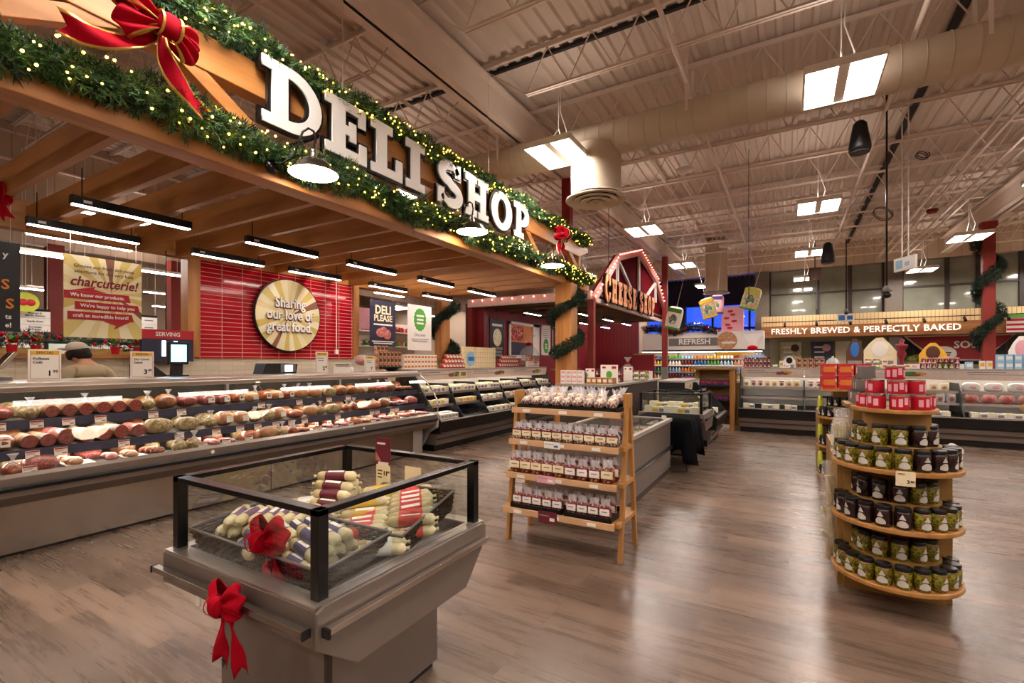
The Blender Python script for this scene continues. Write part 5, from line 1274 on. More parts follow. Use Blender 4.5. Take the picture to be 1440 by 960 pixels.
row(['bigham'], FO, 0, 3.65, 6.1, .235, .74, .3, 'on the middle shelf of the far meat case, right bay', D2, 'packed hams')
for a, b, k in ((.08, .35, 0), (.42, .75, 5), (.85, 1.15, 9), (3.1, 3.5, 14), (3.7, 4.8, 19), (5, 6, 35)): row(['cheese', 'cheesewhite'], FO, 0, a, b, .11, .5, .1, 'on the bottom deck of the far meat case', D2, 'flat meat packs', start=k)
for k in range(5): tag(MB().bx(-.1, .1, 0, .1, 0, .012).bx(-.1, .1, -.004, 0, -.01, .02).build('empty_tray', 'mid_grey', loc=(FO[0]+.16+.21*k, FO[1]+.2, .742)), 'empty grey tray on the middle shelf of the far meat case, %s from the left' % nth(k), 'tray', 'empty trays')
# goods along its top
def toprow(px0, px1, keys, step, layers, dz, desc, grp, y=11.85, z=TZ, sc_=1, y_b=0):
    a = aY(px0, 520, y+y_b).x; b = aY(px1, 520, y+y_b).x; n = max(1, int((b-a)/step))
    for l in range(layers):
        for i in range(n):
            P2[keys[(i) % len(keys)]].put((a+(b-a)*(i+.5)/n, y+y_b, z+l*dz), R.uniform(-.05, .05), '%s, %s from the left in layer %s from the bottom' % (desc, nth(i), nth(l)), grp, scale=sc_)
toprow(1046, 1084, ['jarredblack'], .075, 2, .112, 'dark red jar at the far case end', 'dark red jars')
toprow(1120, 1160, ['brownbox'], .09, 2, .102, 'brown patterned box on the far case top', 'brown boxes')
toprow(1086, 1112, ['mixbox', 'palepack', 'pinkbox'], .11, 1, .1, 'bright snack box between red jars and brown boxes', 'snack boxes')
toprow(1293, 1350, ['jarred', 'jarred', 'jarred', 'jarolive', 'jarolive', 'jarolive', 'jarred', 'jarred'], .08, 1, .12, 'preserve jar in the front row near the soup sign', 'preserve jars')
toprow(1295, 1350, ['jarred'], .08, 1, .12, 'pink lidded jar in the raised back row', 'preserve jars', y=12.02, z=TZ+.09)
tag(MB().bx(0, .8, -.06, .1, 0, .088).build('riser_box', 'paper', loc=(2.03, 12.02, TZ)), 'low white riser under the back row of red jars', 'riser')
toprow(1353, 1372, ['bluepack'], .1, 1, .13, 'blue carton beside the red jars', 'blue cartons')
toprow(1376, 1396, ['palepack'], .075, 1, .15, 'tall pale box with yellow label', 'tall pale boxes')
toprow(1400, 1450, ['bluepack'], .1, 2, .132, 'pale blue and white carton at the photo edge', 'blue cartons')
toprow(1215, 1250, ['mixbox', 'mixbox', 'whitebox'], .1, 2, .09, 'green and white snack box under the card display', 'snack boxes')
toprow(1252, 1290, ['whitebox', 'pinkbox'], .095, 1, .09, 'small white box between card display and red jars', 'small white boxes')
# cardboard toppers: plain generic displays
def topper(px, w, h, y, label, m, m2, z=TZ):
    x = aY(px, 500, y).x; t = thing('card_display', label, 'cardboard display', (x, y, z))
    MB().prism([(-w/2, 0), (w/2, 0), (w/2, h*.55), (w*.3, h*.8), (w*.1, h), (-w*.1, h), (-w*.32, h*.8), (-w/2, h*.55)], 'y', 0, .012).build('board', m, t); MB().ell((0, -.004, h*.62), (w*.26, .006, h*.26), 16, 8).build('printed_patch', m2, t, smooth=True); MB().bx(-w*.4, w*.4, -.003, 0, h*.12, h*.25).build('print_band', 'ink_grey', t)
    MB().bx(-w*.35, w*.35, .0, .12, 0, .02).build('foot', m, t)
topper(1237, .55, .62, 12.1, 'cream cardboard display with a pale round print', 'cream', 'paper')
topper(1312, .42, .5, 12.15, 'yellow cardboard display before the soup sign', 'yellow', 'brown')
topper(1202, .3, .62, 12.1, 'dark brown and blue cardboard display on the far case', 'brown', 'blue')
topper(1110, .24, .26, 12.05, 'small white and black cardboard display', 'white', 'black')
topper(1437, .35, .6, 12.15, 'pale cardboard display at the right photo edge', 'paper', 'pink')
t = thing('nutcracker_figure', 'dark red ornamental stand figure among the far case goods', 'ornament', (aY(1268, 500, 12.1).x, 12.1, TZ))
MB().lathe([(.09, 0), (.09, .02), (.03, .05), (.04, .2), (.08, .28), (.05, .35), (.09, .42), (.1, .47), (.03, .49), (.05, .56), (.0, .6)], 14).build('figure', 'dark_red', t, smooth=True)
t = thing('glass_dome_dish', 'green glass domed dish on the far case top', 'dish', (aY(1171, 505, 12).x, 12.0, TZ)); MB().lathe([(.12, 0), (.13, .02), (.12, .14), (.07, .2), (.02, .22), (.02, .25), (0, .25)], 18).build('dome', 'cello_thick', t, smooth=True); MB().lathe([(.1, .01), (.11, .09), (0, .12)], 14).build('filling', 'green', t, smooth=True)
# ------------------------------------------------------------------ glass topped chilled islands
def island(name, label, loc, rotz=0, cloth=False):
    """x -.5..+.5, y 0 (front) .. 1.0"""
    t = thing(name, label, 'display case', loc, rotz)
    MB().bx(-.385, .33, .18, .83, .03, .45).build('pedestal', 'case_taupe', t, bevel=.004)
    MB().bx(-.37, .315, .2, .81, 0, .03).build('toe', 'black', t)
    MB().bx(.318, .334, .176, .2, .0, .42).build('pedestal_edge', 'case_dark', t)
    for z in (.12, .185): MB().prism([(-.375, z), (-.35, z+.03), (-.375, z+.045)], 'y', .176, .18).build('vent_slot', 'black', t)
    prof = [(.0, .555), (.0, .675), (.03, .69), (.97, .69), (1.0, .675), (1.0, .61), (.83, .425), (.17, .425)]
    # body shell as panels so that the well stays open
    MB().prism([(.0, .555), (.0, .68), (.012, .69), (.075, .69), (.075, .6), (.02, .57)], 'x', -.49, .49).build('front_panel', 'case_taupe', t)
    MB().prism([(1.0, .61), (1.0, .68), (.988, .69), (.925, .69), (.925, .6), (.98, .58)], 'x', -.49, .49).build('rear_panel', 'case_taupe', t)
    MB().prism([(.02, .555), (.98, .59), (.83, .43), (.17, .43)], 'x', -.49, .49).build('under_body', 'case_taupe', t)
    for s in (-1, 1): MB().prism(prof, 'x', s*.49, s*.505).build('end_panel', 'case_taupe', t, bevel=.003)
    for s in (-1, 1): MB().bx(s*.49, s*.43, .06, .94, .62, .69).build('side_ledge', 'case_grey', t)
    MB().bx(-.49, .49, .0, .07, .688, .694).bx(-.49, .49, .93, 1.0, .688, .694).bx(-.49, -.43, .07, .93, .688, .694).bx(.43, .49, .07, .93, .688, .694).build('top_frame', 'steel_soft', t)
    MB().bx(-.45, .45, .05, .95, .6, .655).build('well_floor', 'black', t)
    # bumper rails
    MB().bx(-.515, .485, -.04, -.012, .606, .63).build('bumper_rail', 'rail_metal', t, bevel=.002)
    for x in (-.515, .485): MB().bx(x-.004, x+.004, -.042, -.01, .603, .632).build('rail_cap', 'black', t)
    MB().bx(.515, .54, .02, .97, .604, .628).build('bumper_rail', 'steel', t, bevel=.002)
    MB().bx(.513, .547, .012, .022, .598, .63).build('rail_cap', 'black', t)
    # glazed box with black frame
    x0, x1, y0, y1, z1 = -.487, .473, .03, .98, 1.0
    for x, y in ((x0, y0), (x1, y0), (x0, y1), (x1, y1)):
        sx = 1 if x < 0 else -1; sy = 1 if y < .5 else -1
        MB().bx(x, x+sx*.042, y, y+sy*.042, .69, z1).build('corner_post', 'black', t, bevel=.002)
    for a in ((x0, x1, y0, y0+.045), (x0, x1, y1-.045, y1), (x0, x0+.045, y0+.045, y1-.045), (x1-.045, x1, y0+.045, y1-.045)):
        MB().bx(*a, z1-.022, z1).build('top_rail', 'black_metal', t, bevel=.002)
    for a in ((x0+.04, x1-.04, y0+.02, y0+.024), (x0+.04, x1-.04, y1-.024, y1-.02), (x0+.02, x0+.024, y0+.04, y1-.04), (x1-.024, x1-.02, y0+.04, y1-.04)):
        MB().bx(*a, .694, z1-.02).build('glass_pane', 'pane', t)
    MB().bx(x1-.075, x1-.07, y0+.07, y1-.1, .69, .9).build('inner_glass', 'pane', t)
    return t
mat('rail_metal', '8a8178', .25, .9); IX, IY = -1.833, 1.02
isl = island('chilled_island', 'nearest chilled island with black framed glass box full of salami', (IX, IY, 0))
MB().bx(-.2, -.17, -.003, 0, .5, .535).build('sticker', 'paper', isl).location = (-.03, .0, .02)
# wicker baskets
def basket(name, label, w, d, h, loc, rot, tray=False):
    t = bpy.data.objects.new(name, None); COL.objects.link(t); t.location = loc; t.rotation_euler = rot; tag(t, label, 'basket', 'black wicker baskets')
    mb = MB()
    per = []
    n1 = int(w/.022); n2 = int(d/.022)
    for i in range(n1): per.append((-w/2+w*i/n1, 0, 0, -1))
    for i in range(n2): per.append((w/2, d*i/n2, 1, 0))
    for i in range(n1): per.append((w/2-w*i/n1, d, 0, 1))
    for i in range(n2): per.append((-w/2, d-d*i/n2, -1, 0))
    rows_ = int(h/.011)
    for r_ in range(rows_):
        z = .006+r_*.011; fl = 1+.12*z/h
        pts = [(x*fl+nx*.0035*(1 if (k+r_) % 2 else -1), (y-d/2)*fl+d/2+ny*.0035*(1 if (k+r_) % 2 else -1), z) for k, (x, y, nx, ny) in enumerate(per)]
        mb.tube(pts+[pts[0]], .0056, 5, cap=False)
    mb.build('woven_side', 'black', t)
    mb = MB()
    for k, (x, y, nx, ny) in enumerate(per):
        if k % 2 == 0: mb.tube([(x, y, 0), (x*1.12, (y-d/2)*1.12+d/2, h)], .0028, 4)
    mb.build('stakes', 'black', t)
    pts = [(x*1.13, (y-d/2)*1.13+d/2, h) for x, y, _, _ in per]; MB().tube(pts+[pts[0]], .006, 6, cap=False).build('rim', 'mid_grey', t, smooth=True)
    MB().bx(-w/2, w/2, 0, d, 0, .004).build('base', 'black', t)
    return t
basket('wicker_basket', 'long black wicker basket behind the front pane of the chilled island', .78, .3, .1, (IX-.02, IY+.11, .668), (rad(6), 0, 0))
basket('wicker_basket', 'black wicker basket sloping up at the right pane of the chilled island', .42, .34, .1, (IX+.19, IY+.53, .662), (rad(16), rad(-3), 0))
basket('wicker_basket', 'black wicker basket in the rear left of the chilled island', .38, .32, .07, (IX-.24, IY+.55, .662), (rad(8), 0, 0))
def chub(band):
    t = thing('salami_chub', 'x', 'salami')
    r, L = .0245, .215
    prof = [(.0, -L/2-.002), (.006, -L/2), (.012, -L/2+.006), (r*.8, -L/2+.01), (r, -L/2+.024), (r*1.0, 0), (r, L/2-.024), (r*.8, L/2-.01), (.012, L/2-.006), (.006, L/2), (0, L/2+.002)]
    def fn(m_): pass
    MB().lathe(prof, 16, mt=Matrix.Rotation(PI/2, 4, 'Y')).build('casing', 'casing', t, smooth=True)
    MB().tube([(-.055, 0, 0), (.05, 0, 0)], r*1.03, 16, cap=False).build('label_band', band, t, smooth=True)
    MB().bx(-.045, .04, -.009, .009, r*1.02, r*1.045).build('label_print', 'paper', t, bevel=.002)
    for s in (-1, 1): MB().tube([(s*L/2, 0, 0), (s*(L/2+.014), 0, 0)], [.005, .009], 7).build('clipped_end', 'casing', t)
    return t
mat('band_purple', '6a4468', .45); mat('band_navy', '4a4c74', .45); mat('band_red', 'd8423c', .45); mat('band_yellow', 'd8b840', .45); mat('band_maroon', '6b2230', .45); mat('band_white', 'eceae6', .4)
CB = {k: Proto(chub('band_'+k)) for k in ('purple', 'navy', 'red', 'yellow', 'maroon', 'white')}
def chubs(n, kind, cx, cy, z0, w, d, ang, desc, layers=2, tilt=0, step=.052, scl=1):
    rr = random.Random(int(cx*1000)+n); i = 0
    per = max(1, int(w/step))
    for l in range(layers):
        for k in range(per-l):
            if i >= n: return
            for dd in range(max(1, int(d/.2))):
                u = (k-(per-l-1)/2)*step
                a = ang+rr.uniform(-.12, .12)
                # place side by side across the chub's own axis
                px = cx+u*(-sin(ang))*-1*(1)+(dd-.0)*.0; py = cy+u*cos(ang)
                px = cx-u*sin(ang); py = cy+u*cos(ang)
                ax = (dd-(int(d/.2)-1)/2)*.2 if int(d/.2) > 1 else 0
                px += ax*cos(ang); py += ax*sin(ang)
                CB[kind].put((px, py, z0+l*.042+rr.uniform(0, .004)+tilt*(py-cy)), 0, '%s banded salami %s, %s in layer %s' % (kind, desc, nth(i), nth(l)), 'salami in the chilled island', rot=(rr.uniform(-.5, .5), -tilt*sin(ang)*.8+rr.uniform(-.05, .05), a), scale=scl)
                i += 1
chubs(12, 'purple', IX-.27, IY+.27, .755, .26, .2, rad(-52), 'at the left of the front basket', 2)
chubs(12, 'navy', IX-.03, IY+.25, .735, .36, .2, rad(-20), 'in the middle of the front basket', 2, step=.058)
chubs(12, 'navy', IX+.24, IY+.24, .73, .28, .2, rad(-12), 'at the right of the front basket', 3)
chubs(8, 'purple', IX-.12, IY+.4, .75, .3, .2, rad(-60), 'along the back of the front basket', 2)
chubs(10, 'yellow', IX+.06, IY+.6, .75, .3, .2, rad(55), 'behind the front basket', 3)
chubs(15, 'red', IX+.13, IY+.55, .735, .42, .2, rad(38), 'in the centre of the island', 2, tilt=.15)
chubs(15, 'red', IX+.26, IY+.72, .765, .42, .2, rad(42), 'in the sloping basket', 2, tilt=.2)
chubs(5, 'white', IX+.31, IY+.48, .73, .26, .2, rad(40), 'on the sloping basket corner', 1, tilt=.1)
chubs(8, 'yellow', IX-.0, IY+.8, .78, .3, .2, rad(60), 'near the rear pane', 2)
chubs(10, 'maroon', IX-.22, IY+.68, .77, .24, .2, rad(20), 'in the heap under the price sign', 4)
chubs(8, 'white', IX-.36, IY+.62, .71, .28, .2, rad(60), 'in the rear left basket', 2)
t = thing('salami_price_sign', 'card sign with maroon top and yellow price standing in the island', 'price card', (IX-.07, IY+.86, .74), 0)
MB().bx(-.055, .055, 0, .003, .19, .345).build('photo_card', 'band_maroon', t); MB().bx(-.05, .052, -.001, .002, .08, .2).build('price_card', 'cream', t); MB().bx(-.035, .04, -.002, 0, .195, .215).build('white_strip', 'white', t)
MB().prism([(-.055, .22), (-.055, .27), (-.015, .22)], 'y', -.002, 0).build('meat_picture', 'pink_meat', t)
bars(t, -.012, -.002, .315, .06, .01, 'white'); bars(t, -.022, -.003, .168, .036, .006, 'ink', 3, 3); text('11', .034, 'black', t, 'price', (.02, -.003, .155), off=.02); text('99', .015, 'black', t, 'price', (.042, -.003, .163), off=.02)
MB().tube([(0, 0, 0), (0, 0, .09)], .004, 6).build('clip_stem', 'black', t)
t = thing('price_note', 'small white note behind the price sign in the island', 'note', (IX+.1, IY+.9, .74)); MB().bx(-.05, .06, 0, .003, .1, .2).bx(-.003, .003, 0, .003, 0, .1).build('note_card', 'cream', t)
ev = 'velvet'
make_bow('velvet_bow', 'red velvet bow tied on the front rail of the chilled island', tuple(aY(319, 846, IY-.06)), 0, .34,
  [(165, .3, .17), (22, .27, .16), (215, .24, .12), (-30, .24, .12)], [([(0, 0, 0), (-.06, 0, -.2), (-.1, 0, -.42), (-.12, 0, -.62)], .1), ([(0, 0, 0), (.09, 0, -.2), (.15, 0, -.42), (.24, 0, -.62)], .1)], edge='velvet')
make_bow('velvet_bow', 'red bow behind the front glass pane of the chilled island', tuple(aY(379, 757, IY+.085)), 0, .4,
  [(25, .26, .17), (-30, .2, .1), (165, .28, .17), (215, .2, .1)], [([(0, 0, 0), (-.04, 0, -.15), (-.06, 0, -.32), (-.04, 0, -.48)], .08), ([(0, 0, 0), (.06, 0, -.15), (.1, 0, -.32), (.13, 0, -.45)], .08)], edge='velvet')

# second island farther back, with cheeses
I2 = (-1.615, 7.7)
island('chilled_island', 'farther chilled island with cheese packs beside the black cloth table', (I2[0], I2[1], 0), 0)
for k in range(16):
    x = I2[0]-.36+.1*(k % 8); y = I2[1]+.18+.3*(k//8)
    P2[['cheese', 'cheeseyellow', 'cheesewhite', 'cheese'][k % 4]].put((x, y, .66+.05*(k//8)), R.uniform(-.3, .3), 'cheese pack in the %s row of the farther island, %s from the left' % (['front', 'rear'][k//8], nth(k % 8)), 'cheese in the farther island', scale=1.25)

# black cloth table
t = thing('folding_table', 'folding table hidden under a draped black cloth', 'table', (-1.53, 7.1, 0))
MB().bx(-.36, .36, -.36, .38, .67, .7).build('tabletop', 'mid_grey', t)
for x in (-.33, .33):
    for y in (-.33, .35): MB().tube([(x, y, 0), (x*.95, y*.95, .67)], .013, 8).build('leg', 'mid_grey', t, smooth=True)
def cloth():
    mb = MB(); hx, hy = .38, .39; N = 96; rings = []
    per = []
    for i in range(N):
        u = 4*i/N; s = int(u); f = u-s
        c = [(-hx, -hy), (hx, -hy), (hx, hy), (-hx, hy)]; a = c[s]; b = c[(s+1) % 4]
        per.append(((a[0]+(b[0]-a[0])*f), (a[1]+(b[1]-a[1])*f), s, f))
    lv = 8
    vs = [(0, 0, .712)]
    for j in range(lv+1):
        for i, (x, y, s, f) in enumerate(per):
            corner = min(f, 1-f)
            drop = (.44 + (.12 if corner < .12 else 0) + .05*sin(i*.55))*j/lv
            out = .015+.05*(j/lv)*(1+1.1*sin(i*.62+s)*.6)+(.05*j/lv if corner < .1 else 0)
            n = [(0, -1), (1, 0), (0, 1), (-1, 0)][s]
            vs.append((x+n[0]*out*(j > 0), y+n[1]*out*(j > 0), .71-drop))
    fs = [(0, 1+i, 1+(i+1) % N) for i in range(N)]
    for j in range(lv):
        for i in range(N): a = 1+j*N+i; b = 1+j*N+(i+1) % N; fs.append((b, a, a+N, b+N))
    mb.add(vs, fs); return mb
tag(cloth().build('table_cloth', 'cloth_black', loc=(-1.53, 7.1, 0), smooth=True, solid=.003), 'black cloth draped over the folding table with pointed corners', 'tablecloth')

# coffin freezer behind the ladder rack
fz = thing('chest_freezer', 'long taupe chest freezer behind the wooden ladder rack', 'freezer', (-1.38, 4.3, 0))
MB().bx(-.92, 0, 0, 2.3, .08, .7).build('body', 'case_taupe', fz, bevel=.01)
MB().bx(-.9, -.02, .02, 2.28, 0, .08).build('toe', 'case_dark', fz)
MB().bx(-.94, .02, -.02, .03, .7, .74).bx(-.94, .02, 2.27, 2.32, .7, .74).bx(-.94, -.89, .03, 2.27, .7, .74).bx(-.03, .02, .03, 2.27, .7, .74).build('top_rim', 'case_grey', fz)
MB().bx(.0, .03, .0, 2.3, .34, .375).build('bumper_rail', 'black', fz); MB().bx(.03, .034, .2, 2.2, .35, .36).build('rail_trim', 'steel', fz)
MB().bx(-.89, -.03, .03, 2.27, .6, .61).build('basket_floor', 'white', fz)
MB().bx(-.89, -.03, .03, 2.27, .725, .732).build('glass_lid', 'pane', fz)
for i in range(4):
    for j in range(7):
        P2[['mixbox', 'cheesewhite', 'redbox', 'pinkbox', 'bluepack', 'whitebox', 'berrybag'][(i*3+j) % 7]].put((-2.17+.2*i, 4.45+.31*j, .615), R.uniform(-.15, .15), 'frozen pack in the chest freezer, row %s from the rack, %s from the left' % (nth(j), nth(i)), 'frozen packs', rot=None, scale=(1.3, 1.3, .62))
t = thing('freezer_card', 'tiny pale card resting on the freezer rim', 'card', (-1.42, 6.4, .742)); MB().bx(-.03, .03, 0, .002, 0, .05).build('card', 'paper', t)

# island table with gift boxes in the middle
ct_ = thing('cheese_table', 'grey topped wooden island table loaded with gift boxes', 'table', (-2.85, 7.1, 0))
MB().bx(-.44, .48, 0, 3.3, 1.1, 1.14).build('tabletop', 'case_grey', ct_, bevel=.005); MB().bx(-.4, .44, .04, 3.26, .05, 1.1).build('cabinet', 'case_dark', ct_); MB().bx(-.38, .42, .06, 3.24, 0, .05).build('toe', 'black', ct_)
def grid_put(key, xs0, ys0, nx, ny, nl, dx, dy, dz, z, desc, grp, rotz=0):
    for l in range(nl):
        for j in range(ny):
            for i in range(nx):
                P2[key].put((xs0+i*dx, ys0+j*dy, z+l*dz), rotz+R.uniform(-.06, .06), '%s, column %s, row %s, layer %s' % (desc, nth(i), nth(j), nth(l)), grp)
grid_put('pinkbox', -3.2, 7.2, 4, 1, 3, .1, .12, .072, 1.142, 'pale cube box at the front of the island table', 'pale cube boxes')
grid_put('woodbox', -2.78, 7.25, 5, 2, 1, .09, .11, .1, 1.142, 'small wooden gift box on the island table', 'wooden gift boxes')
grid_put('jarredblack', -2.95, 8.1, 6, 2, 2, .08, .1, .112, 1.142, 'dark red jar on the island table', 'dark red jars')
grid_put('mixbox', -2.95, 8.9, 6, 2, 2, .12, .15, .092, 1.142, 'mixed snack box on the island table', 'snack boxes')
grid_put('cheesewhite', -2.95, 9.5, 5, 3, 2, .12, .16, .072, 1.142, 'white pack at the far end of the island table', 'white packs')
for (x, y, w, h, lab, m) in ((-2.62, 7.75, .3, .3, 'white gift card board with green badge on the island table', 'white'), (-2.9, 7.6, .16, .24, 'narrow pale leaflet stand on the island table', 'paper'), (-2.55, 8.6, .16, .26, 'white and green leaflet stand tilted on the island table', 'paper')):
    t = thing('leaflet_board', lab, 'board', (x, y, 1.142), 0)
    MB().bx(-w/2, w/2, 0, .01, 0, h).build('board', m, t)
    if w > .2: badge(t, 0, h*.45, .05); 
    MB().bx(-w*.4, -w*.2, -.002, 0, h*.8, h*.9).bx(w*.15, w*.4, -.002, 0, h*.78, h*.92).build('print', 'ink_red', t)
    MB().bx(-w*.3, w*.3, 0, .08, 0, .008).build('foot', m, t)
t = thing('dried_flower_bunch', 'bunch of brown green dried herbs on the island table', 'herb bunch', (-2.95, 7.42, 1.142))
rr = random.Random(4); mb = MB()
for k in range(260):
    a = rr.uniform(0, 2*PI); e = rr.uniform(.2, 1.4); L = rr.uniform(.05, .13); d = Vector((cos(a)*cos(e), sin(a)*cos(e), sin(e))); p = Vector((0, 0, .09)); q_ = p+d*L; w = Vector((-sin(a), cos(a), 0))*.008
    mb.add([p+d*.02, q_-d*.03+w, q_, q_-d*.03-w], [(0, 1, 2, 3)])
mb.build('leaves', 'foliage', t); MB().lathe([(.05, 0), (.07, .09), (.06, .1), (0, .09)], 14).build('pot', 'brown', t)
t = thing('wooden_crate_stand', 'pale wooden stand with slanted front beside the cheese case', 'display stand', (-4.5, 9.9, 0))
MB().prism([(-.2, 0), (.25, 0), (.25, 1.3), (-.12, 1.3), (-.05, 1.0)], 'y', 0, .5).build('body', 'ply', t, bevel=.01); MB().bx(-.22, .3, -.04, .54, 1.3, 1.33).build('top', 'ply', t)
P2['mixbox'].put((-4.45, 10.1, 1.332), 0, 'turquoise snack box on the pale wooden stand', 'snack boxes')
# small open case facing right, beyond the farther island
multideck('snack_case', 'short open case with trays beyond the farther island', (-1.25, 10.3, 0), PI/2+PI, 1.5, (.75,), (.75,), 1.12).rotation_euler = (0, 0, PI/2)
bpy.data.objects['snack_case'].location = (-1.2, 8.95, 0)
row(['cheese', 'whitebox', 'cheesewhite'], (-1.2, 8.95), PI/2, .1, 1.4, .14, .74, .3, 'in the short open case', {'*': 'mixed snack pack', 'cheese': 'mottled cheese pack', 'cheesewhite': 'white cheese pack', 'whitebox': 'white snack box'}, 'snack case packs')
row(['whitebox', 'cheese'], (-1.2, 8.95), PI/2, .1, 1.4, .14, .5, .08, 'on the deck of the short open case', {'*': 'mixed snack pack', 'cheese': 'mottled cheese pack', 'whitebox': 'white snack box'}, 'snack case packs')

# ------------------------------------------------------------------ ladder rack
RX, RY = -1.575, 3.48
rk = thing('ladder_rack', 'wooden ladder rack with four slanted shelves of bagged sweets', 'shelf rack', (RX, RY, 0))
for s in (-1, 1):
    x = s*.485
    def leg(y0, y1, z1, nm='leg', w=.024): MB().prism([(y0-w, 0), (y0+w, 0), (y1+w, z1), (y1-w, z1)], 'x', x-.016, x+.016).build(nm, 'oak', rk, bevel=.003)
    leg(.0, .17, 1.2); leg(.4, .22, 1.24)
    for z, ya, yb in ((.3, -.06, .36), (.58, .02, .33), (.85, .06, .31)): MB().bx(x-.02-.006*s, x+.02-.006*s, ya, yb, z-.035, z).build('side_rail', 'oak', rk, bevel=.003)
    MB().bx(x-.018, x+.018, .13, .26, 1.14, 1.25).build('top_block', 'oak', rk, bevel=.004)
MB().bx(-.47, .47, .31, .34, .5, .56).bx(-.47, .47, .24, .26, 1.05, 1.1).build('back_rail', 'oak', rk)
mat('birch', 'cfa57c', .4)
SH = ((1.105, .05, .3), (.845, .0, .33), (.575, -.05, .36), (.3, -.1, .4))
for z, ya, yb in SH:
    s_ = MB().bx(-.465, .465, ya, yb, z-.015, z).build('shelf', 'oak', rk)
    MB().bx(-.475, .475, ya-.014, ya, z-.04, z+.008).build('front_lip', 'birch', s_, bevel=.002)
    for x in (-.33, .0, .3): MB().bx(x-.035, x+.035, ya-.017, ya-.014, z-.03, z-.005).build('price_strip', 'white', s_)
def sweetbag(fill, lab, label2, w=.088, h=.1, d=.06, top=.055):
    t = thing('sweet_bag', 'x', 'bag of sweets')
    MB().ell((0, d/2, h/2), (w/2, d/2, h/2), 14, 9, p=.5).build('bag_fill', fill, t, smooth=True)
    def fn(u, v):
        a = (u-.5)*w*1.0; k = 1-.35*v; return (a*k+.004*sin(20*u+6*v), d/2-d*.3*(1-v)*cos((u-.5)*PI)+.01*sin(14*u+3*v), h*.85+v*top)
    MB().grid(10, 5, fn).build('clear_top', 'cello_thick', t, smooth=True)
    MB().grid(10, 5, lambda u, v: (fn(u, v)[0]*1.02, d-fn(u, v)[1], fn(u, v)[2]*1.0)).build('clear_top', 'cello_thick', t, smooth=True)
    MB().bx(-w*.46, w*.46, -.003, .002, h*.32, h*.78).build('front_label', lab, t, bevel=.001)
    if label2: MB().bx(-w*.46, w*.46, -.0045, .0, h*.78, h*.9).build('label_header', label2, t)
    MB().bx(-w*.25, w*.25, -.0045, -.003, h*.55, h*.62).build('label_print', 'ink_grey', t)
    return t
SB = {'candy': Proto(sweetbag('candy', 'cream', 'dark_red')), 'nuts': Proto(sweetbag('nuts_red', 'cream', None, h=.11, top=.065)), 'white': Proto(sweetbag('nuts_red', 'white', None, .08, .1, .055, .06)),
      'dark': Proto(sweetbag('candy', 'white', 'white', .08, .1))}
def cookiebag():
    t = thing('cookie_bag', 'x', 'bag of sweets')
    def f(q): return (q[0]*(1+.1*sin(40*q[1])), q[1], max(0, q[2]+.006*sin(60*q[0])*(q[2] > .03)))
    MB().ell((0, .09, .025), (.042, .085, .03), 14, 9, p=.7, fn=f).build('bag_fill', 'cookie', t, smooth=True)
    MB().ell((0, .1, .035), (.047, .095, .036), 14, 9, p=.7, fn=f).build('clear_wrap', 'cello', t, smooth=True)
    MB().grid(8, 4, lambda u, v: ((u-.5)*(.03+.05*v), .16+.05*v, .03+.06*v+.008*sin(15*u))).build('clear_top', 'cello_thick', t, smooth=True)
    MB().ell((0, .06, .056), (.024, .028, .006), 12, 5).build('round_label', 'cream', t, smooth=True)
    return t
CKB = Proto(cookiebag())
RK = (RX, RY)
tray1 = MB().bx(-.43, .43, 0, .24, 0, .006).bx(-.43, .43, 0, .006, 0, .03).bx(-.43, .43, .234, .24, 0, .05).bx(-.43, -.424, 0, .24, 0, .03).bx(.424, .43, 0, .24, 0, .03)
tag(tray1.build('black_tray', 'black_plastic', loc=(RX, RY+.055, 1.107)), 'long shallow black tray on the top shelf of the ladder rack', 'tray')
for k in range(9):
    CKB.put((RX-.375+.094*k, RY+.075+R.uniform(-.008, .008), 1.125), R.uniform(-.12, .12), 'clear bag of red and white cookies on the top rack shelf, %s from the left' % nth(k), 'cookie bags on the rack', rot=(rad(14), 0, R.uniform(-.15, .15)), scale=R.uniform(.95, 1.1))
    CKB.put((RX-.36+.09*k, RY+.17, 1.16), 0, 'clear bag of cookies in the rear heap of the top rack shelf, %s from the left' % nth(k), 'cookie bags on the rack', rot=(rad(10), 0, R.uniform(-.4, .4)))
for k in range(10):
    SB['candy'].put((RX-.415+.092*k, RY+.02+(.005 if k in (3, 6) else 0), .847), R.uniform(-.05, .05), 'sweet bag with cream label and red header, second rack shelf, %s from the left' % nth(k), 'sweet bags on the second rack shelf')
    SB['candy'].put((RX-.405+.09*k, RY+.1, .847), R.uniform(-.1, .1), 'sweet bag behind the front row of the second rack shelf, %s from the left' % nth(k), 'sweet bags on the second rack shelf', scale=1.08)
for k in range(9):
    SB['nuts' if k not in (5, 6, 7) else 'white'].put((RX-.41+.1*k, RY-.03, .577), R.uniform(-.05, .05), 'red nut bag with %s label on the third rack shelf, %s from the left' % ('cream' if k not in (5, 6, 7) else 'white', nth(k)), 'nut bags on the third rack shelf', scale=1.12)
    SB['nuts'].put((RX-.4+.1*k, RY+.07, .577), R.uniform(-.1, .1), 'red nut bag behind the front row of the third rack shelf, %s from the left' % nth(k), 'nut bags on the third rack shelf', scale=1.15)
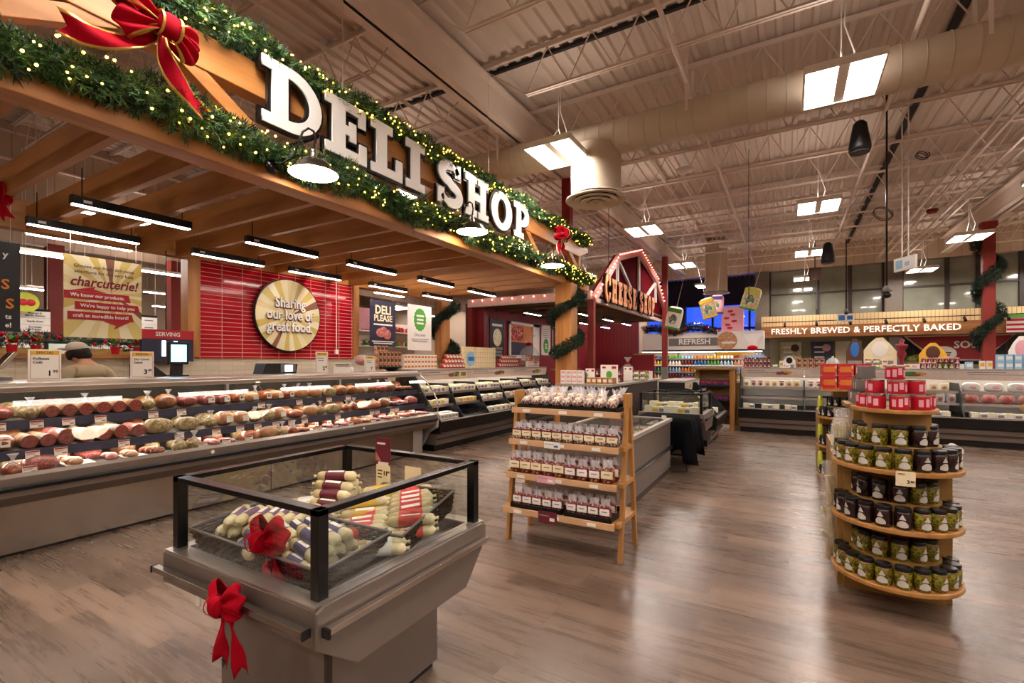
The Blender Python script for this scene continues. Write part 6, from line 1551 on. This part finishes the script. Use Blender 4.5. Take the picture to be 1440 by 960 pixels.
for i, (xa, n) in enumerate(((-.42, 5), (.06, 4))):
    w = .46 if i == 0 else .38
    mb = MB().bx(0, w, 0, .3, 0, .008).bx(0, w, 0, .008, 0, .035).bx(0, w, .292, .3, 0, .05).bx(0, .008, 0, .3, 0, .04).bx(w-.008, w, 0, .3, 0, .04)
    tag(mb.build('black_tray', 'black_plastic', loc=(RX+xa, RY-.08, .302), bevel=.002), 'black tray at the %s of the lowest rack shelf' % ('left' if i == 0 else 'right'), 'tray')
    for k in range(n):
        for j in range(2):
            SB['white'].put((RX+xa+.05+.09*k+.01*j, RY-.055+.1*j, .312), R.uniform(-.1, .1), 'bag with tall white label in the %s black tray, %s row, %s from the left' % (['left', 'right'][i], ['front', 'rear'][j], nth(k)), 'white labelled bags on the lowest shelf', scale=1.05)
for (x, z, w, h, y, lab, m) in ((-.07, .80, .14, .055, -.018, 'white price card with blue figures on the second rack shelf', 'white'), (-.1, .53, .16, .06, -.068, 'pale pink price card on the third rack shelf', 'pink'), (-.06, .235, .16, .09, -.122, 'brown picture price card on the lowest rack shelf', 'band_maroon')):
    t = thing('shelf_card', lab, 'price card', (RX+x, RY+y, z)); MB().bx(-w/2, w/2, 0, .003, 0, h).build('card', m, t)
    MB().bx(w*.12, w*.38, -.0015, 0, h*.22, h*.5).build('price_print', 'blue' if m == 'white' else 'white', t); MB().bx(-w*.45, w*.1, -.0015, 0, h*.6, h*.68).build('print', 'ink_grey', t)

# ------------------------------------------------------------------ round wooden displays
def roundshelf(cx, cy, rx, ry, z, th=.028):
    n = 28; pts = [(cx+rx, cy), (cx+rx, cy-.06)]+[(cx+rx*cos(a), cy-.06-(ry-.06)*sin(a)) for a in [PI*i/n for i in range(1, n)]]+[(cx-rx, cy-.06), (cx-rx, cy)]
    return MB().prism(pts, 'z', z, z+th)
def wooden_display(name, label, loc, zs, top_z, depth=1.1, rx=.33, ry=.4):
    t = thing(name, label, 'display stand', loc)
    MB().bx(-.295, .295, 0, .03, 0, top_z-.35).build('front_board', 'ply', t, bevel=.003)
    MB().bx(-.295, -.265, .03, depth, 0, top_z-.35).build('side_board', 'ply', t); MB().bx(.265, .295, .03, depth, 0, top_z-.35).build('side_board', 'ply', t)
    MB().bx(-.27, .27, .03, depth, .1, .13).bx(-.27, .27, .03, depth, .5, .53).bx(-.27, .27, .03, depth, top_z-.38, top_z-.35).build('inner_shelf', 'ply', t)
    MB().bx(-.26, .26, -.04, 0, 0, top_z-.36).bx(-.15, .15, -.1, .3, top_z-.36, top_z-.04).build('core', 'ply', t)
    for k, z in enumerate(zs):
        s = roundshelf(0, 0, rx, ry, z).build('round_shelf', 'oak', t, bevel=.006)
        roundshelf(0, 0, rx-.1, ry-.115, z+.028, .125).build('riser', 'ply', s)
    s = roundshelf(0, .02, rx-.11, ry-.08, top_z-.03, .025).build('top_shelf', 'oak', t, bevel=.005)
    MB().bx(-.16, .16, -.18, .0, top_z-.16, top_z-.03).build('top_block', 'ply', t)
    return t
WX_, WY_ = .575, 3.9
wooden_display('round_display', 'nearest wooden display with bowed shelves of olive jars and red tins', (WX_, WY_, 0), (.15, .495, .835), 1.215)
def ringpts(cx, cy, rx, ry, step):
    """points along the bowed front edge at even arc steps"""
    P_ = [(rx, 0), (rx, -.06)]+[(rx*cos(a), -.06-(ry-.06)*sin(a)) for a in [PI*i/60 for i in range(1, 60)]]+[(-rx, -.06), (-rx, 0)]
    L = [0]
    for a, b in zip(P_[:-1], P_[1:]): L.append(L[-1]+math.hypot(b[0]-a[0], b[1]-a[1]))
    n = int(L[-1]/step); out = []
    for k in range(n):
        s = L[-1]*(k+.5)/n; i = max(j for j in range(len(L)) if L[j] <= s); i = min(i, len(P_)-2)
        f = (s-L[i])/(L[i+1]-L[i]); x = P_[i][0]+(P_[i+1][0]-P_[i][0])*f; y = P_[i][1]+(P_[i+1][1]-P_[i][1])*f
        dx, dy = P_[i+1][0]-P_[i][0], P_[i+1][1]-P_[i][1]
        out.append((cx+x, cy+y, math.atan2(dy, dx)+PI))
    return out[::-1]      # left to right
for si, (z, nm) in enumerate(((.15, 'lowest'), (.495, 'middle'), (.835, 'third'))):
    for layer, (rx, ry, dz) in enumerate(((.275, .345, .028), (.178, .235, .153))):
        pts = ringpts(WX_, WY_, rx, ry, .09)
        n = len(pts)
        for k, (x, y, a) in enumerate(pts):
            left = k < n*.5
            key = 'jarolive' if si == 0 else ('jardark' if (left if si == 1 else not (k < n*.52)) else 'jarolive')
            P2[key].put((x, y, z+dz), a+R.uniform(-.2, .2), '%s jar, %s row of the %s shelf of the nearest round display, %s from left' % ('green olive' if key == 'jarolive' else 'dark red', ['front', 'raised'][layer], nm, nth(k)), 'jars on the nearest round display')
i = 0
for l, (rx, ry) in enumerate(((.15, .22), (.1, .14), (.045, .07))):
    pts = ringpts(WX_, WY_-.02, rx, ry, .103 if l < 2 else .12)
    for k, (x, y, a) in enumerate(pts):
        P2['tin'].put((x, y, 1.212+l*.087), a+R.uniform(-.4, .4), 'red tin in the %s tier on top of the nearest display, %s from the left' % (['bottom', 'second', 'top'][l], nth(k)), 'red tins on the display')
for l, ys_ in enumerate(((4.0, 4.11, 4.22), (4.0, 4.11, 4.22), (4.05, 4.16))):
    for k, y in enumerate(ys_): P2['tingrey'].put((.42+.02*l, y, 1.215+l*.087 if False else 1.212+l*.087), R.uniform(0, 6), 'grey tin behind the red tins, tier %s, %s from the front' % (nth(l), nth(k)), 'grey tins on the display')
tag(MB().bx(-.24, .1, 0, .34, 0, .02).bx(-.2, .1, 0, .32, -.33, 0).build('wooden_box', 'ply', loc=(.575, 3.955, 1.19)), 'plain wooden box behind the red tins', 'wooden box')
t = thing('price_card', 'cream price card reading 3.99 clipped to the third round shelf', 'price card', (.575, 3.49, .785)); MB().bx(-.045, .045, 0, .003, 0, .085).build('card', 'cream', t); text('3', .028, 'black', t, 'price', (.012, -.002, .025), off=.02); text('99', .015, 'black', t, 'price', (.03, -.002, .028), off=.02); bars(t, -.018, -.002, .07, .03, .005, 'ink_red')
# cellophane bags on its left flank
def crackers():
    t = thing('breadstick_bag', 'x', 'bag of breadsticks'); rr = random.Random(5)
    for k in range(9): MB().tube([(rr.uniform(-.03, .03), rr.uniform(-.02, .02), 0), (rr.uniform(-.035, .035), rr.uniform(-.025, .025), .2)], .008, 6).build('breadstick', 'casing', t)
    MB().lathe([(.045, 0), (.052, .1), (.05, .2), (.03, .25), (.035, .28), (.05, .3)], 12).build('clear_wrap', 'cello', t, smooth=True)
    return t
BS = Proto(crackers())
for k, (x, y, z, tx) in enumerate(((.30, 4.0, .86, 0), (.34, 4.1, .87, .1), (.3, 4.2, .86, -.1), (.38, 4.02, .88, .12), (.31, 4.1, .86, -.1), (.25, 4.0, .5, -.12), (.25, 4.0, .28, -.1), (.25, 4.02, .12, -.1))):
    BS.put((x, y, z), 0, 'clear bag of breadsticks at the left flank of the display, %s from the top' % nth(k), 'breadstick bags', rot=(.05, tx, k))
tag(MB().bx(-.03, .1, 0, .3, -.02, 0).build('flank_shelf', 'oak', loc=(.29, 3.96, .86)), 'narrow shelf on the left flank under the breadstick bags', 'shelf')
for k, (x, z) in enumerate(((.93, .865), (.95, .98))): pass
t = thing('blue_snack_bag', 'white and blue snack bag sticking out behind the right jars', 'snack bag', (.87, 4.02, .88)); t.scale = (.6, .6, .6); MB().ell((0, 0, .08), (.08, .03, .09), 12, 8, p=.5).build('bag', 'white', t, smooth=True); MB().bx(-.07, .07, -.032, -.028, .03, .06).build('blue_band', 'blue', t); t.rotation_euler = (0, rad(35), .3)
t = thing('flank_bracket', 'small wooden bracket holding the blue snack bag', 'bracket', (.87, 4.02, .87)); MB().bx(-.04, .05, -.05, .05, -.02, 0).build('board', 'oak', t)

# second display with dark jars and red cake boxes
W2 = (.63, 7.3)
wooden_display('round_display', 'farther wooden display with small dark jars and red cake boxes', (W2[0], W2[1], 0), (.06, .43, .79), 1.17, 1.0)
for si, (z, nm) in enumerate(((.06, 'lowest'), (.43, 'middle'), (.79, 'upper'))):
    for layer, (rx, ry, dz) in enumerate(((.28, .35, .028), (.185, .24, .153))):
        for k, (x, y, a) in enumerate(ringpts(W2[0], W2[1], rx, ry, .08)):
            if x > W2[0]+.12: continue
            P2['jarblack'].put((x, y, z+dz), a, 'small black jar, %s row of the %s shelf of the farther display, %s from left' % (['front', 'raised'][layer], nm, nth(k)), 'black jars on the farther display')
mat('lime', 'c8d040', .5)
for k, z in enumerate((.86, .5, .15)):
    t = thing('lime_bag', 'lime yellow bag hung on the left edge of the farther display, %s from the top' % nth(k), 'bag', (.34, 7.22, z), 0, 'lime bags'); MB().ell((0, 0, .1), (.03, .07, .11), 10, 8, p=.6).build('bag', 'lime', t, smooth=True); MB().bx(0, .08, -.01, .01, .18, .2).build('hook', 'black', t)
for l in range(2):
    for k in range(3):
        for j in range(2): P2['redbox'].put((.42+.17*k, 7.05+.18*j, 1.168+.158*l), R.uniform(-.06, .06), 'red cake box on the farther display, %s tier, %s row, %s from left' % (['lower', 'upper'][l], ['front', 'rear'][j], nth(k)), 'red cake boxes', scale=.95)
tag(MB().bx(0, .58, 0, .45, -.03, 0).build('box_shelf', 'oak', loc=(.34, 6.95, 1.166)), 'wooden shelf board carrying the red cake boxes', 'shelf')
t = thing('pillar_candle', 'pale glowing white card tube between the red boxes and tins', 'card tube', (.72, 6.85, 1.168)); MB().lathe([(.03, 0), (.03, .13), (0, .13)], 14).build('tube', 'white_gloss', t, smooth=True)

# ------------------------------------------------------------------ wooden rack with red and purple bags
t = thing('side_rack', 'wooden end rack with angled shelves beside the far meat case', 'shelf rack', (-1.42, 11.35, 0))
MB().bx(.3, .4, -.05, .05, 0, 1.32).build('post', 'oak', t, bevel=.005); MB().bx(-.45, -.37, .3, .38, 0, 1.32).build('post', 'oak', t); MB().bx(-.45, .4, .4, .46, .1, 1.32).build('back_board', 'ply', t); MB().bx(-.5, .42, -.1, .5, 1.32, 1.36).build('top_board', 'ply', t)
for z in (.28, .62, .95): MB().bx(-.45, .33, -.02, .42, z, z+.025).build('shelf', 'black_plastic', t)
MB().prism([(-.45, .1), (.3, .1), (.3, .28), (-.35, .28)], 'y', .2, .23).build('apron', 'oak', t)
mat('violet', '3f3a7a', .5)
P2['violet'] = Proto(p_box('violet', .1, .12, .07, 'red', 'purple_bag', 'bag'))
for si, z in enumerate((.305, .645, .975)):
    for k in range(6): P2['violet'].put((-1.8+.12*k, 11.42, z), R.uniform(-.2, .2), 'purple bag with red label on the %s shelf of the end rack, %s from left' % (['lowest', 'middle', 'upper'][si], nth(k)), 'purple bags')
t = thing('red_bucket', 'red bucket hung on the end rack', 'bucket', (-1.95, 11.2, .95)); MB().lathe([(.09, 0), (.12, .2), (.11, .2), (.085, .01), (0, .01)], 18).build('bucket', 'red', t, smooth=True); MB().tube([(-.11, 0, .2), (0, 0, .28), (.11, 0, .2)], .004, 5).tube([(0, 0, .28), (.12, .2, .3)], .005, 5).build('handle', 'black', t)
t = thing('floor_sprayer', 'small white bottle on a black wheeled foot at the rack', 'bottle', (-1.55, 10.75, 0)); MB().lathe([(.03, .03), (.035, .04), (.035, .13), (.015, .16), (0, .17)], 12).build('bottle', 'white', t, smooth=True)
for a in range(5): MB().bx(0, .16, -.012, .012, .02, .035, mt=Matrix.Rotation(a*1.257, 4, 'Z')).build('foot_spoke', 'black', t); 
for a in range(5): MB().tube([(.15*cos(a*1.257), .15*sin(a*1.257)-.01, .02), (.15*cos(a*1.257), .15*sin(a*1.257)+.01, .02)], .02, 10).build('caster', 'black', t)

# ------------------------------------------------------------------ drinks cooler under the refresh board
t = thing('drinks_cooler', 'wide open drinks cooler with white board reading refresh', 'cooler', (-5.15, 19.4, 0))
MB().bx(0, 4.3, .1, .95, .0, .15).build('toe', 'black', t); MB().bx(0, 4.3, .0, .95, .15, .45).build('base', 'case_taupe', t); MB().bx(0, 4.3, -.04, .0, .34, .52).build('front_lip', 'black', t)
MB().bx(0, 4.3, .85, .95, .45, 1.9).build('back_panel', 'mid_grey', t); MB().bx(0, 4.3, -.02, .5, 1.88, 1.95).build('canopy', 'black', t); MB().bx(0, 4.3, .02, .08, 1.86, 1.88).build('light_strip', 'shelf_light', t)
MB().bx(0, 4.35, -.05, .9, 1.95, 2.62).build('header_board', 'white', t)
for k, z in enumerate((.5, .78, 1.05, 1.32, 1.58)): 
    s = MB().bx(0, 4.3, .2 if k else .05, .85, z, z+.02).build('shelf', 'black', t); MB().bx(0, 4.3, .18 if k else .03, .2 if k else .05, z-.01, z+.05).build('price_rail', 'white' if k % 2 else 'steel_soft', s)
MB().bx(1.05, 2.95, -.07, -.05, 2.1, 2.4).build('name_panel', 'mid_grey', t); text('REFRESH', .3, 'white', t, 'lettering', (2.0, -.08, 2.25), off=.03, ext=.01)
MB().tube([(3.15, -.05, 2.27), (3.15, -.08, 2.27)], .34, 28).build('round_picture', 'orange_glow' if False else 'turkey', t); bars(t, 3.2, -.09, 2.2, .45, .07, 'white')
for k in range(3): MB().bx(.1+1.35*k, 1.35+1.35*k, .0, .02, 1.72, 1.85).build('promo_strip', ['cream', 'white', 'yellow'][k], t)
bt = {}
for i, m_ in enumerate(('green', 'sky_blue', 'orange', 'yellow', 'white', 'dark_red', 'blue')):
    MB_ = MB().lathe([(.032, 0), (.035, .01), (.035, .12), (.014, .16), (.014, .17)], 8).lathe([(.017, .17), (.017, .19), (0, .19)], 8, m=1)
    bt[i] = MB_.build('drink_bottle', [m_, 'white'], None); bt[i].location = (-5.05+.6*i, 19.55, .52)
used = set()
for k, z in enumerate((.52, .8, 1.07, 1.34, 1.6)):
    for j in range(36):
        x = -5.05+.118*j; c = (j//4+k*3) % 7
        if c not in used: o = bt[c]; used.add(c)
        else: o = bt[c].copy(); COL.objects.link(o)
        o.location = (x, 19.5+(.12 if k else 0), z); o.scale = (1.3, 1.3, 1.05)
        tag(o, '%s drink bottle on cooler shelf %s from the bottom, %s from the left' % (['green', 'pale blue', 'orange', 'yellow', 'white', 'dark red', 'blue'][c], nth(k), nth(j)), 'bottle', 'bottles in the drinks cooler')
t = thing('partition_screen', 'dark red end panel beside the drinks cooler', 'panel', (-5.05, 18.6, 0)); MB().bx(-.2, .55, 0, .06, 0, 1.75).build('board', 'barn_red', t); MB().bx(-.24, .6, -.03, .1, 1.75, 1.8).build('top_cap', 'oak', t)
# boards on top of the cooler
for x, w, h, m_, lab, pm in ((-4.05, .5, .85, 'cream', 'cream standing board with orange print on the cooler', 'orange'), (-1.85, .75, .95, 'pink', 'pink white standing board with red print on the cooler', 'red')):
    t = thing('standing_board', lab, 'board', (x, 19.6, 2.62)); MB().bx(-w/2, w/2, 0, .25, 0, h).build('board', m_, t)
    rr = random.Random(int(w*10)); 
    for k in range(6): MB().ell((rr.uniform(-w*.3, w*.3), -.005, h*(.15+.13*k)), (w*.14, .008, h*.05), 8, 5).build('printed_shape', pm, t)
basket_gift((-.75, 12.6, 1.0), 1.9, 'tall cellophane gift basket at the left end of the far cases')
t = thing('gift_plinth', 'wooden plinth under the tall cellophane basket', 'plinth', (-.75, 12.6, 0)); MB().bx(-.35, .35, -.35, .35, 0, 1.0).build('body', 'ply', t)
basket_gift((-3.0, 10.1, 1.142), .75, 'cellophane gift basket with red ribbon beyond the island table')
# inflated product bags hanging in the air
def hangbag(px, py, y, s, rot, m1, m2, lab):
    s *= .72
    p = aY(px, py, y); t = thing('hanging_bag_balloon', lab, 'hanging display bag', p, rot[2]); t.rotation_euler = rot
    MB().ell((0, 0, 0), (.32*s, .1*s, .45*s), 16, 12, p=.45).build('bag', m1, t, smooth=True); MB().bx(-.3*s, .3*s, -.105*s, -.09*s, .22*s, .38*s).build('top_band', m2, t); MB().ell((0, -.1*s, -.05*s), (.18*s, .02*s, .2*s), 12, 8).build('bag_picture', 'mixed_goods', t, smooth=True)
    MB().bx(-.3*s, .3*s, -.1*s, .1*s, -.44*s, -.36*s).build('bottom_band', 'green' if 'green' in lab else m2, t)
    MB().tube([(0, 0, .45*s), (0, 0, .45*s+5.3-p.z-.45*s)], .004, 4).build('wire', 'white', t)
hangbag(1056, 420, 15, 1.0, (0, rad(18), -.3), 'casing', 'lime', 'hanging chip bag with yellow top and green bottom before the blue window')
hangbag(996, 433, 16, 1.0, (0, rad(-14), -.2), 'casing', 'yellow', 'hanging chip bag with yellow top and pink base under the diffuser')
hangbag(1008, 428, 16.6, .95, (0, rad(5), -.4), 'pink', 'violet', 'hanging pale pink chip bag under the diffuser')
hangbag(948, 447, 15.5, 1.1, (0, rad(15), -.3), 'paper', 'green', 'hanging bag with green top beside the red column')
garland('hanging_garland', 'dark garland with red ornaments along the top of the drinks cooler', [(-5.1+.25*i, 19.3, 2.75+.1*sin(i)) for i in range(12)], .14, 900, 30, True, 41, blade=.14, bulb='velvet', bulb_r=.05)

# ------------------------------------------------------------------ coffee counter recess
for k, (px, w, m_, m2, lab, y) in enumerate(((1112, .75, 'casing', 'brown', 'tan menu poster with brown figures in the coffee counter', 22.85), (1156, .75, 'navy', 'pink', 'dark blue poster with pink picture in the coffee counter', 22.85), (1193, .85, 'cream', 'orange', 'cream poster with orange print in the coffee counter', 22.85))):
    x = aY(px, 480, y).x; t = thing('menu_poster', lab, 'poster', (x, y, 1.0)); MB().bx(-w/2, w/2, 0, .02, 0, 1.3).build('board', m_, t)
    for q in range(5): MB().bx(-w*.35, w*.1, -.004, 0, .25+.2*q, .31+.2*q).build('menu_line', 'white', t)
    MB().ell((w*.2, -.004, 1.05), (w*.2, .006, .15), 12, 6).build('menu_picture', m2, t)
mat('soup_red', '9c2026', .5); stripes('soup_brick', '3a3434', '57504c', 'X', .5, .92)
struct(MB().bx(3.4, XR, 22.8, 22.9, 1.4, 2.4).build('wall_soup', 'soup_brick'))
t = thing('soup_sign', 'dark red soup sign with white slanted outline behind the red column', 'sign', (4.9, 22.0, 1.55))
MB().prism([(-1.3, .85), (1.55, .85), (.75, .0), (-.45, .0)], 'y', 0, .04).build('board', 'soup_red', t); MB().tube([(-1.3, -.02, .85), (1.55, -.02, .85), (.75, -.02, .0), (-.45, -.02, .0), (-1.3, -.02, .85)], .03, 6).build('white_outline', 'trim_white', t)
text('SOUP', .34, 'white', t, 'lettering', (.45, -.03, .52), off=.03, ext=.006); MB().ell((-.25, -.05, .22), (.36, .02, .26), 20, 10).build('oval_badge', 'paper', t, smooth=True); bars(t, -.25, -.075, .25, .4, .04, 'ink', 2, 2)
t = thing('fruit_bowl', 'orange and yellow fruit heap by the soup sign', 'fruit', (3.9, 21.9, 1.5)); MB().ell((0, 0, .1), (.35, .15, .12), 16, 8, fn=bump_fn((0, 0, .1), .2, 20, 1)).build('fruit', 'produce', t, smooth=True); t['kind'] = 'stuff'
MB().bx(-.5, .5, -.2, .2, -.1, 0).build('ledge', 'counter_wall', t)
struct(MB().bx(3.4, XR, 21.6, 22.8, 0, 1.4).build('trim_counter', 'counter_wall'))
struct(MB().bx(-.95, 3.05, 21.6, 22.3, 0, 1.05).build('trim_counter_left', 'counter_wall'))
t = thing('hanging_flag', 'striped red and white cloth flag above the soup sign', 'flag', (aY(1434, 455, 21.0).x, 21.0, 2.42)); MB().bx(-.3, .5, 0, .02, 0, .5).build('cloth', 'white', t)
for k in range(3): MB().bx(-.3, .5, -.004, 0, .06+.15*k, .13+.15*k).build('red_stripe', 'red', t)
MB().bx(-.3, .5, -.02, .04, .48, .56).build('evergreen_top', 'green', t)

# partial stand at the right edge
t = thing('edge_stand', 'rounded wooden stand with packs cut by the right photo edge', 'display stand', tuple(aZ(1437, 700, 0)+Vector((.42, .1, 0))))
MB().bx(-.15, .6, -.15, .6, 0, .9).build('body', 'oak', t, bevel=.01); MB().ell((.15, .2, .95), (.46, .42, .07), 24, 8, p=.6).build('top', 'ply', t, smooth=True); MB().ell((-.02, .0, 1.1), (.22, .14, .12), 14, 9).build('wrapped_goods', 'cello_thick', t, smooth=True)
# ------------------------------------------------------------------ produce hall seen through the openings
struct(MB().bx(-12.75, -12.55, YN, 21.8, 3.75, ZC).build('wall_bulkhead', 'rib_panel_y'))
def bunker(x, y, L, lab, goods='produce', h=1.0):
    t = thing('produce_bunker', lab, 'produce stand', (x, y, 0), PI/2)
    MB().bx(0, L, 0, .9, 0, h-.25).build('base', 'timber_x_shaded', t); MB().prism([(-.05, h-.25), (.0, h-.05), (.85, h+.2), (.9, h-.25)], 'x', 0, L).build('slanted_bed', 'black', t)
    rr = random.Random(int(y*7)); mb = MB()
    for k in range(int(L*26)): mb.ell((rr.uniform(.05, L-.05), rr.uniform(.05, .8), h+rr.uniform(.0, .05)+.1*rr.random()), (.07, .06, .05), 7, 5)
    o = mb.build('produce_heap', goods, t, smooth=True); o['kind'] = 'stuff'
    MB().bx(0, L, .9, 1.0, h+.1, h+.55).build('back_board', 'ply', t)
bunker(-10.2, 1.2, 3.6, 'timber produce bunker seen through the deli opening', h=1.15)
bunker(-10.2, 5.2, 4.0, 'timber produce bunker behind the tiled wall', h=1.15)
bunker(-13.5, 1.0, 9.0, 'long timber produce bunker farther back', h=1.25)
t = thing('produce_shelf', 'tall white shelf unit with green produce seen between posts', 'shelf unit', (-9.6, 8.2, 0), PI/2)
MB().bx(0, 3, .4, .5, 0, 2.6).build('back_panel', 'white', t)
for k, z in enumerate((1.0, 1.45, 1.9, 2.3)):
    MB().bx(0, 3, 0, .4, z, z+.03).build('shelf', 'white', t); mb = MB(); rr = random.Random(k)
    for q in range(40): mb.ell((rr.uniform(.05, 2.95), rr.uniform(.05, .3), z+.1), (.06, .06, .08), 7, 5)
    o = mb.build('shelf_goods', ['mixed_goods', 'green', 'produce', 'berry_box'][k], t); o['kind'] = 'stuff'
MB().bx(0, 1.0, -.02, 0, 2.35, 2.9).build('picture_panel', 'pink', t)
for (x, y, z0, z1, lab) in ((-12.6, 3.6, 0, 3.8, 'rust red column in the produce hall beside the yellow poster'), (-12.3, 5.6, 0, 3.8, 'rust red column behind the number board')):
    t = thing('produce_column', lab, 'column', (x, y, 0)); MB().bx(-.12, .12, -.12, .12, z0, z1).build('shaft', 'red_paint', t)
# aisle signs
def aisle(px0, px1, py0, py1, X_, lines, lab):
    a = aX(px0, (py0+py1)/2, X_); b = aX(px1, (py0+py1)/2, X_); zt = aX((px0+px1)/2, py0, X_).z; zb = aX((px0+px1)/2, py1, X_).z
    w = b.y-a.y; t = thing('aisle_sign', lab, 'sign', (X_, (a.y+b.y)/2, zb), PI/2); h = zt-zb
    MB().bx(-w/2, w/2, 0, .03, 0, h).build('board', 'white', t); MB().bx(-w/2, w/2, -.004, .034, h, h+.04).build('dark_top', 'black', t)
    n = len(lines)
    for i, s in enumerate(lines):
        if s: text(s, h/n*.36, 'ink', t, 'lettering', (0, -.006, h*(1-(i+.5)/n)), off=.01)
        else: bars(t, 0, -.006, h*(1-(i+.45)/n), w*.5, h*.05, 'ink_grey')
        MB().bx(-w*.48, w*.48, -.003, 0, h*(i+1)/n-.004, h*(i+1)/n).build('rule', 'ink_grey', t)
    for s in (-.4, .4): MB().tube([(w*s, .015, h), (w*s, .015, 5.2-zb)], .004, 4).build('wire', 'white', t)
    return t
aisle(27, 71, 437, 466, -11.5, ('Mexican & \nMiddle Eastern', 'South Asian', 'European\n& Kosher'), 'white three line aisle sign left of the yellow poster')
aisle(197, 221, 446, 476, -11.5, (None, None, None), 'white three line aisle sign right of the yellow poster')
p = aX(36, 425, -11.3); t = thing('round_tomato_sign', 'round green sign with red tomatoes above the aisle sign', 'sign', p, PI/2)
MB().tube([(0, 0, 0), (0, -.03, 0)], .17, 24).build('disc', 'lime', t); MB().ell((-.04, -.03, 0), (.07, .02, .06), 10, 6).ell((.06, -.03, 0), (.06, .02, .06), 10, 6).build('tomato_picture', 'red', t); MB().tube([(0, 0, .17), (0, 0, 5.2-p.z)], .004, 4).build('wire', 'white', t)
p = aX(90, 487, -9.6); t = thing('price_board', 'dark green price board reading 4.99 above the produce', 'price board', (p.x, p.y, p.z-.12), PI/2); MB().bx(-.17, .17, 0, .03, 0, .16).build('board', 'green_glow', t); text('4.99', .13, 'white', t, 'price', (0, -.01, .08), off=.02); MB().tube([(0, .02, 0), (0, .02, -.35)], .01, 5).build('stem', 'black', t)
garland('produce_garland', 'dark garland draped along the produce bunker', [(-9.9, 1.3+.3*i, 1.82+.04*sin(i*2)) for i in range(14)], .1, 1500, 24, True, 51, blade=.09, bulb='velvet', bulb_r=.03)
mat('poinsettia_red', 'c01824', .6)
def poinsettia(loc, lab, s=1):
    t = thing('poinsettia', lab, 'potted plant', loc, 0, 'poinsettias on the ledge'); rr = random.Random(int(loc[1]*100)); mb = MB(); mg = MB()
    for k in range(22):
        a = rr.uniform(0, 2*PI); e = rr.uniform(.1, 1.2); L = rr.uniform(.1, .17)*s; d = Vector((cos(a)*cos(e), sin(a)*cos(e), sin(e))); p = Vector((0, 0, .15*s)); w = Vector((-sin(a), cos(a), 0))*L*.3
        (mb if k % 3 else mg).add([p, p+d*L*.5+w, p+d*L, p+d*L*.5-w], [(0, 1, 2, 3)])
    mb.build('red_bracts', 'poinsettia_red', t); mg.build('leaves', 'green', t); MB().lathe([(.05*s, 0), (.07*s, .13*s), (0, .12*s)], 12).build('pot', 'red', t)
for k, y in enumerate((1.55, 1.8, 2.0, 2.75, 3.0, 3.25)): poinsettia((-7.55, y, 1.592), 'red poinsettia on the ledge behind the deli, %s from the left' % nth(k), .75)
# pale tubes of light over the produce hall
def tube():
    t = thing('tube_light', 'x', 'ceiling light'); MB().bx(-.06, .06, -.6, .6, 0, .05).build('housing', 'white', t); MB().bx(-.05, .05, -.58, .58, -.02, 0).build('diffuser', 'panel_light', t)
    for s in (-.5, .5): MB().tube([(0, s, .05), (0, s, 1.6)], .004, 4).build('wire', 'white', t)
    return t
TL = Proto(tube())
for k, (px, py, X_) in enumerate(((58, 357, -9.5), (117, 340, -8.8), (208, 381, -10.5), (42, 443, -20), (66, 408, -15.5), (83, 408, -16), (233, 413, -17), (240, 432, -20), (90, 460, -22), (548, 414, -10.5), (566, 432, -12), (613, 445, -15))):
    p = aX(px, py, X_); TL.put(p, 0, 'white tube light hanging over the produce hall, %s in the scattered rows' % nth(k), 'tube lights in the produce hall')
# shelving walls far back so that the hall is closed by goods
for k, (x, y, L) in enumerate(((-22.5, 2, 6), (-22.5, 9, 8), (-17.5, 4, 8))):
    t = thing('grocery_shelf', 'far grocery shelf run in the produce hall, %s from the left' % nth(k), 'shelf unit', (x, y, 0), PI/2, 'far grocery shelves')
    MB().bx(0, L, .1, .6, 0, 2.0).build('unit_body', 'white', t)
    for z in (.4, .8, 1.2, 1.6): o = MB().bx(.02, L-.02, .0, .1, z, z+.28).build('shelf_goods', 'mixed_goods', t); o['kind'] = 'stuff'

# ------------------------------------------------------------------ render settings of the scene itself
sc.view_settings.view_transform = 'Standard'; sc.view_settings.look = 'None'; sc.view_settings.gamma = 1
sc.view_settings.use_curve_mapping = False; sc.view_settings.exposure = 1.5
sc.cycles.max_bounces = 8; sc.cycles.diffuse_bounces = 4; sc.cycles.glossy_bounces = 4; sc.cycles.transparent_max_bounces = 24; sc.cycles.transmission_bounces = 4
sc.cycles.caustics_reflective = False; sc.cycles.caustics_refractive = False; sc.cycles.sample_clamp_indirect = 6
sc.cycles.use_denoising = True

for p_ in PROTOS:
    if not p_.used:
        def rm(o):
            for c in list(o.children): rm(c)
            bpy.data.objects.remove(o)
        rm(p_.o)
